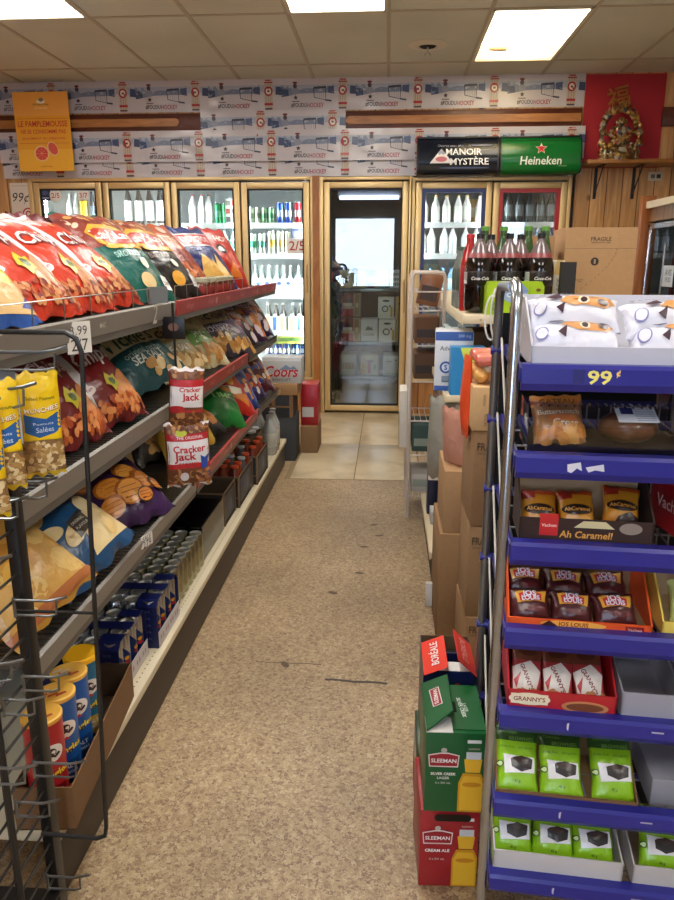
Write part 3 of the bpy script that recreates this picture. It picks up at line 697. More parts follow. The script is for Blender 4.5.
# ---- beer cases in the store room behind the tall door
mb = MB(); 
for z in (1.06, .56, .235): mb.box(-.47, 6.98, z-.03, .15, 7.4, z-.003, mat('#8d9aa0', 'metal'), .003)
for x in (-.46, .14):
    for y in (6.99, 7.38): mb.box(x-.012, y-.012, 0, x+.012, y+.012, 1.5, mat('#39464a', 'metal'))
tag(mb.build('storage_rack'), 'dark metal rack of beer cases behind the tall glass door', 'rack')
def case_deco(kind):
    def f(a, w, h):
        if kind == 'tan': a.rect(-w*.42, h*.1, w*.42, h*.9, '#c7b88a'); a.line([(-w*.25, h*.5), (w*.25, h*.6)], .008, '#5a4c30'); a.rect(-w*.1, h*.3, w*.12, h*.42, '#5a4c30')
        if kind == 'red': a.rect(-w*.5, h*.45, w*.15, h, '#7e2c30'); a.rect(-w*.5, 0, w*.15, h*.35, '#a83038'); a.ell(-w*.15, h*.68, w*.18, h*.08, '#2a1a1a'); a.rect(-w*.42, h*.46, w*.08, h*.6, '#d9c9c0'); a.rect(w*.2, h*.05, w*.45, h*.95, '#8a6f4a'); a.rect(w*.25, h*.4, w*.4, h*.6, '#c9b690')
        if kind == 'white': a.ell(0, h*.82, w*.22, h*.05, '#1c1c1c'); a.ell(-w*.05, h*.45, w*.22, h*.16, '#3c4a58'); a.ell(-w*.05, h*.45, w*.14, h*.1, '#e8e8e2'); a.rect(w*.28, h*.08, w*.42, h*.55, '#d3a32c'); a.ell(w*.24, h*.58, w*.06, h*.05, '#9c3028')
        if kind == 'mount': a.poly([(-w*.25, h*.52), (-w*.05, h*.72), (w*.05, h*.62), (w*.12, h*.68), (w*.26, h*.52)], '#6f7f8c'); a.text('COORS', 0, h*.32, w=w*.62, c='#51606e')
        if kind == 'bottles': a.rect(-w*.4, h*.3, w*.4, h*.62, '#8c7c4c'); [a.ell(x*w, h*.45, w*.06, h*.16, '#4c4024') for x in (-.28, -.09, .1, .29)]
        if kind == 'stubby': a.rect(-w*.45, h*.1, -w*.2, h*.5, '#d0a634'); a.rect(-w*.1, h*.1, w*.06, h*.7, '#a8402c'); a.ell(0, h*.7, w*.2, h*.06, '#26221e'); a.ell(w*.28, h*.4, w*.06, h*.14, '#6f8a4c')
        if kind == 'fjord': a.ell(-w*.15, h*.72, w*.2, h*.05, '#8a9aa4'); a.ell(w*.25, h*.78, w*.05, h*.05, '#40505c'); a.rect(-w*.5, 0, w*.5, h*.14, '#6f8a78')
        if kind == 'chevron': [a.rect(-w*.4+w*.17*(i % 5), h*(.15+.27*(i//5)), -w*.3+w*.17*(i % 5), h*(.3+.27*(i//5)), '#4a5560') for i in range(15)]
    return f
ST = 'behind the tall glass door'
specs = [(-.39, 1.06, .12, .168, '#b8a878', 'tan', 'tan beer case, left of the pair'), (-.262, 1.06, .12, .168, '#bdae80', 'tan', 'tan beer case, right of the pair'), (-.055, 1.06, .125, .168, '#dcded6', 'fjord', 'pale beer case beside the dark checked one'), (.077, 1.06, .115, .168, '#d8dbdc', 'chevron', 'pale beer case with dark checks'),
         (-.345, .795, .18, .215, '#c0a890', 'red', 'red and tan beer case, upper of the two'), (-.345, .56, .18, .225, '#c0a890', 'red', 'red and tan beer case, lower of the two'), (-.17, .56, .16, .21, '#e4e7e8', 'mount', 'white beer case with mountain'),
         (-.012, .78, .15, .2, '#eef0ea', 'white', 'white beer case with black handle hole, upper of the two'), (.003, .56, .16, .21, '#eef0ea', 'white', 'white beer case with black handle hole, lower of the two'), (.115, .785, .07, .19, '#c6a450', 'stubby', 'yellow beer case at the right edge, upper'), (.12, .56, .06, .21, '#c6a450', 'stubby', 'yellow beer case at the right edge, lower'),
         (-.37, .235, .165, .2, '#a8ac98', 'bottles', 'grey beer case printed with bottles, lowest shelf'), (-.16, .235, .175, .2, '#cfc098', 'stubby', 'cream beer case with red bottle, lowest shelf'), (.05, .26, .165, .19, '#d5dcd8', 'fjord', 'pale green beer case, lowest shelf')]
for x, z, w, h, c, kd, lab in specs: tag(bx('beer_case', w, .3, h, c, case_deco(kd)), lab+' '+ST, 'beer case', 'beer cases behind the tall glass door').location = (x, 7.16, z-(0 if z != .26 else .025)+.0005+(.0 if z not in (.795, .78, .785) else 0))
row(lambda: can('tall_can', .16, .03, '#8c3038', '#c9a0a0'), [-.17, -.13], 7.1, 1.06, 'tall red can between the beer cases', 'can', 'red cans behind the tall glass door', ST)
# crates stacked on the left
def crate():
    mb = MB(); c = mat('#1d4a44', 'plastic'); w, d, h = .115, .32, .28
    for a0, b0, a1, b1 in ((-w/2, -d/2, w/2, -d/2+.006), (-w/2, d/2-.006, w/2, d/2), (-w/2, -d/2, -w/2+.006, d/2), (w/2-.006, -d/2, w/2, d/2)):
        for z0, z1 in ((0, .05), (.075, .1), (.125, .15), (.175, .2), (.225, .275)): mb.box(a0, b0, z0, a1, b1, z1, c)
    for x in (-w/2+.004, w/2-.004, 0):
        for y in (-d/2+.004, d/2-.004): mb.box(x-.006, y-.006, 0, x+.006, y+.006, .275, c)
    mb.box(-w/2, -d/2, 0, w/2, d/2, .006, c)
    return mb.build('bottle_crate')
p = None
for k in range(4):
    lab = 'dark green plastic crate behind the tall glass door, %s of its stack' % ['lowest', 'second lowest', 'second highest', 'topmost'][k]
    if p is None: p = tag(crate(), lab, 'crate', 'green crates behind the tall door'); p.location = (-.537, 6.9, 0)
    else: dup(p, (-.537, 6.9, .281*k), label=lab)
o = bx('cup_stack', .06, .06, .09, '#d23a2c', lambda a, w, h: a.rect(-w*.4, .03, w*.4, .06, '#f0d8d0')); tag(o, 'red box on the crates behind the tall glass door', 'box'); o.location = (-.535, 6.88, .281*3+.277)
r = tag(empty('tube_lamp', (-.2, 7.75, 1.93)), 'horizontal bluish tube lamp high behind the tall glass door', 'lamp')
MB().tube([(-.3, 0, 0), (.3, 0, 0)], .02, emit('#d8ddff', 2.5), 10).build('tube', r); MB().box(-.32, .02, .0, .32, .06, .0695, WHT, .004).build('fitting', r)

# ============================================================ wall above the coolers
mo = wood_mat('moulding_dark', '#6a3320', '#4c2216', .4, (1, 8, 8)); ml = wood_mat('moulding_light', '#bd8148', '#9c6432', .4, (1, 8, 8))
mb = MB(); mb.box(XL, YB-.03, 2.335, 1.51, YB, 2.475, mo, .006); mb.box(2.13, YB-.03, 2.335, XR, YB, 2.475, mo, .006)
o = struct(mb.build('trim_rail'))
for k, (x0, x1) in enumerate(((-3.4, -1.72), (-.36, 1.5))):
    mb = MB(); pts = [(x0, 2.375), (x0, 2.435)]+([(x1-.03+.03*cos(t), 2.405+.03*sin(t)) for t in (pi/2, pi/4, 0, -pi/4, -pi/2)] if k == 0 else [(x1, 2.435), (x1, 2.375)])
    if k == 1: pts = [(x0+.03-.03*cos(t), 2.405+.03*sin(t)) for t in (-pi/2, -pi/4, 0, pi/4, pi/2)]+[(x1, 2.435), (x1, 2.375)]
    mb.prism(pts, YB-.045, YB-.03, ml); struct(mb.build('trim_slat_%d' % (k+1)))
def poster_art():
    a = Art(L=.05, base=.0006, step=.00025, kind='gloss'); W, H = .6, .24
    a.rect(-.3, .02, .3, .07, '#aab2c6'); 
    a.poly([(-.3, .075), (-.27, .045), (-.24, .07), (-.2, .02), (-.16, .03), (-.1, .045), (-.05, .04), (.0, .06), (.05, .04), (.1, .05), (.12, .08), (.12, .01), (-.16, .005), (-.23, -.01), (-.3, -.01)], '#7c88a6')
    a.poly([(-.3, .04), (-.245, .035), (-.24, -.012), (-.3, -.02)], '#3f4e74'); a.poly([(.07, .055), (.125, .06), (.125, 0), (.075, .01)], '#4a5880'); a.poly([(.255, .06), (.3, .055), (.3, -.005), (.25, 0)], '#3f4e74')
    # goalie, maple leaf badge
    a.ell(-.19, .06, .016, .02, '#51424e'); a.ell(-.19, .085, .02, .008, '#7a2a30'); a.poly([(-.22, .03), (-.205, .045), (-.17, .045), (-.155, .025), (-.17, .0), (-.21, .0)], '#8d93a8')
    a.poly([(-.185+.02*(1 if i % 2 else .45)*cos(pi*i/5+pi/2+pi/5), -.025+.02*(1 if i % 2 else .45)*sin(pi*i/5+pi/2+pi/5)) for i in range(10)], '#352c30'); a.rect(-.215, -.057, -.155, -.05, '#6a6068')
    # net
    n = '#3d4254'; a.line([(-.04, .045), (.06, .05)], .016, n); a.line([(-.04, .045), (-.035, -.025), (.055, -.045), (.06, .05)], .006, n); a.line([(.055, -.045), (.105, -.052)], .012, n)
    for i in range(5): a.line([(-.03+.018*i, .045), (-.03+.018*i, -.028-.003*i)], .0018, '#767d92', lay=a.k)
    a.k += 1
    a.text('#FOUDU', -.16, -.082, w=.125, h=.034, c='#2c2730', bold=.03); a.text('HOCKEY', -.025, -.082, w=.135, h=.034, c='#a83848', bold=.03)
    # can
    a.poly([(.16, .095), (.17, .112), (.22, .112), (.23, .095), (.23, -.1), (.22, -.112), (.17, -.112), (.16, -.1)], '#c4b6a8'); a.rect(.17, .1, .22, .11, '#b0323a'); a.rect(.161, .085, .229, .094, '#9c2c34')
    for x in (.175, .195, .213): a.rect(x-.002, -.1, x+.002, .085, '#9c8a7c')
    a.ell(.195, .025, .034, .036, '#a8303a'); a.ell(.195, .025, .022, .024, '#e6ddd2'); a.rect(.186, .018, .204, .032, '#6a4a4c'); a.rect(.161, -.08, .229, -.062, '#b0323a'); a.rect(.165, -.112, .225, -.1, '#51464a')
    return a
PA = poster_art()
def poster(seed):
    mb = MB(); W, H = .6, .24; k = 24; vs = []; fs = []
    def dy(x, y): return .004*noise.noise(Vector((x*9+seed*5, y*14, seed)))+.002*noise.noise(Vector((x*25, y*30, seed)))
    nx, ny = 24, 10
    def sf(x, y):
        e = .004; n = Vector(((dy(x+e, y)-dy(x-e, y))/(2*e), -1, (dy(x, y+e)-dy(x, y-e))/(2*e))).normalized()
        return Vector((x, dy(x, y), y)), n
    for s_ in (0, .0012):
        b = len(vs)
        for j in range(ny+1):
            for i in range(nx+1): p, _ = sf(-W/2+W*i/nx, -H/2+H*j/ny); vs.append((p.x, p.y+s_, p.z))
        for j in range(ny):
            for i in range(nx):
                q = (b+j*(nx+1)+i, b+j*(nx+1)+i+1, b+(j+1)*(nx+1)+i+1, b+(j+1)*(nx+1)+i); fs.append(q if s_ == 0 else q[::-1])
    mb.add(vs, fs, mat('#cdc8cf', 'gloss', .22)); mb.art(PA, sf)
    return mb.build('beer_poster')
pp = [poster(s) for s in range(3)]
def put_poster(k, loc, lab):
    p = pp[k]
    if not p.get('label'): o = tag(p, lab, 'poster', 'hockey beer posters'); o.location = loc
    else: o = dup(p, loc, label=lab)
    return o
pos8 = ['eighth from the left, at the red paper', 'seventh from the left', 'sixth from the left', 'fifth from the left', 'fourth from the left', 'third from the left', 'second from the left', 'leftmost']
for i in range(8):
    x = 1.22-.6*i
    put_poster(i % 3, (x, YB-.008, 2.608), 'hockey beer poster touching the ceiling, %s' % pos8[i])
    put_poster((i+1) % 3, (x+.02, YB-.014, 2.104), 'half covered hockey beer poster above the doors, %s' % pos8[i].replace('eighth from the left, at the red paper', 'eighth from the left'))
    put_poster((i+2) % 3, (x+.02, YB-.046, 2.222), 'hockey beer poster below the wooden rail, %s' % pos8[i].replace('eighth from the left, at the red paper', 'eighth from the left'))
put_poster(0, (-1.245, YB-.055+.018, 2.37), 'crumpled hockey beer poster over the wooden rail, left one of two'); put_poster(1, (-.66, YB-.055+.018, 2.37), 'crumpled hockey beer poster over the wooden rail, right one of two')

# orange grapefruit poster hanging in front
a = Art(L=.08, base=.0006, step=.00025, kind='gloss'); W, H = .452, .60
a.rect(-W/2, -H/2, W/2, -H*.22, '#efb23a'); a.rect(-W/2, H*.2, W/2, H/2, '#f0a84c')
a.ell(0, .225, .035, .014, '#efe4cf'); a.ell(.005, .24, .02, .014, '#8a8478'); a.text('LES PRODUCTEURS', 0, .205, w=.13, h=.012, c='#6d4a20'); a.text('de chez nous', 0, .18, w=.1, c='#f5e3b8')
a.rect(-W*.46, .098, W*.46, .101, '#c24a2a'); a.rect(-W*.46, -.088, W*.46, -.085, '#c24a2a')
a.text('LE PAMPLEMOUSSE', 0, .06, w=W*.9, h=.046, c='#c83a22', bold=.035); a.text('NE SE CONSOMME PAS', 0, .002, w=W*.82, h=.032, c='#c8461f', bold=.03); a.text('SEULEMENT AU D\u00c9JEUNER', 0, -.05, w=W*.8, h=.024, c='#c8461f', bold=.02)
a.ell(.065, -.13, .042, .058, '#f0c08a', rot=.5); a.ell(.067, -.128, .034, .05, '#dc5a4c', rot=.5)
a.ell(-.03, -.165, .062, .062, '#f0c28a'); a.ell(-.03, -.165, .051, .051, '#d8483e')
for i in range(8): a.line([(-.03, -.165), (-.03+.05*cos(i*pi/4), -.165+.05*sin(i*pi/4))], .002, '#f0b090', lay=a.k)
a.k += 1; a.text('pamplemousse', 0, -.265, w=.1, c='#b8641e')
mb = MB(); mb.box(-W/2, -.001, -H/2, W/2, .003, H/2, mat('#eeaa3c', 'gloss', .22)); mb.art(a, front(0, -.001, 0))
r = tag(empty('hanging_poster', (-2.815, 6.2, 2.325), (0, radians(-.5), radians(2))), 'orange French grapefruit poster hanging before the hockey posters', 'poster')
o = mb.build('sheet', r); mb = MB()
for x in (-.2, .2): mb.tube([(x, 0, .28), (x, .02, .42)], .0015, mat('#dcd8cc', 'plastic'), 5)
mb.build('string', r)

# light-box beer signs
def sign(x, w, col, art, name, label, side):
    r = tag(empty('light_box_sign', (x, YB-.06, 1.975)), label, 'sign', 'beer signs above the right coolers'); h = .27; dp = .14
    prof = [(0, 0), (-dp*.8, .0), (-dp, .03), (-dp*1.02, h*.5), (-dp*.86, h*.8), (-dp*.55, h), (0, h)]
    mb = MB(); mb.prism([(p[0]+.0, p[1]) for p in prof], -w/2+.006, w/2-.006, mat(col, 'gloss', .2), 'x')
    pr_ = [(-dp*.8, .0), (-dp, .03), (-dp*1.02, h*.5), (-dp*.86, h*.8), (-dp*.55, h)]
    L_ = [0]; 
    for p, q in zip(pr_, pr_[1:]): L_.append(L_[-1]+math.dist(p, q))
    def sf(xx, y):
        t = min(max(y+L_[-1]/2, 0), L_[-1]-1e-6); i = max(k for k in range(len(L_)-1) if L_[k] <= t); f = (t-L_[i])/(L_[i+1]-L_[i]); p, q = pr_[i], pr_[i+1]
        d = Vector((0, q[0]-p[0], q[1]-p[1])).normalized(); return Vector((xx, p[0]+(q[0]-p[0])*f, p[1]+(q[1]-p[1])*f)), Vector((1, 0, 0)).cross(d)
    mb.art(art, sf); mb.build('face', r, smooth=50)
    mb = MB(); e = mat('#15171a', 'plastic')
    for s_ in (-1, 1): mb.prism([(p[0]*1.03, p[1]) for p in prof], s_*w/2, s_*(w/2-.012), e, 'x')
    mb.box(-w/2, -dp*.62, h-.002, w/2, 0, h+.012, e, .003); mb.build('housing', r)
a = Art(L=.03, base=.0012, step=.0003, kind='gloss'); a.text('Ouvrez avec une', -.06, .075, w=.2, c='#a8a8b8', bold=0); a.poly([(-.22, -.06), (-.13, .05), (-.04, -.06)], '#e8e4e6'); a.poly([(-.16, .015), (-.13, .05), (-.1, .015), (-.115, .0), (-.13, .012), (-.145, .0)], '#9aa0b4'); a.ell(-.13, -.03, .045, .02, '#c8707c')
a.text('MANOIR', .045, .025, w=.28, h=.052, c='#f2f2f4', bold=.03); a.text('MYST\u00c8RE', .09, -.042, w=.3, h=.062, c='#f2f2f4', bold=.03); a.ell(.18, .075, .09, .008, '#3a4668'); a.ell(.05, -.095, .2, .008, '#343e5e')
sign(.535, .64, '#101728', a, 'm', 'dark navy light box sign with white triangle above the blue bordered door', 0)
a = Art(L=.03, base=.0012, step=.0003, kind='gloss')
for R_, c in ((.048, '#e8d8c8'), (.04, '#c8232c')): a.poly([(R_*(1 if i % 2 == 0 else .42)*cos(pi/2+pi*i/5), .045+R_*(1 if i % 2 == 0 else .42)*sin(pi/2+pi*i/5)) for i in range(10)], c)
a.text('Heineken', 0, -.045, w=.32, h=.062, c='#dfeae0', bold=.03, shear=.08); a.text('R\u00c9FRIG\u00c9R\u00c9', .17, -.085, w=.06, h=.009, c='#a8c8a8', bold=0)
a.rect(-.31, .115, .31, .125, '#0e4a20', lay=0)
sign(1.178, .63, '#0f6a2c', a, 'h', 'green light box sign with a red star', 1)

# red paper, golden character, altar shelf and statue
mb = MB(); mb.box(1.525, YB-.004, 2.03, 2.14, YB-.001, 2.72, mat('#b02430', 'paper', .75)); tag(mb.build('red_paper'), 'large plain red paper behind the golden statue', 'paper')
vs, tr, tw, th = textmesh('\u798f', .012, 0)
if vs:
    s_ = .17/max(tw, th); bm = bmesh.new(); V_ = [bm.verts.new((x*s_*1.0, 0, y*s_)) for x, y in vs]
    for t in tr:
        try: bm.faces.new([V_[i] for i in t])
        except ValueError: pass
    ex = bmesh.ops.extrude_face_region(bm, geom=bm.faces[:]); 
    for e in ex['geom']:
        if isinstance(e, bmesh.types.BMVert): e.co.y -= .014
    bmesh.ops.recalc_face_normals(bm, faces=bm.faces[:])
    mb = MB(); mb.addbm(bm, mat('#c08a4a', 'metal', .35)); o = mb.build('golden_character', loc=(1.782, YB-.006, 2.545), rot=(0, radians(-14), 0)); tag(o, 'golden Chinese fortune character hung tilted on the red paper', 'ornament')
r = tag(empty('altar_shelf', (1.86, YB, 2.035)), 'varnished wooden wall shelf under the golden statue', 'shelf')
wd = wood_mat('shelf_wood', '#a8733c', '#835224', .35, (1, 8, 8)); MB().box(-.34, -.27, 0, .46, -.001, .03, wd, .008).build('board', r)
br = mat('#43464a', 'metal', .5)
for x in (-.2, .1): 
    mb = MB(); mb.box(x-.012, -.22, -.006, x+.012, -.001, 0, br); mb.box(x-.012, -.008, -.24, x+.012, -.001, 0, br); mb.prism([(-.2, -.006), (-.008, -.2), (-.008, -.22), (-.215, -.006)], x-.003, x+.003, br, 'x'); mb.build('bracket', r)
# statue
def sphs(mb, c, r, m, n=10, rot=None):
    bm = bmesh.new(); bmesh.ops.create_uvsphere(bm, u_segments=n, v_segments=max(6, n*2//3), radius=1)
    M_ = Matrix.Translation(Vector(c)) @ (rot or Matrix()) @ Matrix.Diagonal(Vector((r if isinstance(r, (tuple, list)) else (r,)*3)).to_4d()); bm.transform(M_); return mb.addbm(bm, m)
m, nt, b = new_mat('aged_gold'); L_ = nt.links.new; tc = N(nt, 'ShaderNodeTexCoord'); v = N(nt, 'ShaderNodeTexVoronoi', Scale=38.0); L_(tc.outputs['Object'], v.inputs['Vector'])
sp = N(nt, 'ShaderNodeSeparateColor'); L_(v.outputs['Color'], sp.inputs[0]); rr = N(nt, 'ShaderNodeValToRGB'); rr.color_ramp.interpolation = 'CONSTANT'; e = rr.color_ramp.elements
e[0].color = lin('#9c7c4c'); e[1].position = .3; e[1].color = lin('#6c5434')
for p_, c_ in ((.55, '#b8b2a4'), (.72, '#cfa860'), (.86, '#7e3228'), (.93, '#4c4a52')): q = e.new(p_); q.color = lin(c_)
L_(sp.outputs[0], rr.inputs['Fac']); L_(rr.outputs['Color'], b.inputs['Base Color']); b.inputs['Metallic'].default_value = .6; b.inputs['Roughness'].default_value = .34
AG = m; rg = random.Random(4); mb = MB()
for z, rx in ((0, .155), (.03, .14), (.055, .12)): mb.lathe([(rx*.98, z), (rx, z+.01), (rx*.9, z+.03), (0, z+.03)], AG, 18)
sphs(mb, (0, 0, .13), (.075, .055, .06), AG, 14); sphs(mb, (0, -.01, .2), (.05, .04, .05), AG, 12); sphs(mb, (0, -.02, .262), (.03, .03, .034), AG, 12); sphs(mb, (0, -.045, .255), (.008, .01, .01), AG, 6)
for sx in (-1, 1):
    sphs(mb, (sx*.07, -.04, .1), (.05, .035, .022), AG, 10); mb.tube([(sx*.045, -.01, .225), (sx*.085, -.03, .18), (sx*.045, -.06, .15)], [.018, .015, .012], AG, 8); sphs(mb, (sx*.034, -.02, .262), (.008, .008, .018), AG, 6)
    for k, (x, z) in enumerate(((.125, .06), (.135, .12), (.13, .19))):
        mb.lathe([(.026, 0), (.03, .015), (.016, .045), (.013, .05)], AG, 8, (sx*x, -.02-.01*k, z-.02)); sphs(mb, (sx*x, -.022-.01*k, z+.045), (.016, .016, .018), AG, 8)
for i in range(15):
    t = pi*(i/14); x = .125*cos(t); z = .2+.15*sin(t); sphs(mb, (x, .02, z), (.024, .02, .024), AG, 8)
    mb.lathe([(.009, -.01), (.012, .01), (0, .05)], AG, 6, (x*1.12, .02, z+.012*sin(t)))
for i in range(40): sphs(mb, (rg.uniform(-.13, .13), rg.uniform(-.1, -.03), rg.uniform(.02, .11)), rg.uniform(.008, .017), AG, 6)
for i in range(6): mb.lathe([(.012, 0), (.016, .03), (.008, .05), (.012, .058), (0, .07)], AG, 8, (-.12+.045*i, -.11, .01))
o = tag(mb.build('statue'), 'ornate golden Buddha statue with arched halo on the wooden wall shelf', 'statue'); o.location = (1.785, YB-.13, 2.066); o.scale = (1.05, .8, 1.08)
# socket
r = tag(empty('power_outlet', (2.13, YB, 1.965)), 'white double power outlet under the wall shelf', 'outlet'); MB().box(-.057, -.008, -.034, .057, 0, .034, mat('#c8bfae', 'plastic'), .003).build('plate', r)
mb = MB(); mb.lathe([(.019, 0), (.019, .003)], mat('#2a2622', 'plastic'), 14); 
for x in (-.022, .022): mb = MB().box(x-.016, -.0105, -.015, x+.016, -.0081, .015, mat('#332c26' if x > 0 else '#6e6457', 'plastic'), .001); mb.build('socket', r)
# 99c sheet
a = Art(); a.text('99\u00a2', -.0, .035, w=.15, c='#2c2626', bold=0, shear=.25); a.ell(.05, -.09, .05, .05, '#b02a34'); a.ell(.05, -.09, .038, .038, '#e8dcd6'); a.ell(.05, -.09, .026, .026, '#b02a34'); a.ell(.05, -.09, .014, .014, '#e8dcd6'); a.rect(-.08, .135, .08, .137, '#8c3c3c')
mb = MB(); mb.box(-.092, -.001, -.16, .092, .001, .16, mat('#ded3c8', 'paper')); mb.art(a, front(0, -.0012, 0)); tag(mb.build('price_poster', loc=(-3.13, YB-.015, 1.79)), 'white 99 cent price sheet with red round logo left of the cooler doors', 'poster')
# ============================================================ left shelving with chips
Y0, Y1 = 1.19, 4.32
GREY = mat('#8b8780', 'metal', .5); GREYP = mat('#847f78', 'plain', .4); DK = mat('#22211f', 'plain', .45); CREAM = mat('#cfc3a6', 'plain', .45)
gon = tag(empty('shelving_unit', (0, 0, 0)), 'long dark metal shelving unit stocked with chip bags on the left', 'shelving')
MB().box(-1.12, Y0, .12, -1.10, Y1, 1.2, mat('#5a564f', 'matte')).build('back_panel', gon, smooth=0)
for y in (Y0+.012, 2.25, 3.28, Y1-.012):
    MB().box(-1.10, y-.012, 0, -1.065, y+.012, 1.28, DK).build('upright', gon, smooth=0)
mb = MB(); mb.box(-1.1, Y0, .155, -.645, 4.6, .18, CREAM, .004); mb.build('base_deck', gon)
mb = MB()
for i in range(150):                                   # perforation along the deck edge
    for j in range(3): mb.box(-.672-.02*j, Y0+.05+i*.0225, .1801, -.668-.02*j, Y0+.054+i*.0225, .1806, mat('#5d564a', 'matte'))
mb.build('perforation', gon, smooth=0)
mb = MB(); mb.box(-.675, Y0, .0, -.66, 4.62, .155, mat('#3f352c', 'plain', .5), .003); mb.build('kick_plate', gon)
def shelf_part(z, depth, fence=False):
    x0 = -.665; mb = MB(); mb.box(-x_ if False else x0-depth, Y0, z-.012, x0, Y1, z-.006, mat('#4b4742', 'plain'))
    n = int((Y1-Y0)/.022)
    for i in range(n): y = Y0+.01+i*.022; mb.box(x0-depth+.01, y, z-.006, x0-.004, y+.007, z-.001, mat('#8d8a84', 'metal'))
    sh = mb.build('shelf', gon, smooth=0)
    return sh
def rail(sh, z, y0, y1, kind):
    x = -.66; mb = MB()
    if kind == 'grey':
        mb.prism([(x-.006, z-.03), (x+.006, z-.034), (x+.012, z+.008), (x+.004, z+.012), (x-.006, z+.004)], y0, y1, GREYP, 'y')
        mb.box(x-.004, y0, z-.052, x+.004, y1, z-.034, mat('#5f5b55', 'plain'))
        a = Art(); [a.text(t, y0+f*(y1-y0), -.0, w=.035, c='#d8d4cb', bold=.02) for t, f in (('MAC', .43), ('2', .8))] if z > 1.1 else None
        mb.art(a, planef((x+.0115, 0, z-.012), (0, 1, 0), (.14, 0, 1))); mb.build('price_rail', sh, smooth=30)
    elif kind == 'red':
        mb.prism([(x-.006, z-.03), (x+.006, z-.034), (x+.013, z+.01), (x+.004, z+.012)], y0, y1, mat('#a8383a', 'gloss', .35), 'y')
        a = Art(); n = max(1, int((y1-y0)/.26))
        for i in range(n):
            c = y0+(i+.5)*(y1-y0)/n; a.text("Kellogg's", c, -.012, w=.09, c='#d9898a', bold=.01, shear=.2); a.rect(c+.11, -.03, c+.113, .008, '#7c2226')
            if i % 3 == 1: a.ell(c+.085, -.012, .018, .013, '#d8a9a0')
        mb.art(a, planef((x+.0125, 0, z), (0, 1, 0), (.16, 0, 1))); mb.build('price_rail', sh, smooth=30)
        m2 = MB(); m2.box(x-.004, y0, z-.052, x+.004, y1, z-.034, mat('#5f5b55', 'plain')); m2.build('rail_lip', sh, smooth=0)
    else:
        mb.prism([(x-.006, z-.03), (x+.006, z-.034), (x+.01, z+.008)], y0, y1, mat('#3a3632', 'plain'), 'y')
        a = Art(); n = int((y1-y0)/.022)
        for i in range(n):
            for j in range(3): a.rect(y0+i*.022+.004, -.028+j*.013, y0+i*.022+.017, -.020+j*.013, '#a49a8c')
        mb.art(a, planef((x+.0085, 0, z), (0, 1, 0), (.1, 0, 1))); mb.build('price_rail', sh, smooth=30)
s1 = shelf_part(1.172, .40); s2 = shelf_part(.875, .40); s3 = shelf_part(.562, .40)
rail(s1, 1.172, Y0, 2.24, 'grey'); rail(s1, 1.172, 2.26, Y1, 'red')
rail(s2, .875, Y0, 2.24, 'grey'); rail(s2, .875, 2.26, 2.5, 'grey'); rail(s2, .875, 2.52, 3.4, 'red'); rail(s2, .875, 3.42, Y1, 'mesh')
rail(s3, .562, Y0, 2.38, 'grey'); rail(s3, .562, 2.4, 3.62, 'red'); rail(s3, .562, 3.64, Y1, 'mesh')
def fence(sh, z, y0, y1):
    mb = MB(); w = mat('#a9a6a0', 'metal'); x = -.668
    mb.tube([(x, y0, z), (x, y0, z+.055), (x, y1, z+.055), (x, y1, z)], .002, w, 6)
    for i in range(1, int((y1-y0)/.14)): mb.tube([(x, y0+.14*i, z), (x, y0+.14*i, z+.055)], .0015, w, 5)
    mb.build('wire_fence', sh)
fence(s1, 1.172, Y0+.02, 2.2); fence(s1, 1.172, 2.3, 3.4)
for z in (1.172, .875, .562):
    for y in (Y0+.02, 2.25, 3.28, Y1-.02):
        mb = MB(); mb.prism([(-1.07, z-.08), (-.70, z-.02), (-.70, z-.012), (-1.07, z-.012)], y-.002, y+.002, DK); mb.build('bracket', gon, smooth=0)
# small stickers: white tag hanging on the top rail, price tag on third rail
def price_tag(loc, w, h, lines, label, rot=90):
    mb = MB(); mb.box(-w/2, -.0004, -h, w/2, .0004, 0, mat('#e4e1da', 'paper'), 0); a = Art()
    for k, t in enumerate(lines): a.text(t, 0, -h*(k+.6)/(len(lines)+.2), w=w*.7, c='#3a3a38', bold=0)
    mb.art(a, front(0, -.0005, 0)); o = tag(mb.build('price_tag', smooth=0), label, 'price tag', 'white shelf price tags'); o.location = loc; o.rotation_euler = (0, 0, radians(rot)); return o
price_tag((-.642, 1.49, 1.18), .062, .066, ['3.99', '2/7'], 'white price tag hanging from the top shelf rail above the dark red chip bags', 62)
price_tag((-.644, 1.82, .582), .055, .035, ['SALE', '279'], 'white price tag on the third shelf rail above the silver drink cans', 75)

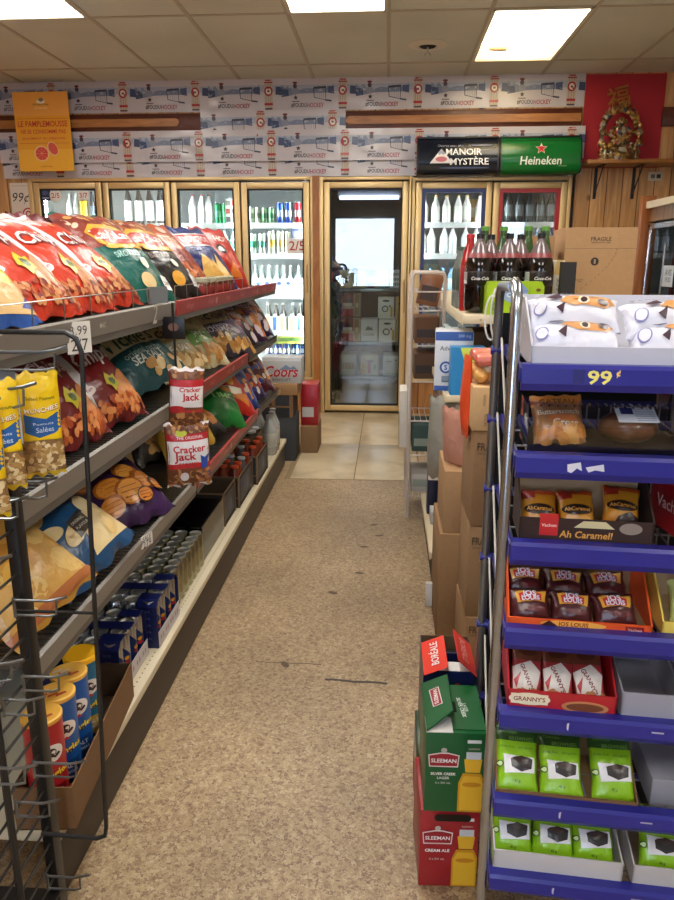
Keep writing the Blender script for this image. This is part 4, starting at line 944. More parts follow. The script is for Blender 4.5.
# ---- bag designs ------------------------------------------------
def design(w, h, seed, items):
    rg = random.Random(seed); a = Art(L=min(.016, w/9), kind='foil', base=.0009, step=.0003)
    for it in items:
        k = it[0]
        if k == 'band': a.rect(it[1]*w, it[2]*h, it[3]*w, it[4]*h, it[5])
        elif k == 'poly': a.poly([(x*w, y*h) for x, y in it[1]], it[2])
        elif k == 'ell': a.ell(it[1]*w, it[2]*h, it[3]*w, it[4]*h, it[5], 22, it[6] if len(it) > 6 else 0)
        elif k == 'txt':
            _, t, x, y, tw, c = it[:6]; kw = it[6] if len(it) > 6 else {}
            a.text(t, x*w, y*h, w=tw*w, c=c, **kw)
        elif k == 'blob': a.blobs(it[1]*w, it[2]*h, it[3]*w, it[4]*h, it[5], it[6], it[7], rg)
        elif k == 'chip':
            x, y, r_, c1, c2 = it[1:6]; a.ell(x*w, y*h, r_, r_*.75, c2, 14, rg.uniform(-.6, .6)); a.ell(x*w, y*h, r_*.86, r_*.62, c1, 14, rg.uniform(-.6, .6))
            for q in range(3): a.line([((x*w)-r_*.6, y*h+r_*(.3-.3*q)), (x*w+r_*.6, y*h+r_*(.22-.3*q))], r_*.05, c2, lay=a.k)
            a.k += 1
    return a
def mkbag(name, w, h, t, seed, body, items, label, loc, face, back, roll=0, trim=None, backc=None, group=None, cat='chip bag', puff=.5):
    mb = bag_mesh(w, h, t, seed, design(w, h, seed, items), mat(body, 'foil'), mat(backc, 'foil') if backc else None, mat(trim, 'foil') if trim else None, puff)
    o = mb.build(name, smooth=60); tag(o, label, cat, group); put(o, loc, face, back, roll); return o
BBQ = ['#a8452c', '#c46a3c', '#7c2c20', '#d08a56']; TAN = ['#d9b070', '#e6c48c', '#c99a58', '#edd4a4']; ORG = ['#e08a2c', '#eea040', '#c8701e', '#f2b45c']
def yum(base, chips, star='#d6c936', word='Chips'):
    return [('band', -.5, .03, -.22, .97, '#dcdade'), ('ell', -.34, .8, .03, .02, '#55555c'), ('ell', -.28, .3, .13, .045, '#f0e8ea'), ('txt', 'Yum Yum', -.28, .3, .2, '#b03a50', dict(rot=.2)),
            ('txt', 'IIII', -.42, .12, .08, '#4a4a50'), ('poly', [(.5, .5), (.5, .1), (.05, .08), (.12, .3), (.3, .44)], chips[3]),
            ('txt', word, .13, .62, .6, '#7c1c1a', dict(bold=.06, shear=.35, rot=.14)), ('txt', word, .115, .632, .6, '#f6eaea', dict(bold=.04, shear=.35, rot=.14)),
            ('poly', [(.0, .36), (.06, .42), (.11, .37), (.19, .4), (.17, .33), (.2, .27), (.13, .27), (.07, .22), (.04, .28), (-.02, .3)], star), ('ell', .09, .32, .045, .035, '#5a7a2c'), ('txt', 'BBQ', .09, .33, .1, '#3a2c18'),
            ('blob', -.2, .05, .46, .18, 60, .010, chips), ('ell', .0, .82, .02, .03, '#e0b040')]
RED = '#cf3a22'; B = mkbag
# top shelf
zt = 1.176
B('chip_bag', .27, .36, .10, 1, '#2b58a8', [('txt', 'Chips', .0, .62, .7, '#f4f0f0', dict(bold=.06, shear=.3, rot=.2)), ('txt', 'Chips', .0, .62, .7, '#b83040', dict(shear=.3, rot=.2)), ('poly', [(.5, .5), (.5, .05), (-.1, .05), (.1, .3)], '#e2bd84'), ('ell', .3, .3, .12, .08, '#c9c43c'), ('poly', [(.3, .08), (.5, .2), (.5, .08)], '#2f4fa8')],
  'blue chip bag at the left edge of the top shelf, mostly cut off', (-.72, 1.31, zt), 76, 46, group='bags on the top shelf')
for k, (y, f, lb) in enumerate(((1.53, 74, 'nearest of the three on the top shelf'), (1.76, 78, 'middle of the three on the top shelf'), (2.0, 80, 'farthest of the three, touching the teal bag'))):
    B('chip_bag', .29, .35, .115, 2+k, RED, yum(RED, BBQ), 'bright red chip bag with white side stripe, '+lb, (-.735-.006*k, y+.01, zt), f, 53-2*k, roll=(-2, 1, -1)[k], group='bags on the top shelf')
for k, y in enumerate((1.66, 1.93)): B('chip_bag', .27, .25, .08, 12+k, '#c23828', [], 'red chip bag standing behind the bright red row, %s one' % ('nearer', 'farther')[k], (-1.0, y, zt), 78, 10, group='bags on the top shelf', trim='#e0d8d4')
def lays(top, bot, line):
    return [('band', -.5, .52, .5, .97, top), ('blob', -.48, .8, .48, .95, 26, .016, ['#a8382c', '#e0c8b0', '#7c2a24', '#d8a060']), ('poly', [(-.36, .7), (-.3, .56), (-.1, .46), (.2, .46), (.38, .54), (.42, .68), (.2, .78), (-.2, .8)], '#e6a838'), ('poly', [(-.33, .69), (-.27, .6), (-.1, .52), (.18, .52), (.36, .58), (.38, .67), (.2, .72), (-.2, .74)], '#b8302a'),
            ('txt', "Lay's", -.14, .64, .34, '#f6f0e8', dict(bold=.05)), ('txt', "Lay's", .2, .64, .34, '#f6f0e8', dict(bold=.05)), ('ell', -.12, .5, .14, .04, '#e8b848'), ('ell', .2, .5, .13, .04, '#e8b848'), ('txt', line, .05, .4, .6, '#9cd0c8' if bot != '#1c1a1c' else '#8c8078'),
            ('ell', .1, .3, .06, .05, '#e6ecdc'), ('ell', .02, .14, .12, .07, '#e2c690' if bot != '#1c1a1c' else '#e8a83c'), ('band', .28, .07, .42, .2, '#e8e8e8'), ('txt', '2.99', .35, .13, .1, '#404040')]
B('chip_bag', .30, .37, .11, 5, '#146058', lays('#8c3a30', '#146058', 'SMOKED SALT'), 'teal green chip bag with red oval lettering on the top shelf', (-.735, 2.27, zt), 72, 44, group='bags on the top shelf')
B('chip_bag', .30, .37, .11, 6, '#1c1a1c', lays('#a85a34', '#1c1a1c', 'BISTRO BBQ'), 'black chip bag with red and orange lettering beside the teal bag', (-.735, 2.6, zt), 70, 44, group='bags on the top shelf')
B('chip_bag', .26, .36, .1, 7, '#c25a2c', [('txt', 'KETTLE', 0, .7, .6, '#f0d8b8', dict(bold=.04)), ('poly', [(-.4, .6), (.4, .5), (.4, .3), (-.4, .35)], '#8c2f22'), ('blob', -.4, .08, .4, .3, 30, .018, BBQ), ('band', -.3, .1, -.1, .24, '#e2dcd8'), ('ell', .1, .85, .1, .06, '#e8d0c0')],
  'orange chip bag between the black and blue bags', (-.74, 2.86, zt), 70, 42, group='bags on the top shelf')
B('chip_bag', .34, .34, .11, 8, '#1d2a6c', [('poly', [(-.38, .82), (.46, .86), (.42, .62), (-.3, .6)], '#e8ecf4'), ('poly', [(-.35, .8), (.43, .84), (.39, .64), (-.27, .62)], '#c8282c'), ('txt', 'DORITOS', .04, .73, .6, '#f2f2f4', dict(bold=.05, rot=.03)), ('txt', 'COOL RANCH', .05, .55, .55, '#8fa2d8'), ('blob', -.4, .88, .4, .94, 8, .014, ['#3c50a0']),
  ('poly', [(-.3, .1), (-.1, .45), (.06, .3), (.1, .06)], '#e2b460'), ('poly', [(0, .12), (.18, .46), (.38, .08)], '#eec880'), ('poly', [(-.1, .06), (.05, .36), (.2, .06)], '#d8a450')], 'navy blue chip bag with red banner and ridged chips, top shelf', (-.735, 3.17, zt), 66, 38, group='bags on the top shelf')
B('chip_bag', .24, .33, .1, 9, '#b8281f', [('ell', -.05, .55, .14, .1, '#1a1a1a'), ('ell', -.05, .55, .08, .06, '#e8e8e8'), ('txt', 'HOT', .1, .75, .4, '#f2dcd0', dict(bold=.04)), ('poly', [(-.1, .1), (.1, .35), (.3, .1)], '#d8742c')], 'red chip bag at the far end of the top shelf', (-.735, 3.5, zt), 60, 34, roll=4, group='bags on the top shelf')
for k, (y, c) in enumerate(((2.15, '#6c2430'), (2.5, '#7c3036'), (2.85, '#8c3a30'))):
    B('chip_bag', .27, .26, .09, 15+k, c, [('blob', -.45, .7, .45, .92, 14, .02, ['#a85050', '#d0b0a0', '#40303c'])], 'dark red bag in the top shelf back row, %s of three' % ['nearest', 'middle', 'farthest'][k], (-1.0, y, zt), 85, 8, group='bags on the top shelf')
# jars of dip, top shelf end
def jar(lid):
    o = empty('dip_jar'); mb = MB(); mb.lathe([(.036, 0), (.041, .006), (.041, .05), (.037, .056)], mat('#6c3420', 'bottle'), 20); mb.build('body', o)
    MB().lathe([(.0415, .012), (.042, .013), (.042, .04), (.0415, .041)], mat('#8c2a24', 'paper'), 20).build('label', o); MB().lathe([(.039, .055), (.039, .068), (.036, .07), (0, .07)], mat(lid, 'plain'), 20).build('lid', o); return o
jp = None
for k, (y, c) in enumerate(((2.78, '#a8a488'), (2.885, '#a8a488'), (2.99, '#c8b060'), (3.095, '#c8b060'), (3.2, '#c8b060'))):
    lab = 'short dark jar of dip before the chip bags, %s of five' % ['nearest', 'second nearest', 'middle', 'second farthest', 'farthest'][k]
    if jp is None: jp = tag(jar(c), lab, 'jar', 'dip jars'); jp.location = (-.708, y, 1.172)
    else: dup(jp, (-.708, y, 1.172), label=lab)
# grey clip-on bin on the top rail
mb = MB(); mb.prism([(-.036, 0), (.036, 0), (.04, .035), (.034, .047), (-.034, .047), (-.04, .035)], -.002, .002, mat('#6d7276', 'plastic'))
tag(mb.build('shelf_divider', loc=(-.655, 2.08, 1.185), rot=(0, 0, radians(60))), 'small grey plastic divider tab on the top shelf rail', 'divider')
# second shelf
z2 = .88
for k, (y, lb) in enumerate(((1.64, 'nearer one on the second shelf'), (1.88, 'farther one on the second shelf'))):
    B('chip_bag', .27, .29, .12, 21+k, '#7c1f22', yum('#7c1f22', ['#c8602c', '#d87c40', '#b04c28', '#e09458']), 'dark red chip bag with white side stripe, '+lb, (-.705, y-.06, z2), 74-6*k, 42, roll=-3, group='bags on the second shelf')
for k, (y, lb) in enumerate(((1.72, 'nearer'), (1.98, 'farther'))): B('chip_bag', .25, .32, .1, 31+k, '#6a2020', [('band', -.5, .8, .5, .97, '#4a1818')], 'dark red bag behind the front pair, %s' % lb, (-.93, y, z2), 80, 14, group='bags on the second shelf')
def vick(bot, cl, w1="Miss", w2="Vickie's"):
    return [('band', -.5, .5, .5, .97, '#cfc49a'), ('band', -.5, .03, .5, .5, bot), ('blob', -.45, .52, .45, .92, 20, .025, ['#c2b68a', '#d8cea8', '#b5a97c', '#c9bd92']), ('txt', w1, -.12, .82, .4, cl, dict(bold=.03, shear=.3)), ('txt', w2, 0, .66, .75, cl, dict(bold=.03, shear=.3)), ('txt', 'original recipe', 0, .4, .6, '#a8c4c0'), ('txt', 'SEA SALT', 0, .32, .5, '#d0d8d0', dict(bold=.03)), ('blob', -.1, .06, .46, .26, 14, .022, TAN)]
B('kettle_chip_bag', .34, .28, .1, 41, '#175058', vick('#175058', '#24504a'), 'cream and teal kettle chip bag lying tilted on the second shelf', (-.725, 2.3, z2), 64, 48, roll=-12, group='bags on the second shelf')
B('kettle_chip_bag', .3, .28, .1, 42, '#b8a878', vick('#a08850', '#4c4a38'), 'cream kettle chip bag behind the hanging popcorn bags', (-.725, 2.63, z2), 66, 47, roll=-6, group='bags on the second shelf')
B('kettle_chip_bag', .28, .28, .1, 43, '#cfc49a', [('band', -.2, .3, .4, .62, '#6f9a54'), ('txt', 'PC', .1, .47, .4, '#e8efdc', dict(bold=.05)), ('blob', -.45, .65, .45, .94, 16, .025, ['#c2b68a', '#d8cea8']), ('blob', -.4, .05, .45, .28, 30, .02, ['#c98f4c', '#dba560', '#b87c3c'])], 'cream chip bag with green label square on the second shelf', (-.725, 2.93, z2), 62, 46, group='bags on the second shelf')
B('kettle_chip_bag', .38, .29, .12, 44, '#4a4450', [('band', -.5, .62, .5, .97, '#bdb188'), ('poly', [(-.5, .6), (.5, .7), (.5, .62), (-.5, .52)], '#bdb188'), ('txt', "Vickie's", .05, .76, .7, '#3a3440', dict(bold=.03, shear=.3)), ('txt', 'kettle cooked', -.1, .5, .5, '#b8aec0'), ('txt', 'ROSEMARY', .0, .42, .6, '#d0c8d4'), ('poly', [(.1, .6), (.5, .66), (.5, .3), (.2, .3)], '#7c6c8c'),
  ('blob', -.45, .05, .46, .28, 34, .026, ['#d8a868', '#c8924c', '#e6bf84', '#b8803c'])], 'grey and cream kettle chip bag with curled chips printed, second shelf', (-.71, 3.28, z2), 60, 46, group='bags on the second shelf')
for k, (y, c, f) in enumerate(((3.62, '#2a2030', 58), (3.84, '#3a1c38', 56), (4.08, '#2c1a40', 60))):
    B('snack_bag', .27, .29, .1, 51+k, c, [('blob', -.4, .1, .4, .6, 24, .028, ['#c86a2c', '#e09040', '#7a3c64', '#d8c8d0']), ('txt', ['Twists', 'Cheez', 'Puffs'][k], 0, .76, .6, '#d8c8d8', dict(bold=.04, shear=.2)), ('band', -.3, .62, .3, .66, '#a8784c')],
      'dark purple snack bag at the far end of the second shelf, %s of three' % ['nearest', 'middle', 'farthest'][k], (-.72, y, z2), f, 42, roll=(-4, 5, 8)[k], group='bags on the second shelf')
B('snack_bag', .24, .32, .1, 54, '#5a2420', [('blob', -.4, .2, .4, .8, 18, .028, ['#c86a2c', '#e8d8c8', '#a04028'])], 'reddish brown snack bag standing behind the purple ones', (-.92, 3.7, z2), 74, 16, group='bags on the second shelf')
# third shelf
z3 = .567
B('chip_bag', .25, .27, .10, 61, '#c8953c', [('band', -.5, .03, .5, .97, '#cfa052'), ('blob', -.45, .1, .45, .9, 16, .04, ['#dcb870', '#c89448', '#e8cc90']), ('poly', [(-.22, .72), (.16, .78), (.14, .5), (-.24, .44)], '#3a2c24'), ('txt', 'ORIGINAL', -.04, .65, .3, '#e0d4c0', dict(rot=.08)), ('txt', 'FLAVOUR', -.04, .57, .3, '#e0d4c0', dict(rot=.08)), ('band', -.5, .03, .5, .1, '#b06a3c')], 'golden chip bag with dark label in front of the blue bag, third shelf', (-.665, 1.33, z3-.01), 54, 48, roll=-24, group='bags on the third shelf')
B('chip_bag', .24, .3, .09, 62, '#d8a03c', [('blob', -.45, .1, .45, .9, 20, .035, ['#e0b050', '#c88c30', '#eccc88']), ('ell', 0, .4, .2, .1, '#e6c070')], 'yellow chip bag at the near end of the third shelf', (-.78, 1.24, z3), 50, 14, group='bags on the third shelf')
B('chip_bag', .29, .30, .12, 63, '#1f4f7c', [('poly', [(-.5, .5), (-.2, .62), (.1, .42), (.5, .6), (.5, .1), (-.5, .1)], '#1f4f7c'), ('txt', 'R\u00c9GULI NATUREL', .02, .86, .8, '#e4ecf2', dict(bold=.05)), ('txt', 'LESS SODIUM', .0, .78, .7, '#dce8f0', dict(bold=.04)), ('band', -.1, .68, .34, .74, '#3c86c4'),
  ('poly', [(-.05, .08), (.05, .34), (.25, .42), (.46, .46), (.46, .08)], '#e2cc98'), ('ell', -.15, .62, .12, .06, '#e0c88c', .6), ('ell', -.22, .42, .13, .06, '#e6d09c', -.2), ('ell', .3, .46, .12, .08, '#ead8ac', .9), ('ell', -.05, .3, .14, .07, '#dcc084', .3), ('ell', .3, .2, .12, .07, '#d8b878', 1), ('poly', [(-.04, .4), (.18, .43), (.16, .27), (-.06, .24)], '#332a26'), ('txt', 'ORIGINAL', .06, .36, .17, '#e0d8c8'), ('txt', 'FLAVOUR', .06, .31, .17, '#e0d8c8')],
  'blue chip bag reading less sodium with pale chips, third shelf', (-.655, 1.56, z3-.02), 58, 56, roll=-24, group='bags on the third shelf')
B('snack_bag', .27, .28, .11, 64, '#3a2050', [('txt', 'ASSORTMENT', .0, .78, .8, '#e8e0ec', dict(bold=.04)), ('txt', 'crunchy', -.1, .86, .5, '#d8d0dc', dict(shear=.3)), ('blob', -.44, .72, .44, .92, 0, .01, ['#fff']), ('chip', -.2, .42, .05, '#e49438', '#b4641c'), ('chip', .12, .56, .045, '#eda648', '#b4641c'), ('chip', .26, .38, .045, '#e08a2c', '#9a5218'), ('chip', -.02, .3, .055, '#eaa040', '#b0601c'), ('chip', -.3, .22, .04, '#e49438', '#b4641c'), ('chip', .12, .2, .03, '#d8801e', '#2c1a10'), ('chip', .38, .3, .03, '#d8801e', '#2c1a10'), ('ell', -.15, .66, .1, .04, '#c8c0cc')],
  'purple snack bag with big orange chips, third shelf', (-.685, 1.93, z3), 60, 56, roll=-4, group='bags on the third shelf')
B('snack_bag', .22, .28, .09, 65, '#26201e', [('txt', 'BBQ', .1, .7, .5, '#e0dcd0', dict(bold=.05)), ('chip', .1, .4, .04, '#d8893c', '#8c4a1c')], 'black snack bag squeezed between the blue and purple bags', (-.83, 1.86, z3), 62, 30, roll=-6, group='bags on the third shelf')
B('snack_bag', .24, .3, .09, 66, '#8c744c', [('blob', -.4, .1, .4, .8, 16, .03, ['#a08858', '#7c643c', '#b49c6c'])], 'dull tan snack bag behind the purple bag', (-.88, 2.2, z3), 62, 26, roll=6, group='bags on the third shelf')
B('kettle_chip_bag', .26, .3, .09, 67, '#1e1e1c', [('txt', "Vickie's", 0, .7, .7, '#c8c8bc', dict(bold=.02, shear=.3)), ('blob', -.3, .1, .4, .4, 12, .03, TAN)], 'black kettle chip bag lying under the second shelf, third shelf', (-.84, 2.62, z3), 60, 40, roll=-12, group='bags on the third shelf')
B('snack_bag', .24, .3, .1, 68, '#c8a040', [('blob', -.4, .1, .4, .8, 16, .03, ['#d8b860', '#b88830', '#e8d090'])], 'yellow snack bag behind the hanging popcorn, third shelf', (-.74, 2.66, z3), 48, 20, roll=-12, group='bags on the third shelf')
B('kettle_chip_bag', .3, .27, .1, 69, '#141614', [('txt', "Miss Vickie's", 0, .78, .8, '#c9c9c0', dict(bold=.02, shear=.3)), ('blob', -.1, .2, .4, .4, 8, .03, ORG)], 'black kettle chip bag with white script, third shelf', (-.72, 2.86, z3), 62, 56, roll=-10, group='bags on the third shelf')
B('snack_bag', .24, .25, .1, 70, '#17702c', [('txt', 'LIME', .1, .6, .5, '#a8d890', dict(bold=.04)), ('poly', [(.0, .5), (.4, .7), (.45, .4)], '#0e4e1e'), ('ell', .3, .85, .16, .1, '#d88a3c')], 'bright green snack bag on the third shelf', (-.70, 3.08, z3), 58, 48, roll=16, group='bags on the third shelf')
B('snack_bag', .25, .3, .1, 71, '#b82a20', [('poly', [(-.4, .7), (.3, .8), (.1, .5)], '#e8b040'), ('poly', [(-.3, .5), (.3, .45), (.2, .2)], '#e6dccc'), ('poly', [(-.1, .3), (.4, .35), (.3, .1)], '#d8802c')], 'red and yellow snack bag beyond the green one, third shelf', (-.705, 3.38, z3), 58, 46, roll=8, group='bags on the third shelf')
for k, (y, c, c2) in enumerate(((3.55, '#2a3c7c', '#c8302c'), (3.82, '#3a2c5c', '#d88030'), (4.1, '#5c2430', '#e0c8b0'))):
    B('snack_bag', .26, .34, .1, 72+k, c, [('poly', [(-.4, .7), (.4, .84), (.3, .6), (-.3, .5)], c2), ('blob', -.4, .1, .4, .5, 22, .024, ['#d89850', '#b83a2c', '#e6d8c8', '#3c50a0'])], 'mixed colour snack bag at the far end of the third shelf, %s of three' % ['nearest', 'middle', 'farthest'][k], (-.715, y, z3), 60, 38, roll=(5, -4, 3)[k], group='bags on the third shelf')

# ---- popcorn bags on a clip strip
r = tag(empty('clip_strip', (-.625, 2.12, 1.165)), 'black clip strip hanging from the top shelf', 'clip strip')
MB().box(-.034, -.002, -.085, .034, .003, -.02, mat('#161414', 'plastic'), .006).build('header', r)
a = Art(); a.ell(0, -.05, .016, .012, '#7c5a50'); mb = MB().art(a, front(0, -.0026, 0)); mb.build('header_print', r, smooth=0)
MB().tube([(0, 0, .02), (0, 0, -.48)], .004, mat('#161414', 'plastic'), 6).build('strip', r)
for k, (dz, lab, rl, dx) in enumerate(((-.165, 'upper bag of caramel popcorn hanging on the black clip strip', 3, .018), (-.325, 'lower bag of caramel popcorn hanging on the black clip strip', -1, .022))):
    w, h = (.105, .20) if k == 0 else (.135, .20)
    rg = random.Random(k); nuts = ['#8a5430', '#a86c3c', '#c08850', '#6c3c20']
    it = [('band', -.46, .42 if k == 0 else .33, .46, .78, '#eceaec'), ('band', -.46, .74, .46, .84, '#c22a34'), ('band', -.46, .34 if k == 0 else .3, .46, .38, '#c22a34')]
    if k: it += [('txt', 'Cracker', .02, .62, .72, '#c4242e', dict(bold=.05)), ('txt', 'Jack', -.08, .48, .5, '#c4242e', dict(bold=.05)), ('txt', 'THE ORIGINAL', .05, .79, .6, '#f0e0e0'), ('txt', 'CARAMEL', .0, .37, .5, '#c4242e'), ('ell', -.15, .86, .14, .05, '#c8d040'), ('poly', [(.26, .5), (.36, .46), (.46, .52), (.42, .4), (.44, .14), (.38, .14), (.34, .3), (.28, .14), (.22, .16), (.28, .36)], '#2c4ea8'), ('blob', -.42, .04, .42, .27, 70, .008, nuts), ('blob', -.42, .87, .42, .95, 30, .008, nuts), ('ell', -.12, .18, .1, .07, '#e8e0e4')]
    else: it += [('txt', 'Cracker', .08, .7, .6, '#c4242e', dict(bold=.05)), ('txt', 'Jack', .1, .58, .5, '#c4242e', dict(bold=.05)), ('blob', -.42, .04, .42, .34, 80, .008, nuts), ('ell', -.28, .4, .2, .05, '#c22a34'), ('blob', -.42, .88, .42, .95, 10, .008, nuts)]
    mb = bag_mesh(w, h, .05, 80+k, design(w, h, 80+k, it), mat('#7a4a30', 'foil'), mat('#e2dcdc', 'foil'), mat('#e4dfe0', 'foil'), .5)
    o = tag(mb.build('popcorn_bag', smooth=60), lab, 'popcorn bag', 'hanging popcorn bags'); put(o, (-.625+dx+.012, 2.085, 1.165+dz-.2), 22, -3, rl)

# ---- base deck: chip tubes in a tray, energy drink packs, cans, dark trays
zd = .181
a_ = math.atan2(-.03, .46)
mb = tray(.12, .47, .1, .003, '#7a5a3a', '#4c3826'); o = tag(mb.build('cardboard_tray', loc=(-.694, 1.43, zd), rot=(0, 0, radians(5))), 'low brown cardboard tray holding the chip tubes on the base shelf', 'tray')
mb2 = None
def tube_can(col, lid, deep, foil=True):
    o = empty('chip_tube'); c = mat(col, 'gloss', .3); mb = MB(); R = .0385
    mb.lathe([(R, 0, mat('#c9c2b4', 'metal')), (R, .006), (R, .25)], c, 32)
    a = Art(L=.012, base=.0004, step=.00018, kind='gloss')
    a.ell(0, .18, .026, .021, '#f2ece4'); a.ell(-.002, .183, .012, .01, '#3a1c18'); a.ell(0, .17, .018, .008, '#e8ddcf'); a.line([(-.016, .178), (-.006, .172), (0, .176), (.006, .172), (.016, .178)], .007, '#3a1c18'); a.poly([(-.008, .155), (.008, .155), (.0, .163)], '#c8242a')
    a.text('Pringles', 0, .128, w=.066, c='#f4d83a', bold=.06, shear=0, rot=.12, outline=('#1c2c5c' if col != '#b8242a' else '#6a1018', .05)); a.rect(-.024, .05, .024, .1, deep); a.text('SALT', 0, .085, w=.03, c='#e8e8e8'); a.text('VINEGAR', 0, .07, w=.036, c='#c8d8e8'); a.ell(0, .03, .024, .012, '#e6c27c'); a.ell(.012, .026, .02, .01, '#d8ac60')
    def sf(x, y):
        t = x/R; return Vector((R*sin(t), -R*cos(t), y)), Vector((sin(t), -cos(t), 0))
    mb.art(a, sf); mb.build('body', o)
    if foil:
        mb = MB(); mb.lathe([(R+.001, .248), (R+.0015, .256), (R-.003, .258), (R-.004, .2572), (0, .2572)], mat('#f0b84c', 'plain'), 32); rg = random.Random(3); a = Art(); a.L = None
        for _ in range(5): x, y = rg.uniform(-.02, .02), rg.uniform(-.02, .02); a.poly([(x-.012, y-.004), (x+.012, y-.002), (x+.01, y+.005), (x-.01, y+.004)], '#e0d0b8' if _ % 2 else '#b8522c')
        mb.art(a, topf(0, 0, .2574)); mb.build('lid', o)
    else: MB().lathe([(R+.001, .244), (R+.002, .256), (R, .259), (R-.003, .2585), (0, .2585)], mat('#ffbe1e', 'plastic', .4), 32).build('lid', o)
    return o
tubes = [(-.678, 1.235, '#b8242a', '#7c1218', 1, 'red chip tube nearest in the cardboard tray', 1.0), (-.684, 1.313, '#1c5aa8', '#143c78', 1, 'blue chip tube nearest the red one in the tray', 1), (-.690, 1.391, '#1c5aa8', '#143c78', 1, 'blue chip tube beside the yellow lidded one', 1), (-.696, 1.469, '#1e6a8c', '#c8a040', 0, 'chip tube with solid yellow lid, farthest in the tray', 1)]
for x, y, c, dp, fl, lab, s_ in tubes:
    o = tag(tube_can(c, '#eaa41c', dp, fl), lab, 'chip tube', 'chip tubes in the tray'); o.location = (x, y, zd+.0035); o.rotation_euler = (0, 0, radians(45)); o.scale = (1, 1, .93)
def silver_can(h=.145, r=.0262, body='#b9bdc4', art=None):
    o = empty('energy_drink_can'); mb = MB(); c = mat(body, 'metal', .25); mb.lathe([(r*.82, 0), (r, h*.06), (r, h*.9), (r*.84, h*.97)], c, 18); 
    a = Art(L=.012, base=.0003, step=.0002, kind='metal', rough=.3)
    if art == 'bull':
        for s_ in (0, pi): a.poly([(s_*r-.02, h*.1), (s_*r+.02, h*.1), (s_*r+.02, h*.5), (s_*r-.02, h*.8)], '#22387c')
        a.ell(0, h*.5, .008, .006, '#d8a83c'); a.ell(0, h*.42, .009, .004, '#c02c34')
    def sf(x, y): t = x/r; return Vector((r*sin(t), -r*cos(t), y)), Vector((sin(t), -cos(t), 0))
    if art: mb.art(a, sf)
    mb.build('body', o); t = mat('#cfcfca', 'metal', .42); mb = MB(); mb.lathe([(r*.84, h*.965), (r*.86, h), (r*.8, h), (r*.78, h*.975), (0, h*.975)], t, 18); mb.build('lid', o)
    MB().box(-.006, -.004, h*.975, .012, .004, h*.985, t, .001).build('tab', o)
    return o
can_proto = None
def energy_pack(x0, y0, nx, ny, label, lab2):
    global can_proto
    p = .0535; w, d = nx*p+.004, ny*p+.004; h = .147
    nv = mat('#141c50', 'gloss', .3)
    mb = MB(); mb.box(-w/2, -d/2, -.0005, w/2, d/2, .0005, nv); mb.box(-w/2, d/2-.001, 0, w/2, d/2, .05, nv)
    mb.box(w/2-.001, -d/2, 0, w/2, d/2, .05, mat('#c9c6c8', 'paper')); mb.box(-w/2, -d/2, 0, w/2, -d/2+.001, .05, nv); mb.box(-w/2, -d/2, 0, -w/2+.001, d/2, .05, nv)
    # strap over the top, with corner wraps
    pts = [(-d/2-.001, .04), (-d/2-.001, h*.9), (-d/2+.018, h+.003), (-d/2+.06, h+.003), (-d/2+.06, h+.002), (-d/2+.018, h+.002), (-d/2, h*.89), (-d/2, .04)]
    mb.prism(pts, w/2-.062, w/2, nv, 'x'); pts = [(y if abs(y) > 1 else -y, z) for y, z in pts]; mb.prism(pts, w/2-.062, w/2, nv, 'x')
    mb.box(-w/2, -.02, h+.001, w/2, .02, h+.003, nv); mb.box(-w/2+.01, -d*.3, h+.003, -w/2+.075, d*.05, h+.0036, mat('#c6c9d2', 'paper'))
    a = Art(); [a.text('5,5 FL', w/2-.031, .03+.022*i, w=.022, c='#7c86b8', bold=0) for i in range(5)]; mb.art(a, front(0, -d/2-.001, 0))
    a = Art(); a.rect(-d*.45, .006, d*.45, .045, '#c4c2c8'); [a.text('R B', -d*.35+d*.23*i, .026, w=.03, c='#a03c44') for i in range(4)]; mb.art(a, right(w/2, 0, 0))
    cx, cy = x0-w/2, y0+d/2
    o = tag(mb.build('energy_drink_carton', smooth=0), label, 'drink carton', 'energy drink cartons'); o.location = (cx, cy, zd+.001)
    for i in range(nx):
        for j in range(ny):
            l = 'energy drink can, %s navy carton, %s from aisle, %s from front' % (lab2, ORD[nx-1-i], ORD[j])
            loc = (cx-w/2+.0022+p*(i+.5), cy-d/2+.0022+p*(j+.5), zd+.002)
            if can_proto is None: can_proto = tag(silver_can(art='bull'), l, 'can', 'energy drink cans in navy cartons'); can_proto.location = loc; can_proto.rotation_euler = (0, 0, radians(60))
            else: dup(can_proto, loc, rot=(0, 0, radians(60+20*((i+j) % 2))), label=l)
energy_pack(-.685, 1.665, 4, 4, 'navy blue energy drink carton beside the chip tubes', 'nearer')
energy_pack(-.662, 1.915, 4, 4, 'navy blue energy drink carton before the silver cans', 'farther')
cp = None; p = .054
for i in range(4):
    for j in range(7):
        l = 'olive silver can on the base shelf, %s from aisle, %s from front' % (ORD[i], ORD[j])
        loc = (-.705-p*i, 2.2+p*j, zd)
        if cp is None: cp = silver_can(.135, .0265, '#a5a48a'); cp.name = 'drink_can'; tag(cp, l, 'can', 'olive silver cans on the base shelf'); cp.location = loc
        else: dup(cp, loc, label=l)
dc = None; cols = ['#2a2422', '#8c1f26', '#20201e', '#5c7a2c', '#1c1c1a']
protos = {}
for i in range(3):
    for j in range(6):
        c = cols[(i*2+j*3) % 5]; cn = {'#2a2422': 'black', '#8c1f26': 'red', '#20201e': 'charcoal', '#5c7a2c': 'green', '#1c1c1a': 'matt black'}[c]
        l = '%s can under clear wrap, %s from aisle, %s from front' % (cn, ORD[i], ORD[j])
        loc = (-.725-.057*i, 2.605+.057*j, zd)
        if c not in protos: o = silver_can(.132, .0275, c); o.name = 'soda_can'; protos[c] = tag(o, l, 'can', 'mixed dark cans on the base shelf'); o.location = loc
        else: dup(protos[c], loc, label=l)
mb = MB(); w, d, h = .19, .36, .139
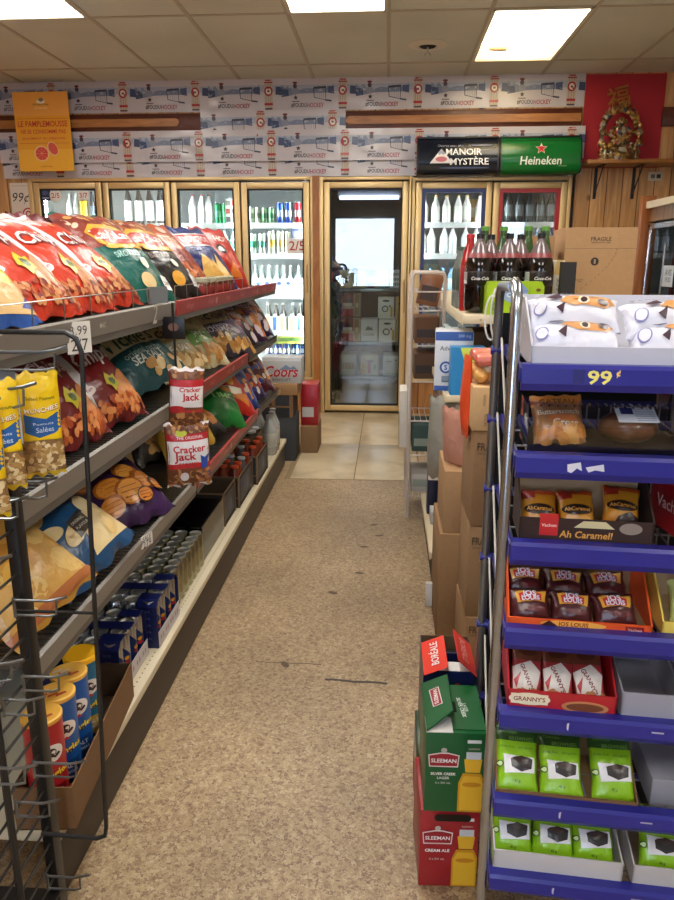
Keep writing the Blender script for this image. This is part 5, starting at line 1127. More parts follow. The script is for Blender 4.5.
for bb in ((-w/2, -d/2, 0, w/2, -d/2+.0006, h), (w/2-.0006, -d/2, 0, w/2, d/2, h), (-w/2, -d/2, h, w/2, d/2, h+.0006)): mb.box(*bb, glassmat('film', '#f0f0ee', .09, .12))
tag(mb.build('shrink_wrap', smooth=0, loc=(-.785, 2.748, zd)), 'clear plastic wrap around the dark mixed cans', 'wrap')
def bottle_tray(loc, sx, sy, label, n, seed, capc, where, h=.15):
    mb = tray(sx, sy, h, .004, '#2b2723', '#4a3c2c'); e = mat('#6e5840', 'card')
    for x in (-sx/2+.002, sx/2-.002):
        for y in (-sy/2+.002, sy/2-.002): mb.box(x-.005, y-.005, 0, x+.005, y+.005, h+.001, e, .001)
    mb.box(-sx/2-.001, -sy/2-.001, h-.006, sx/2+.001, -sy/2+.003, h+.001, e); mb.box(sx/2-.003, -sy/2, h-.006, sx/2+.001, sy/2, h+.001, e); mb.box(-sx/2-.001, -sy/2-.001, h*.3, sx/2-.001, -sy/2, h*.34, e)
    a = Art(); a.rect(-sy*.42, .02, sy*.42, h-.02, '#1c2230'); a.ell(0, h*.5, sy*.2, h*.25, '#39415a'); a.ell(sy*.1, h*.45, sy*.08, h*.18, '#5a5668'); mb.art(a, right(sx/2, 0, 0))
    a = Art(); a.rect(-sx*.44, h*.38, sx*.44, h*.92, '#151a26'); a.rect(-sx*.44, .01, sx*.44, h*.27, '#151a26'); mb.art(a, front(0, -sy/2-.0005, 0))
    o = tag(mb.build('display_tray'), label, 'tray', 'dark bottle trays'); o.location = loc
    return o
bottle_tray((-.775, 3.06, zd), .17, .22, 'dark cardboard tray nearest, empty', 0, 0, None, '')
bottle_tray((-.765, 3.37, zd), .18, .34, 'dark cardboard tray holding orange capped bottles, middle of three', 0, 0, None, '')
bottle_tray((-.745, 3.73, zd), .18, .32, 'dark cardboard tray with orange capped bottles, farthest of three', 0, 0, None, '')
def juice(cap):
    return bottle('juice_bottle', .185, .0275, '#7c3420' if cap != '#b8bcc0' else '#5c5e62', cap, '#2c2c30', (.2, .6), neck=.62, shoulder=.72)
jb = {}
spots = [(-.705, 3.26, 0), (-.705, 3.33, 0), (-.765, 3.27, 0), (-.825, 3.25, 0), (-.765, 3.36, 0), (-.705, 3.42, 1), (-.825, 3.36, 0), (-.765, 3.45, 1), (-.70, 3.50, 0), (-.69, 3.64, 0), (-.75, 3.64, 1), (-.81, 3.65, 0), (-.69, 3.76, 0), (-.75, 3.78, 0), (-.69, 3.84, 0), (-.81, 3.8, 0)]
for k, (x, y, c) in enumerate(spots):
    ck = '#b8bcc0' if c else '#d8502a'; l = '%s capped bottle in the %s dark tray, %s from the near end' % ('grey' if c else 'orange', 'middle' if y < 3.6 else 'farthest', ORD[k if k < 9 else k-9])
    if ck not in jb: jb[ck] = tag(juice(ck), l, 'bottle', 'capped bottles in dark trays'); jb[ck].location = (x, y, zd+.005)
    else: dup(jb[ck], (x, y, zd+.005), label=l)
# carton of jars past the trays, clear bottles
mb = tray(.16, .2, .17, .004, '#7c6248', '#5c4834'); tag(mb.build('cardboard_box', loc=(-.80, 4.02, zd)), 'brown open carton with metal lidded jars on the far base shelf', 'box')
jp2 = None
for k, (x, y) in enumerate(((-.76, 3.97), (-.84, 3.97), (-.76, 4.06), (-.84, 4.06))):
    l = 'metal lidded jar in the brown open carton, %s' % ['near aisle side', 'near inner side', 'far aisle side', 'far inner side'][k]
    if jp2 is None: jp2 = tag(bottle('glass_jar', .19, .036, '#4c443c', '#c8c8c8', None, neck=.8, shoulder=.8), l, 'jar', 'jars in the brown carton'); jp2.location = (x, y, zd+.005)
    else: dup(jp2, (x, y, zd+.005), label=l)
jp3 = None
for k, (x, y) in enumerate(((-.69, 4.2), (-.69, 4.3), (-.7, 4.4), (-.78, 4.25), (-.78, 4.36))):
    l = 'large clear water bottle at the far end of the base shelf, %s of five' % ['nearest', 'second', 'third', 'fourth', 'last'][k]
    if jp3 is None: jp3 = tag(bottle('water_bottle', .24, .042, '#a8a8a4', '#9c9c9c', '#b8b8b0', neck=.4), l, 'bottle', 'clear bottles on the far base shelf'); jp3.location = (x, y, zd)
    else: dup(jp3, (x, y, zd), label=l)
# ---- stacked cases past the end of the shelving
mb = carton(.34, .25, .30, '#3c3f44'); tag(mb.build('dark_case', loc=(-.77, 4.82, 0)), 'dark beer case low at the far end of the left shelving', 'case')
mb = MB(); e = mat('#7a5c3e', 'card'); w, d, h = .32, .26, .15
mb.box(-w/2, -d/2, 0, w/2, d/2, h, mat('#20242c', 'paper'), .003); [mb.box(x-.012, -d/2-.002, 0, x+.012, -d/2+.01, h, e) for x in (-w/2+.012, w/2-.012, .03)]; mb.box(-w/2, -d/2-.002, h*.45, w/2, -d/2+.004, h*.52, e)
tag(mb.build('beer_tray', loc=(-.77, 4.82, .3005)), 'dark beer tray in the middle of the stack by the wooden post', 'tray')
mb = carton(.35, .27, .075, '#9a7650'); tag(mb.build('cardboard_box', loc=(-.755, 4.82, .451)), 'flat brown cardboard tray under the silver beer case', 'box')
a = Art(kind='gloss'); w, h = .262, .17
a.rect(-w/2+.003, h*.86, w/2-.003, h-.002, '#dfe3e6'); a.poly([(-.02, h*.5), (.03, h*.72), (.06, h*.6), (.08, h*.68), (.115, h*.5)], '#7088a8'); a.text('Coors', 0, h*.46, w=.22, h=.075, c='#b8222c', bold=.05, shear=.25, outline=('#f0eeee', .03)); a.text('BANQUET', 0, h*.13, w=.12, c='#5c5c60')
mb = MB(); mb.box(-w/2, -.09, 0, w/2, .09, h, mat('#b9bcbd', 'gloss'), .003); mb.art(a, front(0, -.0905, 0)); tag(mb.build('beer_case', loc=(-.685, 4.80, .5265)), 'silver beer case with large red script on a cardboard tray', 'beer case')
a = Art(); a.rect(-.05, .06, .03, .13, '#c8c8c4'); mb = MB(); mb.box(-.06, -.1, 0, .06, .1, .29, mat('#a8202c', 'gloss'), .004); mb.art(a, front(0, -.1005, 0)); tag(mb.build('red_case', loc=(-.53, 5.06, .19)), 'red beer case beside the wooden post', 'beer case')
mb = carton(.12, .3, .19, '#8a6a48'); tag(mb.build('cardboard_box', loc=(-.53, 5.06, 0)), 'narrow brown box on the floor under the red case', 'box')

# ---- black wire peg rack in front of the shelving
r = tag(empty('wire_rack', (-.62, 1.12, 0)), 'black wire peg rack with silver hooks at the near left end', 'rack')
bk = mat('#1b1a1a', 'gloss', .4); sv = mat('#8f9498', 'chrome', .3)
mb = MB(); mb.box(-.022, .0, .02, .0, .03, .985, bk, .003); mb.build('post', r)
mb = MB(); mb.tube([(-.005, -.12, .03), (-.005, -.12, 1.0)], .0065, bk); mb.tube([(-.005, -.36, .03), (-.005, -.36, 1.19)], .0065, bk); mb.build('frame_tube', r)
mb = MB()
for i in range(23): z = .06+.04*i; mb.tube([(-.008, -.40, z), (-.008, .01, z)], .0026, bk, 6)
mb.build('grid', r)
mb = MB(); mb.tube([(-.2, -.02, 1.195), (.125, -.02, 1.195), (.142, -.02, 1.185), (.148, -.02, 1.165), (.116, -.02, .285), (.112, -.02, .265), (.096, -.02, .258), (-.01, -.02, .262)], .0042, bk, 8); mb.tube([(-.01, -.02, .72), (.131, -.02, .72)], .003, bk, 6); mb.build('side_frame', r)
mb = MB(); mb.tube([(-.022, -.02, .9), (-.022, -.02, 1.18), (-.035, -.02, 1.235), (-.07, -.02, 1.26), (-.2, -.02, 1.26)], .02, mat('#111111', 'plastic'), 12); mb.build('arch_tube', r)
def hook(y, z, ln, w=.028):
    mb = MB(); mb.tube([(-.006, y, z), (ln*.8, y, z), (ln, y, z+.003), (ln+.02, y, z+.009)], .0026, sv, 6); mb.tube([(-.006, y, z-w), (ln*.8, y, z-w), (ln*.98, y, z-w+.004), (ln, y, z)], .0022, sv, 6); mb.tube([(-.004, y, z+.004), (-.004, y, z-w-.004)], .003, sv, 6)
    return mb.build('hook', r)
for y, z, ln in ((-.03, 1.165, .11), (-.03, .955, .075), (-.10, .945, .06), (-.03, .745, .07), (-.03, .60, .06), (-.10, .60, .05), (-.03, .425, .075), (-.1, .40, .055), (-.03, .175, .06), (-.22, .9, .09), (-.22, .74, .09), (-.22, .565, .09), (-.22, 1.12, .1), (-.1, 1.12, .09)): hook(y, z, ln)
MB().box(-.2, -.4, .1, -.0, .01, .104, bk).build('bottom_shelf', r)
def munch(seed, lab, loc, face):
    w, h = .062, .17
    nuts = ['#d9bb86', '#c8a468', '#e6cf9f', '#b08850']
    it = [('band', -.47, .36, .47, .97, '#f6cc10'), ('poly', [(-.44, .62), (-.44, .44), (-.1, .38), (.3, .42), (.46, .46), (.46, .64), (.1, .58)], '#2460a4'), ('txt', 'MUNCHIES', 0, .66, .84, '#9c2c1c', dict(bold=.06, rot=.1)), ('txt', 'MUNCHIES', 0, .665, .82, '#fbf3dc', dict(bold=.02, rot=.1)), ('txt', 'Salted Peanuts', 0, .77, .7, '#7c7a20'), ('txt', 'Peanuts', 0.02, .53, .5, '#c8d8ec', dict(rot=.05)), ('txt', 'Sal\u00e9es', 0.05, .46, .45, '#c8d8ec', dict(rot=.05)), ('band', -.46, .05, .46, .36, '#8c6840'), ('blob', -.42, .06, .42, .33, 90, .0048, nuts)]
    mb = bag_mesh(w, h, .03, seed, design(w, h, seed, it), mat('#e2bc2c', 'foil'), mat('#d8d4cc', 'foil'), mat('#f0c818', 'foil'), .5)
    o = tag(mb.build('peanut_bag', smooth=60), lab, 'peanut bag', 'peanut bags on the hooks'); put(o, loc, face, -2); return o
munch(91, 'yellow peanut bag hanging rightmost on the wire rack hooks', (-.548, 1.1, .965), 32)
munch(92, 'yellow peanut bag second from the right on the wire rack', (-.574, 1.02, .965), 30)
munch(93, 'yellow peanut bag third from the right on the wire rack', (-.588, .99, .93), 28)
munch(94, 'yellow peanut bag cut off at the left edge of the rack', (-.597, .92, .905), 28)
# ============================================================ right shelving
RY0, RY1 = 2.8, 5.3
IV = mat('#d8c8a8', 'plain', .4); IVD = mat('#b09c7c', 'plain', .5)
gr = tag(empty('shelving_unit', (0, 0, 0)), 'cream metal shelving unit on the right, drinks on its top shelf', 'shelving')
for z, x0, x1, ye in ((1.107, .288, 1.12, RY1), (.80, .232, 1.05, 3.6), (.145, .196, 1.1, 3.6)):
    mb = MB(); t = .034 if z > 1 else .028
    mb.box(x0, RY0, z-t, x1, ye, z, IV, .004); mb.box(x0-.006, RY0+.002, z-t-.004, x0, ye, z+.002, IV, .002)
    if z > 1: mb.box(x0+.06, RY0-.0008, z-.022, x0+.068, RY0, z-.014, IVD)
    mb.build('shelf', gr)
MB().box(.72, RY0+.02, 0, .74, RY1, 1.07, mat('#6a5a48', 'matte')).build('back_panel', gr)
MB().box(.205, RY0+.01, 0, .225, 3.6, .117, mat('#4a3f34', 'matte')).build('kick_plate', gr)
for y in (RY0+.3, 4.0, RY1-.1): MB().box(.70, y-.015, 0, .76, y+.015, 1.3 if y < 4.2 else 1.1, DK).build('upright', gr)
# ---- white wire rack standing before it
r = tag(empty('wire_rack', (.12, 3.62, 0)), 'narrow white wire rack standing before the right shelving', 'rack')
ww = mat('#cdbfb4', 'gloss'); wo = mat('#c4a98f', 'gloss')
for k, (x, y) in enumerate(((0, .34), (.035, 0), (.165, .34), (.2, 0))):
    pass
mb = MB()
for y in (0, .34): mb.tube([(0, y, .0), (0, y, 1.23), (.012, y, 1.25), (.145, y, 1.25), (.157, y, 1.23), (.157, y, .0)], .009, ww, 8)
mb.build('frame', r)
for z in (.12, .34, .52, .72, .9, 1.07, 1.16):
    mb = MB(); mb.tube([(0, 0, z), (.157, 0, z), (.157, .34, z), (0, .34, z)], .004, ww, 6, True)
    for i in range(1, 5): mb.tube([(.03*i, 0, z), (.03*i, .34, z)], .002, ww, 5)
    mb.build('wire_shelf', r)
pk = None
def pack_leaf(c, t):
    mb = MB(); mb.box(-.09, -.006, 0, .09, .006, .2, mat(c, 'gloss'), .004); a = Art(); a.rect(-.07, .03, .07, .12, t); mb.art(a, front(0, -.0062, 0)); return mb.build('hanging_packet')
for k, (y, z, c, t) in enumerate(((3.72, 1.075, '#8a5a3a', '#4a3426'), (3.78, 1.075, '#6c6258', '#3c3430'))):
    o = tag(pack_leaf(c, t), 'brown packet leaning on the top tier of the white wire rack, %s' % ('nearer', 'farther')[k], 'packet', 'packets on the wire rack'); o.location = (.195, y, z+.015); o.rotation_euler = (0, radians(12), 0); o.scale = (.6, 1, .8)
for k, (z, c, h, cat_, lab) in enumerate(((.905, '#6b4a34', .13, 'box', 'dark brown carton on the white wire rack, upper'), (.725, '#5e4230', .13, 'box', 'dark brown carton on the white wire rack, middle'), (.345, '#3e5450', .14, 'bag', 'dark teal folded bag on the white wire rack'), (.125, '#b9b4ac', .1, 'packet', 'pale packet at the foot of the white wire rack'))):
    mb = MB(); mb.box(-.06, -.12, 0, .06, .12, h, mat(c, 'card'), .006); a = Art(); a.rect(-.05, .03, .05, .07, '#2e2018' if k < 2 else '#8c988c'); mb.art(a, front(0, -.1205, 0))
    tag(mb.build('carton' if k < 2 else 'packet'), lab, cat_).location = (.2, 3.80, z)
mb = MB(); mb.box(-.02, -.1, 0, .02, .1, .3, mat('#d6d0c4', 'paper'), .004); a = Art(); a.rect(-.05, .1, .06, .16, '#3a3a3c'); a.rect(-.07, .04, .03, .07, '#6f8a5c'); mb.art(a, left(-.0205, 0, 0)); tag(mb.build('paper_stack'), 'hanging white leaflets on the aisle side of the white wire rack', 'leaflets').location = (.093, 3.8, .36)

# ---- top shelf drinks
def cola():
    o = empty('cola_bottle'); mb = MB(); g = mat('#120a08', 'bottle'); cl = mat('#77686a', 'bottle')
    mb.lathe([(.03, 0), (.05, .01), (.054, .03), (.054, .165), (.052, .185), (.043, .215, cl), (.026, .25, cl), (.0145, .272, cl), (.0145, .282, cl)], g, 24); mb.build('body', o)
    mb = MB(); mb.lathe([(.0542, .105), (.0548, .106), (.0548, .158), (.0542, .159)], mat('#1a1412', 'gloss'), 24)
    a = Art(L=.012, base=.0006, step=.0002); a.text('Coca-Cola', .012, .132, w=.07, c='#f0ecec', bold=.04, shear=.35); a.rect(-.075, .112, -.045, .155, '#d8d8d8'); [a.rect(-.073+.004*i, .125, -.0715+.004*i, .153, '#303030', lay=a.k) for i in range(7)]
    def sf(x, y): t = x/.0549; return Vector((.0549*sin(t), -.0549*cos(t), y)), Vector((sin(t), -cos(t), 0))
    mb.art(a, sf); mb.build('label', o); MB().lathe([(.0155, .279), (.0155, .297), (.013, .299), (0, .299)], mat('#1c1c1e', 'plastic'), 18).build('cap', o)
    MB().lathe([(.0465, .208), (.0445, .214), (.0395, .226)], mat('#94484a', 'gloss'), 24).build('neck_wrap', o)
    return o
p = None
for k, (x, y, s_) in enumerate(((.352, 2.93, 'nearest the aisle'), (.466, 2.95, 'second from the aisle, front row'), (.582, 2.93, 'third from the aisle, front row'), (.41, 3.06, 'back row, nearer the aisle'), (.527, 3.06, 'back row, away from the aisle'))):
    lab = 'large cola bottle with red neck wrap, '+s_
    if p is None: p = tag(cola(), lab, 'bottle', 'cola bottles on the right top shelf'); p.location = (x, y, 1.1075); p.rotation_euler = (0, 0, radians(-12))
    else: dup(p, (x, y, 1.1075), rot=(0, 0, radians(-12+4*k)), label=lab)
p = None
for k, x in enumerate((.40, .475, .575, .645)):
    lab = 'green capped soda bottle behind the colas, %s from the aisle' % ORD[k]
    if p is None: p = tag(bottle('soda_bottle', .335, .035, '#3c5a34', '#5f9a3c', '#c8c43c', (.2, .5), neck=.42), lab, 'bottle', 'green soda bottles'); p.location = (x, 3.17, 1.1075)
    else: dup(p, (x, 3.17, 1.1075), label=lab)
tag(bottle('soda_bottle', .30, .036, '#b02a2c', '#c22a2c', '#a82428', (.2, .6), neck=.42), 'red bottle left of the cola bottles on the right top shelf', 'bottle').location = (.327, 3.02+.03, 1.1075)
p = None
for k in range(6):
    i, j = k % 2, k//2; lab = 'clear wrapped water bottle at the aisle edge, %s row, %s' % (['nearest', 'middle', 'farthest'][j], ['left', 'right'][i])
    x, y = .318+.06*i, 3.2+.085*j if i == 0 else 3.3+.085*j
    if p is None: p = tag(bottle('water_bottle', .255, .03, '#76807c', '#3f5a48', '#4a5a50', (.3, .65), neck=.4), lab, 'bottle', 'wrapped water bottles on the right top shelf'); p.location = (x, y, 1.1075)
    else: dup(p, (x, y, 1.1075), label=lab)
# lime drink multipack
mb = MB(); lm = mat('#a4c81e', 'gloss', .3)
w, d, h, r_ = .212, .105, .122, .02
pts = [(-w/2, 0), (w/2, 0), (w/2, h-.018), (w/2-.01, h), (-w/2+.01, h), (-w/2, h-.018)]
mb.prism(pts, -d/2, d/2, lm, 'y'); a = Art(L=.03, kind='gloss', base=.0005)
a.ell(0, h*.6, .046, .03, '#9ab4d8'); a.poly([(-.05, h*.72), (-.02, h*.98), (.02, h*.98), (.05, h*.72), (0, h*.5)], '#7f9cc8'); a.text('Citron', -.0, h*.6, w=.06, c='#e8f0e0', bold=.03); a.ell(0, h*.82, .008, .006, '#c84a6a')
a.text('Jus', -.07, h*.33, w=.03, c='#4c6a1c', bold=.02); a.text('lime', -.066, h*.2, w=.032, c='#4c6a1c'); a.ell(.085, h*.75, .009, .006, '#6a4a2c')
for i in range(4): a.rect(-w/2+w*(i+1)/4-.0012 if i < 3 else -w/2, .0, -w/2+w*(i+1)/4+.0012 if i < 3 else -w/2+.001, h-.018, '#8aae18', lay=0)
mb.art(a, front(0, -d/2, 0)); tag(mb.build('drink_multipack', smooth=30), 'lime green multipack of drink cans in front of the cola bottles', 'multipack').location = (.475, 2.862, 1.1075)
# cartons
a = Art(); w, h = .30, .335; a.rect(-w/2+.002, h*.74, w/2-.002, h*.745, '#7a5c40'); a.text('FRAGILE', .0, h*.86, w=.085, c='#4a3828', bold=.02); a.text('HANDLE WITH CARE', .0, h*.815, w=.08, c='#4a3828')
a.ell(-.02, h*.58, .017, .017, '#2e241c'); a.text('8', -.02, h*.58, h=.02, w=.008, c='#c8a888'); a.ell(-.115, h*.33, .018, .018, '#3c2e24'); a.ell(-.115, h*.33, .0145, .0145, '#a9825a'); a.text('RE', -.115, h*.33, w=.02, c='#3c2e24'); a.text('DO NOT\nTAKE', -.078, h*.34, w=.032, c='#4a3828')
for i in range(16):
    t = i/15; x = .07-(t**1.6)*.22; z = h*.74-t*h*.66
    a.line([(x, z), (x-.006, z-.009)], .0016, '#54402e', lay=a.k)
for i in range(6): a.rect(.069, h*.78+i*.013, .0705, h*.785+i*.013, '#54402e', lay=a.k)
mb = carton(w, .28, h, '#b08a62'); mb.art(a, front(0, -.1402, 0)); tag(mb.build('cardboard_box', rot=(0, 0, radians(-2))), 'large brown cardboard box marked FRAGILE on the right top shelf', 'box').location = (.915, 3.45, 1.1077)
def sbox(w, d, h, col, lab, loc, art=None, rz=0, cat='box', name='cardboard_box'):
    mb = carton(w, d, h, col)
    if art: mb.art(art, front(0, -d/2-.0003, 0))
    o = tag(mb.build(name, rot=(0, 0, radians(rz))), lab, cat); o.location = loc; return o
a = Art(); a.rect(-.02, .04, .025, .12, '#d8d4c8'); a.rect(-.016, .06, .02, .065, '#5c5c54'); sbox(.12, .2, .15, '#6e5238', 'dark brown carton with pale label left of the large box', (.69, 3.4, 1.1077), a)
a = Art(); a.text('HO', -.01, .08, w=.022, c='#5a3c28'); sbox(.1, .18, .15, '#a8805a', 'small brown carton stacked on the dark one left of the large box', (.665, 3.4, 1.2585), a)
a = Art(); a.rect(-.022, .0, .022, .14, '#c9c4b8'); a.poly([(-.022, .14), (.022, .14), (.012, .2), (-.012, .2)], '#c9a86a'); a.text('GLACE', .0, .08, w=.09, h=.014, c='#6a6458', rot=pi/2)
mb = MB(); mb.box(-.026, -.03, 0, .026, .03, .2, mat('#cfc8b4', 'paper'), .01); mb.art(a, front(0, -.0302, 0)); tag(mb.build('drink_carton'), 'slim pale bottle box in front of the small brown cartons', 'carton').location = (.72, 3.24, 1.1077)
# ---- middle shelf
a = Art(kind='gloss', L=None); w, h = .15, .235; a.rect(-w/2+.002, .0, w/2-.002, .02, '#2c5aa8'); a.rect(-w/2+.002, h-.035, w/2-.002, h-.001, '#2c5aa8'); a.text('Advil', -.03, h*.72, w=.05, c='#40444c', bold=0); a.ell(-.03, h*.4, .024, .024, '#2c5aa8'); a.ell(-.03, h*.4, .016, .016, '#dfe6ee'); a.text('S', -.03, h*.4, h=.022, c='#2c5aa8', bold=.06); a.rect(-.045, .035, -.015, .06, '#8a94a4'); a.rect(-.043, .037, -.017, .04, '#303a4c'); a.text('200 mg', .04, h-.018, w=.05, c='#a8c0e4')
mb = MB(); mb.box(-w/2, -.09, 0, w/2, .09, h, mat('#dcdfe4', 'gloss'), .003); mb.art(a, front(0, -.0903, 0)); tag(mb.build('medicine_display_box', rot=(0, 0, radians(-4))), 'white and blue medicine display box on the middle right shelf', 'box').location = (.272, 2.99, .8007)
a = Art(kind='gloss'); w, h = .13, .185; a.poly([(-w/2+.002, 0), (-w/2+.002, h-.002), (-.03, h-.002), (-.005, h*.55), (-.02, 0)], '#2f86c4'); a.poly([(-.03, h-.002), (-.005, h*.55), (-.02, .001), (w/2-.002, .001), (w/2-.002, h-.002)], '#cfe05a'); a.text('RAD', .008, h*.35, w=.05, c='#223c8c', bold=.05); a.text('100', .05, h*.6, w=.05, h=.014, c='#24346c', rot=pi/2, bold=.04)
mb = MB(); mb.box(-w/2, -.04, 0, w/2, .04, h, mat('#2f86c4', 'gloss'), .002); mb.art(a, front(0, -.0403, 0)); tag(mb.build('carton'), 'blue and yellow carton in front of the medicine box', 'carton').location = (.312, 2.845, .8007)
for k, (x, y, c, lab) in enumerate(((.48, 3.0, '#1c2c54', 'dark blue box behind the yellow carton'), (.60, 2.95, '#243e8c', 'blue box on the middle right shelf beside the dark one'))):
    mb = MB(); mb.box(-.055, -.08, 0, .055, .08, .2, mat(c, 'gloss'), .003); a = Art(); a.ell(0, .12, .03, .02, '#c8d0e0'); a.rect(-.04, .03, .04, .05, '#8fa8d8'); mb.art(a, front(0, -.0803, 0)); tag(mb.build('carton'), lab, 'carton').location = (x, y, .8007)
p = None
for k in range(4):
    lab = 'teal capped bottle far back on the middle right shelf, %s from the aisle side' % ORD[k]
    if p is None: p = tag(bottle('cleaner_bottle', .22, .03, '#3c8c94', '#d8e8e8', '#cfe4e0', (.2, .6)), lab, 'bottle', 'teal bottles on the right shelving'); p.location = (.275, 3.35, .8007)
    else: dup(p, (.275+.068*(k % 2)+.0, 3.35+.1*(k//2), .8007), label=lab)
for k, (x, y, z, w, d, h, c, lab) in enumerate(((.45, 3.4, .8007, .2, .3, .2, '#5a4636', 'dark carton deep on the middle right shelf'), (.33, 3.0, .146, .18, .26, .3, '#b98f66', 'tan carton low behind the stacked boxes'))):
    sbox(w, d, h, c, lab, (x, y, z))
# ---- things on the low deck beside the aisle
mb = MB(); mb.box(-.03, -.05, 0, .03, .05, .25, mat('#161c3a', 'gloss'), .006); mb.box(-.028, -.052, .17, .028, -.05, .25, mat('#dcd4cc', 'paper')); tag(mb.build('carton'), 'tall navy carton with white top on the low right shelf', 'carton').location = (.232, 3.32, .1455)
mb = MB(); mb.box(-.02, -.05, 0, .02, .05, .06, mat('#b9bcc0', 'paper'), .003); tag(mb.build('carton'), 'small grey box before the tall navy carton', 'carton').location = (.232, 3.18, .1455)
mb = MB(); mb.lathe([(.025, 0), (.03, .01), (.03, .16), (.026, .2), (.012, .215), (.012, .24)], mat('#c8ccc8', 'bottle'), 16); mb.lathe([(.0305, .15), (.0305, .19)], mat('#5fae3c', 'gloss'), 16); tag(mb.build('bottle', loc=(.27, 3.06, .1455)), 'pale bottle with green band on the low right shelf', 'bottle')
mb = bag_mesh(.14, .34, .06, 111, None, mat('#a8241f', 'foil')); o = tag(mb.build('red_bag'), 'red plastic bag slumped beside the brown boxes', 'bag'); put(o, (.235, 2.74, .2), -70, 6)
mb = MB(); mb.box(-.03, -.012, 0, 0, .012, .095, mat('#d6d4d0', 'paper'), .001); mb.box(.0, -.02, 0, .004, .03, .095, mat('#c2c0bc', 'paper'), .001); mb.box(0, .0, 0, .05, .012, .095, mat('#cfcdc9', 'paper'), .001); tag(mb.build('white_box', loc=(.198, 2.62, .001)), 'small white folded cardboard piece on the floor', 'cardboard')
# ---- stacks of brown boxes
def fragile_art(w, h, top=True):
    a = Art(); a.text('FRAGILE', -w*.2, h*.84, w=w*.48, h=.024, c='#4a3a2c', bold=.04); a.rect(-w*.32, h*.72, w*.3, h*.725, '#5a4838'); a.text('HANDLE WITH CARE', -w*.2, h*.77, w=w*.45, c='#5a4838'); a.rect(-w*.3, h*.63, w*.3, h*.635, '#d8c8a8'); return a
cols = ['#9c7a56', '#947350', '#8f6e4c']
zz = 0
for k, (h, lab) in enumerate(((.26, 'brown box marked FRAGILE, lowest of the stack behind the blue rack'), (.29, 'brown box marked FRAGILE, second from the bottom of that stack'), (.285, 'brown box marked FRAGILE, third up, under the tan box'))):
    sbox(.17, .24, h, cols[k], lab, (.335, 2.145, zz+.0005), fragile_art(.17, h), rz=[2, 0, 1][k]); zz += h+.001
a = Art(); w, h = .16, .125; a.ell(.0, h*.75, .028, .014, '#2c2018'); a.ell(.0, h*.66, .026, .01, '#d8c8a8'); a.rect(-.015, h*.45, .018, h*.46, '#4a3828'); a.text('VACHON', -.05, h*.7, w=.03, h=.007, c='#7c5c3c', rot=pi/2); a.text('VACHON', -.045, h*.25, w=.035, h=.008, c='#7c5c3c', rot=pi/2); a.rect(-.02, h*.12, .01, h*.13, '#4a3828')
sbox(.165, .26, .125, '#cfa878', 'light tan carton with black handle hole, topmost of the stack', (.325, 2.15, zz+.001), a)
ztop = zz+.127
# pastry packs on top
def bunpack(seed, col):
    w, d = .15, .09; mb = MB(); rg = random.Random(seed)
    for i in range(4): sphs(mb, (-w/2+w*(i+.5)/4, 0, .024), (.021, .042, .023), mat('#e2ac62', 'gloss'), 10)
    for i in range(3): sphs(mb, (-w/2+w*(i+1)/4, 0, .05), (.022, .04, .02), mat('#e8d9c8', 'gloss'), 10)
    mb.box(-w/2, -.046, .052, w/2, .046, .085, mat(col, 'foil'), .014); return mb
for k, (dy, lab) in enumerate(((-.07, 'nearer'), (.04, 'farther'))):
    o = tag(bunpack(k, '#d8705c').build('bun_pack'), 'orange and pink wrapped bun pack on the tan carton, %s' % lab, 'bun pack', 'bun packs on the tan carton'); o.location = (.325, 2.15+dy, ztop)
mb = bag_mesh(.07, .24, .03, 121, None, mat('#e2522a', 'foil')); o = tag(mb.build('orange_bag'), 'orange plastic bag hanging down beside the light tan carton', 'bag'); put(o, (.236, 2.12, .80), -80, 0)
# column of boxes beside the low shelf
zz = 0
for k, (w, d, h, c, x, y, lab) in enumerate(((.085, .34, .40, '#94714c', .235, 2.52, 'tall narrow brown carton on the floor beside the low shelf'), (.075, .28, .22, '#a8835c', .24, 2.50, 'narrow brown carton on the tall narrow one'))):
    sbox(w, d, h, c, lab, (x, y, zz+.0005)); zz += h+.001
# pink plastic wrap, grey bag
mb = bag_mesh(.13, .2, .05, 131, Art(L=.03), mat('#c08a78', 'foil')); o = tag(mb.build('plastic_bag'), 'crumpled pinkish plastic bag on the narrow carton', 'bag'); put(o, (.245, 2.44, zz+.0), -55, -4)
mb = bag_mesh(.15, .34, .09, 133, None, mat('#8c8a80', 'foil')); o = tag(mb.build('plastic_bag'), 'grey see-through plastic bag hanging below the middle shelf', 'bag'); put(o, (.235, 2.82+.04, .44), -40, 0)
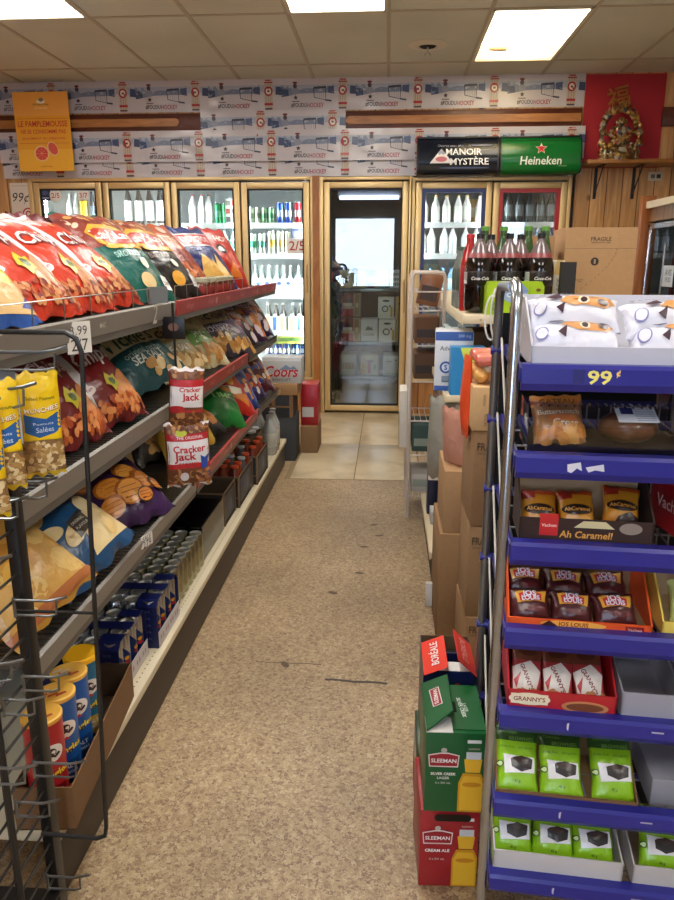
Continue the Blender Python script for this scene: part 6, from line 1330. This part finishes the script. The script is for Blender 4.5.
# ---- beer boxes on the floor
def beer_box(w, d, h, col, name, sub, label, loc, rz, flap=None, hole=False):
    r = tag(empty('beer_box', loc, (0, 0, radians(rz))), label, 'beer box', 'beer boxes beside the blue rack'); m = mat(col, 'gloss', .35); mb = MB(); t = .002
    if flap: 
        mb.box(-w/2, -d/2, 0, w/2, d/2, h-.002, m, .002); mb.box(-w*.06, -d/2+.01, h-.0021, w/2, d/2, h, m)
        mb.box(-w/2, -d/2, h-.002, -w*.06, -d*.2, h, mat('#e2ddd8', 'paper')); mb.box(-w*.06, -d*.1, h, w*.06, d*.12, h+.0004, mat('#0c0c0c', 'matte'))
    else: mb.box(-w/2, -d/2, 0, w/2, d/2, h, m, .002)
    a = Art(L=None, kind='gloss', base=.0006, step=.0003)
    bx0 = w*.12 if w < .2 else 0
    by = '#d69c1c'; bl = '#eab930'
    a.poly([(w*.06, .002), (w*.06, h*.38), (w*.13, h*.5), (w*.43, h*.5), (w*.495, h*.4), (w*.495, .002)], by); a.poly([(w*.09, .006), (w*.09, h*.37), (w*.15, h*.465), (w*.41, h*.465), (w*.47, h*.38), (w*.47, .006)], bl); a.ell(w*.28, h*.36, w*.16, h*.03, '#d08c1c')
    a.poly([(w*.17, h*.515), (w*.14, h*.68), (w*.44, h*.68), (w*.41, h*.515)], bl); a.rect(w*.17, h*.68, w*.42, h*.77, '#c9d0d8'); a.rect(w*.18, h*.77, w*.41, h*.88, col if not hole else '#9c2028'); a.text('SLEEMAN', w*.295, h*.81, w=w*.18, c='#e8c8b8', bold=0); a.rect(w*.18, h*.88, w*.41, h*.92, '#e0e4e4')
    a.poly([(-w*.46, h*.73), (-w*.44, h*.58), (w*.04, h*.58), (w*.06, h*.73), (-w*.13, h*.76), (-w*.25, h*.76)], '#e8dcd8'); a.poly([(-w*.44, h*.72), (-w*.425, h*.595), (w*.025, h*.595), (w*.04, h*.72), (-w*.13, h*.745), (-w*.25, h*.745)], '#9c1c28'); a.text('SLEEMAN', -w*.2, h*.66, w=w*.42, c='#f4ecec', bold=.05); a.ell(-w*.2, h*.79, w*.05, h*.03, '#c0b8b0')
    a.text(name, -w*.2, h*.5, w=w*.42, c='#f0f0ec', bold=.05); a.text(sub, -w*.2, h*.45, w=w*.2, c='#f0f0ec', bold=.02); a.text('6 x 341 mL', -w*.2, h*.39, w=w*.26, c='#c8c8c0')
    if hole: a.line([(-w*.2, h*.93), (w*.28, h*.93)], h*.09, '#080606'); a.ell(-w*.2, h*.93, h*.045, h*.045, '#080606'); a.ell(w*.28, h*.93, h*.045, h*.045, '#080606')
    mb.art(a, front(0, -d/2, 0))
    if flap:
        a = Art(); a.text(sub or 'LAGER', w*.22, 0, w=.03, c='#d8e8d8', rot=-pi/2+.1); a.text(name, w*.15, .0, w=.07, c='#e8f0e8', rot=-pi/2+.1, bold=.04); mb.art(a, topf(0, 0, h))
    mb.build('carton', r)
    if flap:
        mb = MB(); x0 = -w*.5; fx, fz = flap
        mb.add([(x0+.002, -d/2, h), (x0+.002, d/2, h), (x0+.002+fx, d/2-.005, h+fz), (x0+.002+fx, -d/2+.03, h+fz), (x0, -d/2, h+.002), (x0, d/2, h+.002), (x0+fx, d/2-.005, h+fz+.002), (x0+fx, -d/2+.03, h+fz+.002)], [(0, 3, 2, 1), (4, 5, 6, 7), (0, 1, 5, 4), (1, 2, 6, 5), (2, 3, 7, 6), (3, 0, 4, 7)], m)
        a = Art(base=.003); a.poly([(-.03, .018), (.035, .022), (.035, .045), (-.03, .04)], '#e8dcd8'); a.poly([(-.028, .02), (.033, .024), (.033, .043), (-.028, .038)], '#9c1c28'); a.text('SLEEMAN', .002, .031, w=.052, c='#f4ecec', bold=.05)
        mb.art(a, planef((x0+fx, .01, h+fz+.0), (0, 1, 0), tuple(Vector((-fx, 0, -fz)).normalized()))); mb.build('flap', r, smooth=0)
    return r
beer_box(.123, .17, .192, '#a3202a', 'CREAM ALE', '', 'red beer box with yellow bottle printed, lowest by the blue rack', (.146, 1.376, .001), 2, hole=True)
beer_box(.122, .17, .190, '#0f5a2c', 'SILVER CREEK', 'LAGER', 'green beer box with raised flap, on top of the red one', (.153, 1.372, .194), 1, flap=(.055, .028))
mb = MB(); mb.box(-.06, -.085, 0, .06, .085, .19, mat('#2c4a34', 'gloss'), .003); a = Art(); a.rect(-.08, .0, .08, .1, '#a02630'); a.rect(-.03, .1, .03, .16, '#d8dcd4'); mb.art(a, left(-.0602, 0, 0)); tag(mb.build('beer_box'), 'green and red beer box on the floor behind the red one', 'beer box').location = (.148, 1.56, .001)
r = tag(empty('beer_box', (.155, 1.572, .193)), 'navy beer box with two open red flaps', 'beer box'); nv = mat('#16204c', 'gloss'); w, d, h = .117, .165, .205
mb = tray(w, d, h, .002, '#16204c', '#7c6248', 'gloss'); mb.box(-w/2, -.003, 0, w/2, .003, h, nv); mb.box(-w/2+.003, -d/2+.003, h-.006, w/2-.003, -d/2+.045, h-.002, mat('#e8e4e0', 'paper')); mb.box(-w/2+.003, -.0, h-.04, w/2-.003, d/2-.003, h-.036, mat('#1a1612', 'matte'))
a = Art(); a.ell(.02, h*.8, .008, .012, '#a83038'); a.text('BIERE', -.03, h*.85, w=.03, c='#6878b0'); mb.art(a, front(0, -d/2, 0)); mb.build('carton', r)
for s_, nm in ((-1, 'BOR\u00c9ALE'), (1, 'BOR\u00c9ALE')):
    mb = MB(); x0 = s_*w/2; L = .022 if s_ < 0 else .04; dx = .052 if s_ < 0 else -.042; R_ = mat('#d8341f' if s_ < 0 else '#b8281f', 'paper')
    y0, y1 = -d/2, d/2-.02
    mb.add([(x0, y0, h), (x0, y1, h), (x0+dx, y1, h+L), (x0+dx, y0, h+L), (x0+.002, y0, h), (x0+.002, y1, h), (x0+dx+.002, y1, h+L), (x0+dx+.002, y0, h+L)], [(0, 3, 2, 1), (4, 5, 6, 7), (0, 1, 5, 4), (1, 2, 6, 5), (2, 3, 7, 6), (3, 0, 4, 7)], R_)
    a = Art(base=.003); a.text(nm, 0, .028, w=.1, h=.024, c='#f0e0dc' if s_ < 0 else '#d88a80', bold=.03)
    if s_ < 0: mb.art(a, planef((x0+dx, (y0+y1)/2, h+L), (0, 1, 0), tuple(Vector((-dx, 0, -L)).normalized())))
    else: mb.art(a, planef((x0+dx, (y0+y1)/2, h+L), (0, -1, 0), tuple(Vector((-dx, 0, -L)).normalized())))
    o = mb.build('flap', r, smooth=0); o['label'] = 'open red flap'
    o.location = (0, -.02, 0)
    # flaps splay towards the viewer
# ---- glass fronted cabinet at the far right
r = tag(empty('display_cabinet', (1.62, 0, 0)), 'glass fronted cabinet with wooden corner post at the far right', 'cabinet')
A, Bc = 3.55, 4.92; pw = pine_mat('cabinet_pine', '#8f6a46', '#6a4a2c', '#2c1a10', .13, 'Y')
MB().box(0, A, 0, .9, Bc, .35, pw).build('base', r); MB().box(.02, A, 1.545, .9, Bc, 1.625, pw).build('header', r)
mb = MB(); mb.box(-.01, A, 1.625, .9, Bc+.02, 1.665, mat('#cfc3aa', 'plain')); mb.build('top', r)
MB().box(-.03, Bc, 0, .05, Bc+.06, 1.7, wood_mat('cabinet_post', '#b06c34', '#8c4c20')).build('corner_post', r)
MB().box(.85, A, .35, .9, Bc, 1.545, mat('#7c6850', 'matte')).build('back', r)
MB().box(.05, Bc-.03, .35, .85, Bc, 1.545, mat('#3c3a38', 'matte')).build('side', r)
ch = mat('#c8ccd4', 'chrome', .2)
for k, (y0, y1, x) in enumerate(((4.3, 4.9, .01), (3.62, 4.36, .035))):
    mb = MB(); mb.box(x, y0, .37, x+.02, y0+.03, 1.53, ch, .003); mb.box(x, y1-.03, .37, x+.02, y1, 1.53, ch, .003); mb.box(x, y0, .37, x+.02, y1, .4, ch); mb.box(x, y0, 1.5, x+.02, y1, 1.53, ch); mb.build('door_frame', r)
    MB().box(x+.008, y0+.03, .4, x+.012, y1-.03, 1.5, glassmat()).build('glass', r, smooth=0)
for z in (.65, .95, 1.25): MB().box(.1, A+.02, z, .84, Bc-.04, z+.01, mat('#b8bcc0', 'gloss')).build('shelf', r)
MB().tube([(.012-.03, 4.5, 1.4), (-.02, 4.5, .6)], .006, ch).build('handle', r)
a = Art(); a.rect(-.08, -.06, .08, .06, '#c8ccd0'); a.text('AVIS', 0, .02, w=.1, c='#404448'); a.text('19/20', 0, -.02, w=.08, c='#404448'); MB().art(a, left(.007, 4.47, 1.22)).build('notice', r, smooth=0)
p = None
for i in range(5):
    lab = 'white tub on a shelf inside the glass fronted cabinet, %s from the far end' % ORD[i]
    if p is None: p = tag(bottle('tub', .16, .06, '#9aa4b4', '#d8dce4', '#b8c0cc', neck=.8, shoulder=.8), lab, 'tub', 'tubs in the cabinet'); p.location = (1.85, 4.75, 1.261)
    else: dup(p, (1.85, 4.75-.16*i, 1.261), label=lab)
# wire basket on the cabinet
mb = MB(); wb = mat('#b8b0a0', 'metal')
for z in (0, .05, .1): mb.tube([(-.0, 3.7, z), (0, 4.62, z), (.3, 4.62, z), (.3, 3.7, z)], .004, wb, 6, True)
for i in range(18): y = 3.7+i*.054; mb.tube([(0, y, .1), (0, y, 0), (.3, y, 0), (.3, y, .1)], .002, wb, 5)
tag(mb.build('wire_basket'), 'low wire basket on top of the glass fronted cabinet', 'basket').location = (1.68, .0, 1.67)
# ============================================================ blue snack rack at the near right
RT = radians(-4.7); RO = Vector((.205, 1.15, 0))
def RW(x, y, z): return (RO.x+x*cos(RT)-y*sin(RT), RO.y+x*sin(RT)+y*cos(RT), z)
rk = tag(empty('snack_rack', tuple(RO), (0, 0, RT)), 'tall snack rack with blue lipped wire shelves and steel tube frame', 'rack')
W_, DP = .72, .34; BL = mat('#2a2a8c', 'gloss', .32); TB = mat('#aeb3ba', 'metal', .25); TBD = mat('#9aa0a8', 'metal', .38)
LIPS = [1.147, 1.004, .853, .697, .536, .353, .186]
for s_, x in ((0, -.007), (1, W_+.02)):
    mb = MB(); mb.tube([(x, -.002, .0), (x, -.002, 1.215), (x, .004, 1.245), (x, .02, 1.262), (x, .045, 1.268), (x, .06, 1.262)], .009, TB, 12); mb.build('front_tube', rk)
    mb = MB(); mb.tube([(x-.004, .35, 0), (x-.004, .35, 1.2), (x-.004, .335, 1.235), (x-.004, .3, 1.255), (x-.002, .06, 1.262)], .009, TBD, 12); mb.build('rear_tube', rk)
wr = mat('#8a8f98', 'metal', .4); wd_ = mat('#1a1b22', 'plain')
for k, z in enumerate(LIPS):
    zs = z-.008
    mb = MB(); mb.prism([(-.004, z-.042), (.004, z-.042), (.006, z-.004), (.012, z), (-.008, z), (-.012, z-.006), (-.012, z-.03)], .006, W_, BL, 'x')
    if k == 0:
        a = Art(L=None); a.rect(.083, -.028, .1, -.006, '#1c1c70'); a.text('99', .122, -.018, w=.036, h=.022, c='#f6e87c', bold=.05); a.text('\u00a2', .149, -.012, h=.012, c='#f4c860', bold=.06); mb.art(a, front(0, -.0125, z))
    if k == 1: a = Art(); a.poly([(.085, -.014), (.105, -.01), (.108, -.024), (.1, -.02), (.092, -.028), (.086, -.026)], '#d8d8e4'); a.poly([(.113, -.018), (.14, -.012), (.142, -.024), (.128, -.022), (.118, -.026)], '#d0d0e0'); mb.art(a, front(0, -.0125, z))
    if k in (4, 5, 6): a = Art(); a.poly([(.12, -.012), (.124, -.01), (.123, -.026), (.12, -.022)], '#c8c8dc'); a.rect(.26, -.016, .28, -.013, '#b8b8d0'); mb.art(a, front(0, -.0125, z))
    sh = mb.build('shelf', rk, smooth=30)
    mb = MB(); mb.box(.004, 0, z-.03, .01, DP, z-.006, BL, .002); mb.box(.004, DP-.006, z-.03, W_, DP, z-.012, BL, .002); mb.build('side_rim', sh); MB().tube([(-.022, .35, z-.02), (.004, .35, z-.02)], .0095, BL, 8).build('clip', sh)
    mb = MB()
    for i in range(31): x = .012+i*(W_-.024)/30; mb.tube([(x, .0, zs-.003), (x, DP, zs-.003), (x, DP+.004, zs+.075)], .0018, wd_ if k < 1 else wr, 5)
    for y in (.1, .22, DP): mb.tube([(.008, y, zs-.006), (W_-.008, y, zs-.006)], .002, wr, 5)
    mb.build('wire_bed', sh)
MB().box(.0, DP+.03, .02, W_+.02, DP+.034, 1.2, mat('#15161c', 'matte')).build('back_panel', rk, smooth=0)
for k in range(5):
    z = LIPS[k+1]; mb = MB(); mb.tube([(-.004, .32, z+.15), (-.0, .1, z-.02)], .0022, mat('#c8c4b8', 'plastic'), 6); mb.build('brace_rod', rk)
# plastic ties hanging on the tube top
mb = MB(); wt = mat('#e6e4dc', 'plastic')
mb.tube([(.213+.014*cos(t), 1.52, 1.2+.045*sin(t)-.01) for t in [2*pi*i/16 for i in range(16)]], .002, wt, 6, True); mb.tube([(.22+.01*cos(t), 1.515, 1.2+.05*sin(t)) for t in [2*pi*i/16 for i in range(16)]], .002, wt, 6, True)
tag(mb.build('cable_tie'), 'white cable ties looped on the rear tube of the snack rack', 'cable tie')
# ---- products
def rput(o, x, y, z, rz=0, rx=0, ry=0):
    o.location = RW(x, y, z); o.rotation_euler = (Matrix.Rotation(RT+radians(rz), 4, 'Z') @ Matrix.Rotation(radians(rx), 4, 'X') @ Matrix.Rotation(radians(ry), 4, 'Y')).to_euler(); return o
Z = [l-d_ for l, d_ in zip(LIPS, (.006, .006, .006, .006, .006, .016, .006))]
def dtray(w, d, hb, hf, out, inn, label, x, y, z, art=None, rz=0, kind='card', grp=None):
    mb = tray(w, d, hb, .003, out, inn, kind, front=hf)
    if art: mb.art(art, front(0, -d/2, 0))
    return tag(rput(mb.build('display_tray'), x, y, z, rz), label, 'tray', grp)
def pillow(name, w, h, t, seed, body, items, label, cat, grp, x, y, z, lean, rz=0, roll=0, trim=None, puff=.4):
    mb = bag_mesh(w, h, t, seed, design(w, h, seed, items), mat(body, 'foil'), None, mat(trim, 'foil') if trim else None, puff); o = tag(mb.build(name, smooth=60), label, cat, grp)
    z = z+.002+w/2*abs(sin(radians(roll)))*.8
    o.location = RW(x, y, z); o.rotation_euler = (Matrix.Rotation(RT+radians(rz), 4, 'Z') @ Matrix.Rotation(radians(-lean), 4, 'X') @ Matrix.Rotation(radians(roll), 4, 'Y')).to_euler(); return o
# shelf 1: grey-white bin with palm leaf pastries
dtray(.56, .27, .1, .032, '#c9c9d4', '#d3d3dc', 'grey white open carton of pastry loaves on the top shelf', .30, .143, Z[0], kind='paper')
def loaf(seed, label, x, y, z, rz=0):
    it = [('blob', -.5, .0, .5, 1, 0, .01, ['#fff']), ('poly', [(-.16, .5), (.0, .9), (.36, .95), (.46, .6), (.34, .36), (.0, .36)], '#dc9a58'), ('poly', [(-.02, .55), (.1, .85), (.2, .6)], '#ecb878'), ('poly', [(.2, .6), (.25, .86), (.38, .6)], '#ecb878'), ('ell', .1, .5, .06, .12, '#f2e3c8'), ('ell', .1, .5, .035, .09, '#3a2420'), ('ell', .3, .5, .06, .09, '#48303a'),
          ('ell', -.36, .34, .07, .16, '#8c8cc0'), ('ell', -.36, .34, .055, .125, '#eceaf4'), ('poly', [(-.3, .62), (-.16, .76), (-.12, .6), (-.2, .55)], '#4a3340'), ('poly', [(-.2, .3), (-.1, .42), (-.12, .2)], '#4a3340'), ('txt', 'Palmiers', -.2, .85, .4, '#8a88a8')]
    w, h, t = .152, .08, .07
    mb = bag_mesh(w, h, t, seed, design(w, h, seed, it), mat('#ebeaf4', 'foil'), None, None, .35); o = tag(mb.build('pastry_pack', smooth=60), label, 'pastry pack', 'white pastry packs on the top shelf'); rput(o, x, y, z, rz, -52); return o
loaf(141, 'white pastry pack in the left pile of the top shelf, upper', .095, .10, Z[0]+.044, -3)
loaf(142, 'white pastry pack in the left pile of the top shelf, lower', .097, .075, Z[0]+.006, 2)
loaf(143, 'white pastry pack in the right pile of the top shelf, upper', .255, .10, Z[0]+.036, 2)
loaf(144, 'white pastry pack in the right pile of the top shelf, lower', .258, .075, Z[0]+.004, -2)
# shelf 2: clear clamshells
def clam(label, x, y, z, w, d, h):
    mb = MB(); fm = glassmat('clear_plastic', '#f6f6f8', .07, .05); n = 24
    prof = [(-d/2, 0), (-d/2-.004, h*.6), (-d/2-.006, h*.62), (-d/2, h*.64), (-d/2+.02, h), (d/2-.02, h), (d/2, h*.64), (d/2, 0)]
    for s_ in (-1, 1):
        mb.add([(s_*w/2, p[0], p[1]) for p in prof], [tuple(range(len(prof)))], fm)
    for (y0, z0), (y1, z1) in zip(prof, prof[1:]): mb.add([(-w/2, y0, z0), (w/2, y0, z0), (w/2, y1, z1), (-w/2, y1, z1)], [(0, 1, 2, 3)], fm)
    for i in range(18): x0 = -w/2+.02+i*(w-.04)/17; mb.tube([(x0, -d/2+.02, h+.0005), (x0, -d/2+.034, h+.003), (x0, -d/2+.048, h+.0005)], .002, fm, 5)
    mb.box(-w/2+.005, -d/2+.004, 0, w/2-.005, d/2-.004, .004, mat('#101013', 'matte'))
    return tag(rput(mb.build('plastic_clamshell'), x, y, z), label, 'clamshell')
clam('clear plastic clamshell box of pastries on the second shelf', .155, .11, Z[1]+.001, .262, .19, .075)
pillow('pastry_pack', .085, .09, .035, 151, '#a87444', [('band', -.5, .74, .5, .98, '#d8883c'), ('txt', 'GATEAU', 0, .82, .7, '#6a3c1c'), ('txt', 'Butterscotch', 0, .58, .8, '#f0e4d0', dict(bold=.03)), ('poly', [(-.2, .5), (.3, .48), (.4, .36), (-.2, .38)], '#c8702c'), ('txt', 'Cross', .12, .34, .5, '#f0e4d0', dict(bold=.03)), ('blob', -.46, .05, .46, .24, 10, .014, ['#dc9440', '#c87c30', '#e6a858'])], 'orange brown wrapped pastry at the left inside the clamshell', 'pastry', None, .08, .045, Z[1]+.006, 38, roll=-4)
mb = MB(); sphs(mb, (0, 0, .026), (.048, .042, .026), mat('#6e4426', 'gloss'), 18)
a = Art(base=.0008); a.rect(-.026, -.022, .038, .02, '#dfe2e8'); a.rect(-.018, .0, .002, .018, '#3a3a80'); [a.rect(.004, -.018+.006*i, .034, -.0165+.006*i, '#8a90a0', lay=a.k) for i in range(6)]; mb.art(a, planef((.0, -.018, .05), (1, 0, 0), (0, .9, .42)))
tag(rput(mb.build('chocolate_cake'), .19, .07, Z[1]+.012, 4), 'brown cake with white label at the right inside the clamshell', 'cake')
mb = MB(); mb.box(-.07, -.1, 0, .07, .1, .085, mat('#a8a8b0', 'paper'), .003); tag(rput(mb.build('grey_box'), .375, .13, Z[1]+.001), 'grey carton right of the clamshell on the second shelf', 'carton')
# shelf 3
a = Art(kind='gloss'); w = .215; a.rect(-.075, .012, -.045, .05, '#c2282c'); a.text('Vachon', -.06, .03, w=.024, c='#f0dcd4'); a.poly([(-.02, .028), (-.005, .04), (.03, .04), (.045, .028)], '#cfc49c'); a.text('Ah Caramel!', .0, .016, w=.085, c='#d89c4c', bold=.04, shear=.1); a.ell(.07, .03, .018, .01, '#8c8078')
dtray(w, .12, .088, .042, '#35211c', '#a98a68', 'dark brown tray of caramel cakes on the third shelf', .128, .075, Z[2], a)
for k in range(3):
    pillow('caramel_cake_pack', .062, .075, .03, 161+k, '#d08a24', [('poly', [(-.46, .72), (-.1, .76), (-.1, .97), (-.46, .95)], '#a82c20'), ('band', -.1, .86, .46, .97, '#b84824'), ('ell', 0, .46, .42, .14, '#2a1712'), ('txt', 'AhCaramel', .0, .46, .7, '#e0a04c', dict(bold=.05)), ('poly', [(-.1, .2), (.2, .32), (.46, .2), (.46, .06), (-.2, .06)], '#2a1a18' if k == 2 else '#d89a34')],
           'orange caramel cake pack in the brown tray, %s' % ['left', 'middle', 'right'][k], 'cake pack', 'caramel cake packs', [.057, .122, .192][k], .05+.004*k, Z[2]+.004+(.008 if k == 2 else 0), 42, roll=[0, -2, 5][k], trim='#a83a20')
a = Art(); a.text('Vachon', 0, .05, w=.09, c='#e8c8c0'); mb = MB(); mb.box(-.07, -.07, 0, .07, .07, .09, mat('#a81c24', 'gloss'), .003); mb.art(a, left(-.0702, 0, 0)); mb.box(-.03, -.05, .0901, .06, .05, .1, mat('#d8d4d8', 'foil'), .003); tag(rput(mb.build('cake_box'), .345, .10, Z[2]+.001, 14), 'red cake box turned aslant right of the caramel cakes', 'box')
# shelf 4
a = Art(kind='gloss'); w = .238; a.ell(-.01, .01, .055, .007, '#f0b04c'); a.text('JOS LOUIS', -.01, .0095, w=.05, c='#8c2418', bold=.04); a.rect(.075, .003, .105, .014, '#8c1c24'); a.text('Vachon', .09, .0085, w=.022, c='#f0c8c0'); a.poly([(-.07, .002), (-.05, .016), (-.03, .003)], '#3a1a14')
dtray(w, .16, .085, .017, '#e2551c', '#9c7c5c', 'orange front tray of chocolate cakes on the fourth shelf', .130, .09, Z[3], a)
for j in range(2):
    for i in range(3):
        pillow('chocolate_cake_pack', .072, .058, .036, 171+i+3*j, '#46141a', [('poly', [(-.34, .86), (-.2, .92), (.2, .86), (.42, .9), (.36, .5), (.1, .56), (-.3, .48)], '#d8a03c'), ('poly', [(-.26, .8), (.0, .9), (.3, .78), (.28, .56), (-.24, .56)], '#b82c34'), ('txt', 'JOS', 0, .78, .34, '#e8e0ec', dict(bold=.05, outline=('#6a6ab0', .03))), ('txt', 'LOUIS', .02, .64, .44, '#e8e0ec', dict(bold=.05, outline=('#6a6ab0', .03))), ('ell', .1, .3, .25, .08, '#5c1c22')],
               'dark maroon chocolate cake pack, %s in the %s layer' % (['left', 'middle', 'right'][i], ['front', 'rear'][j]), 'cake pack', 'maroon cake packs', [.05, .118, .192][i]-.006*j, [.02, .072][j], Z[3]+[.002, .022][j], [44, 46][j], roll=[-3, 2, -4][i])
a = Art(); a.rect(-.02, .004, .03, .02, '#c22a34'); dtray(.16, .16, .085, .025, '#e8cc5c', '#b09878', 'yellow front tray of snack cakes on the fourth shelf', .345, .095, Z[3], a)
pillow('snack_cake_pack', .08, .075, .04, 181, '#c8cf84', [('ell', .1, .66, .44, .2, '#a8c4e0'), ('txt', 'May West', .1, .66, .7, '#b02c40', dict(bold=.05)), ('ell', -.2, .3, .2, .14, '#8faa3c')], 'pale green snack cake pack in the yellow tray', 'cake pack', None, .325, .045, Z[3]+.006, 34)
# shelf 5
a = Art(kind='gloss'); w = .185; a.ell(-.055, .022, .036, .012, '#f0e8c8'); a.rect(-.087, .012, -.023, .032, '#f0e8c8'); a.text("GRANNY'S", -.055, .022, w=.055, c='#8a2020', bold=.04); a.ell(.04, .014, .04, .012, '#c8885c'); a.ell(.04, .014, .032, .008, '#7a4428')
dtray(w, .15, .085, .038, '#b8222c', '#8c2028', 'red tray with cream oval logo on the fifth shelf', .112, .085, Z[4], a, kind='gloss')
for i in range(3):
    pillow('tart_pack', .056, .098, .026, 191+i, '#a83438', [('band', -.46, .7, .46, .95, '#6e3c28'), ('ell', 0, .86, .3, .08, '#4c2418'), ('poly', [(-.4, .1), (-.46, .55), (.1, .7), (.44, .5), (.3, .1)], '#ddd4cc'), ('poly', [(-.4, .3), (-.2, .45), (-.3, .15)], '#b82c30'), ('txt', "GRANNY'S", .0, .38, .9, '#7c2a2c', dict(bold=.05, rot=-1.15)), ('blob', -.4, .06, .4, .14, 6, .008, ['#b87c4c'])],
           'red and white tart pack in the red tray, %s' % ['left', 'middle', 'right'][i], 'tart pack', 'tart packs', [.052, .108, .166][i], .03, Z[4]+.004, 44, roll=[4, 2, -3][i])
dtray(.1, .2, .07, .05, '#9c9ca8', '#8a8a94', 'grey narrow tray right of the red tray', .262, .11, Z[4], kind='paper'); dtray(.2, .2, .07, .03, '#b8b4c0', '#6e563c', 'brown and grey empty tray at the right of the fifth shelf', .42, .11, Z[4])
# shelves 6 and 7
def brownie(seed, label, x, y, z, lean, roll=0, gh=.115):
    w, h = .078, gh
    it = [('band', -.5, .78, .5, .97, '#2a4c20'), ('txt', 'BROWNIES', .1, .82, .6, '#6f9a4c', dict(bold=.03)), ('txt', 'Chocolate', -.2, .92, .4, '#6f9a4c'), ('txt', 'gluten free', -.25, .68, .35, '#5c8a2c'), ('txt', 'sans gluten', .2, .68, .35, '#5c8a2c'), ('poly', [(-.34, .56), (.4, .54), (.42, .3), (-.3, .26)], '#e2e2e6'), ('poly', [(-.16, .48), (.1, .56), (.36, .5), (.34, .36), (.1, .3), (-.14, .36)], '#1c1212'), ('poly', [(-.16, .48), (.1, .56), (.36, .5), (.12, .43)], '#3a2622'), ('ell', -.4, .4, .07, .05, '#3c5c2c'), ('ell', -.4, .4, .05, .035, '#c8e0a0'), ('txt', '40 g', .0, .16, .14, '#3c5c1c')]
    return pillow('brownie_pack', w, h, .03, seed, '#8fc41e', it, label, 'brownie pack', 'green brownie packs', x, y, z, lean, roll=roll, puff=.35)
dtray(.25, .15, .07, .022, '#7c5c3c', '#8c6c48', 'brown tray of green brownie packs on the sixth shelf', .135, .085, Z[5])
for i in range(3): brownie(201+i, 'green brownie pack on the sixth shelf, %s' % ['left', 'middle', 'right with a gap beside it'][i], [.048, .128, .222][i], [.022, .018, .024][i], Z[5]+.006, 44, [1, 0, -1][i])
mb = MB(); mb.box(-.06, -.09, 0, .06, .09, .06, mat('#8c8c96', 'paper'), .003); tag(rput(mb.build('grey_box'), .345, .12, Z[5]+.001), 'grey carton right of the brownies on the sixth shelf', 'carton')
dtray(.235, .15, .06, .045, '#c6c4c4', '#8a7a68', 'white tray of green brownie packs on the lowest shelf', .130, .085, Z[6], kind='paper'); dtray(.16, .15, .06, .045, '#c0bebe', '#8a7a68', 'second white tray at the right of the lowest shelf', .345, .085, Z[6], kind='paper')
for i in range(4): brownie(211+i, 'green brownie pack on the lowest shelf, %s' % ['leftmost', 'second from left', 'third from left', 'in the right tray'][i], [.05, .125, .2, .32][i], .03, Z[6]+.01, 40, [0, 1, -1, 2][i])
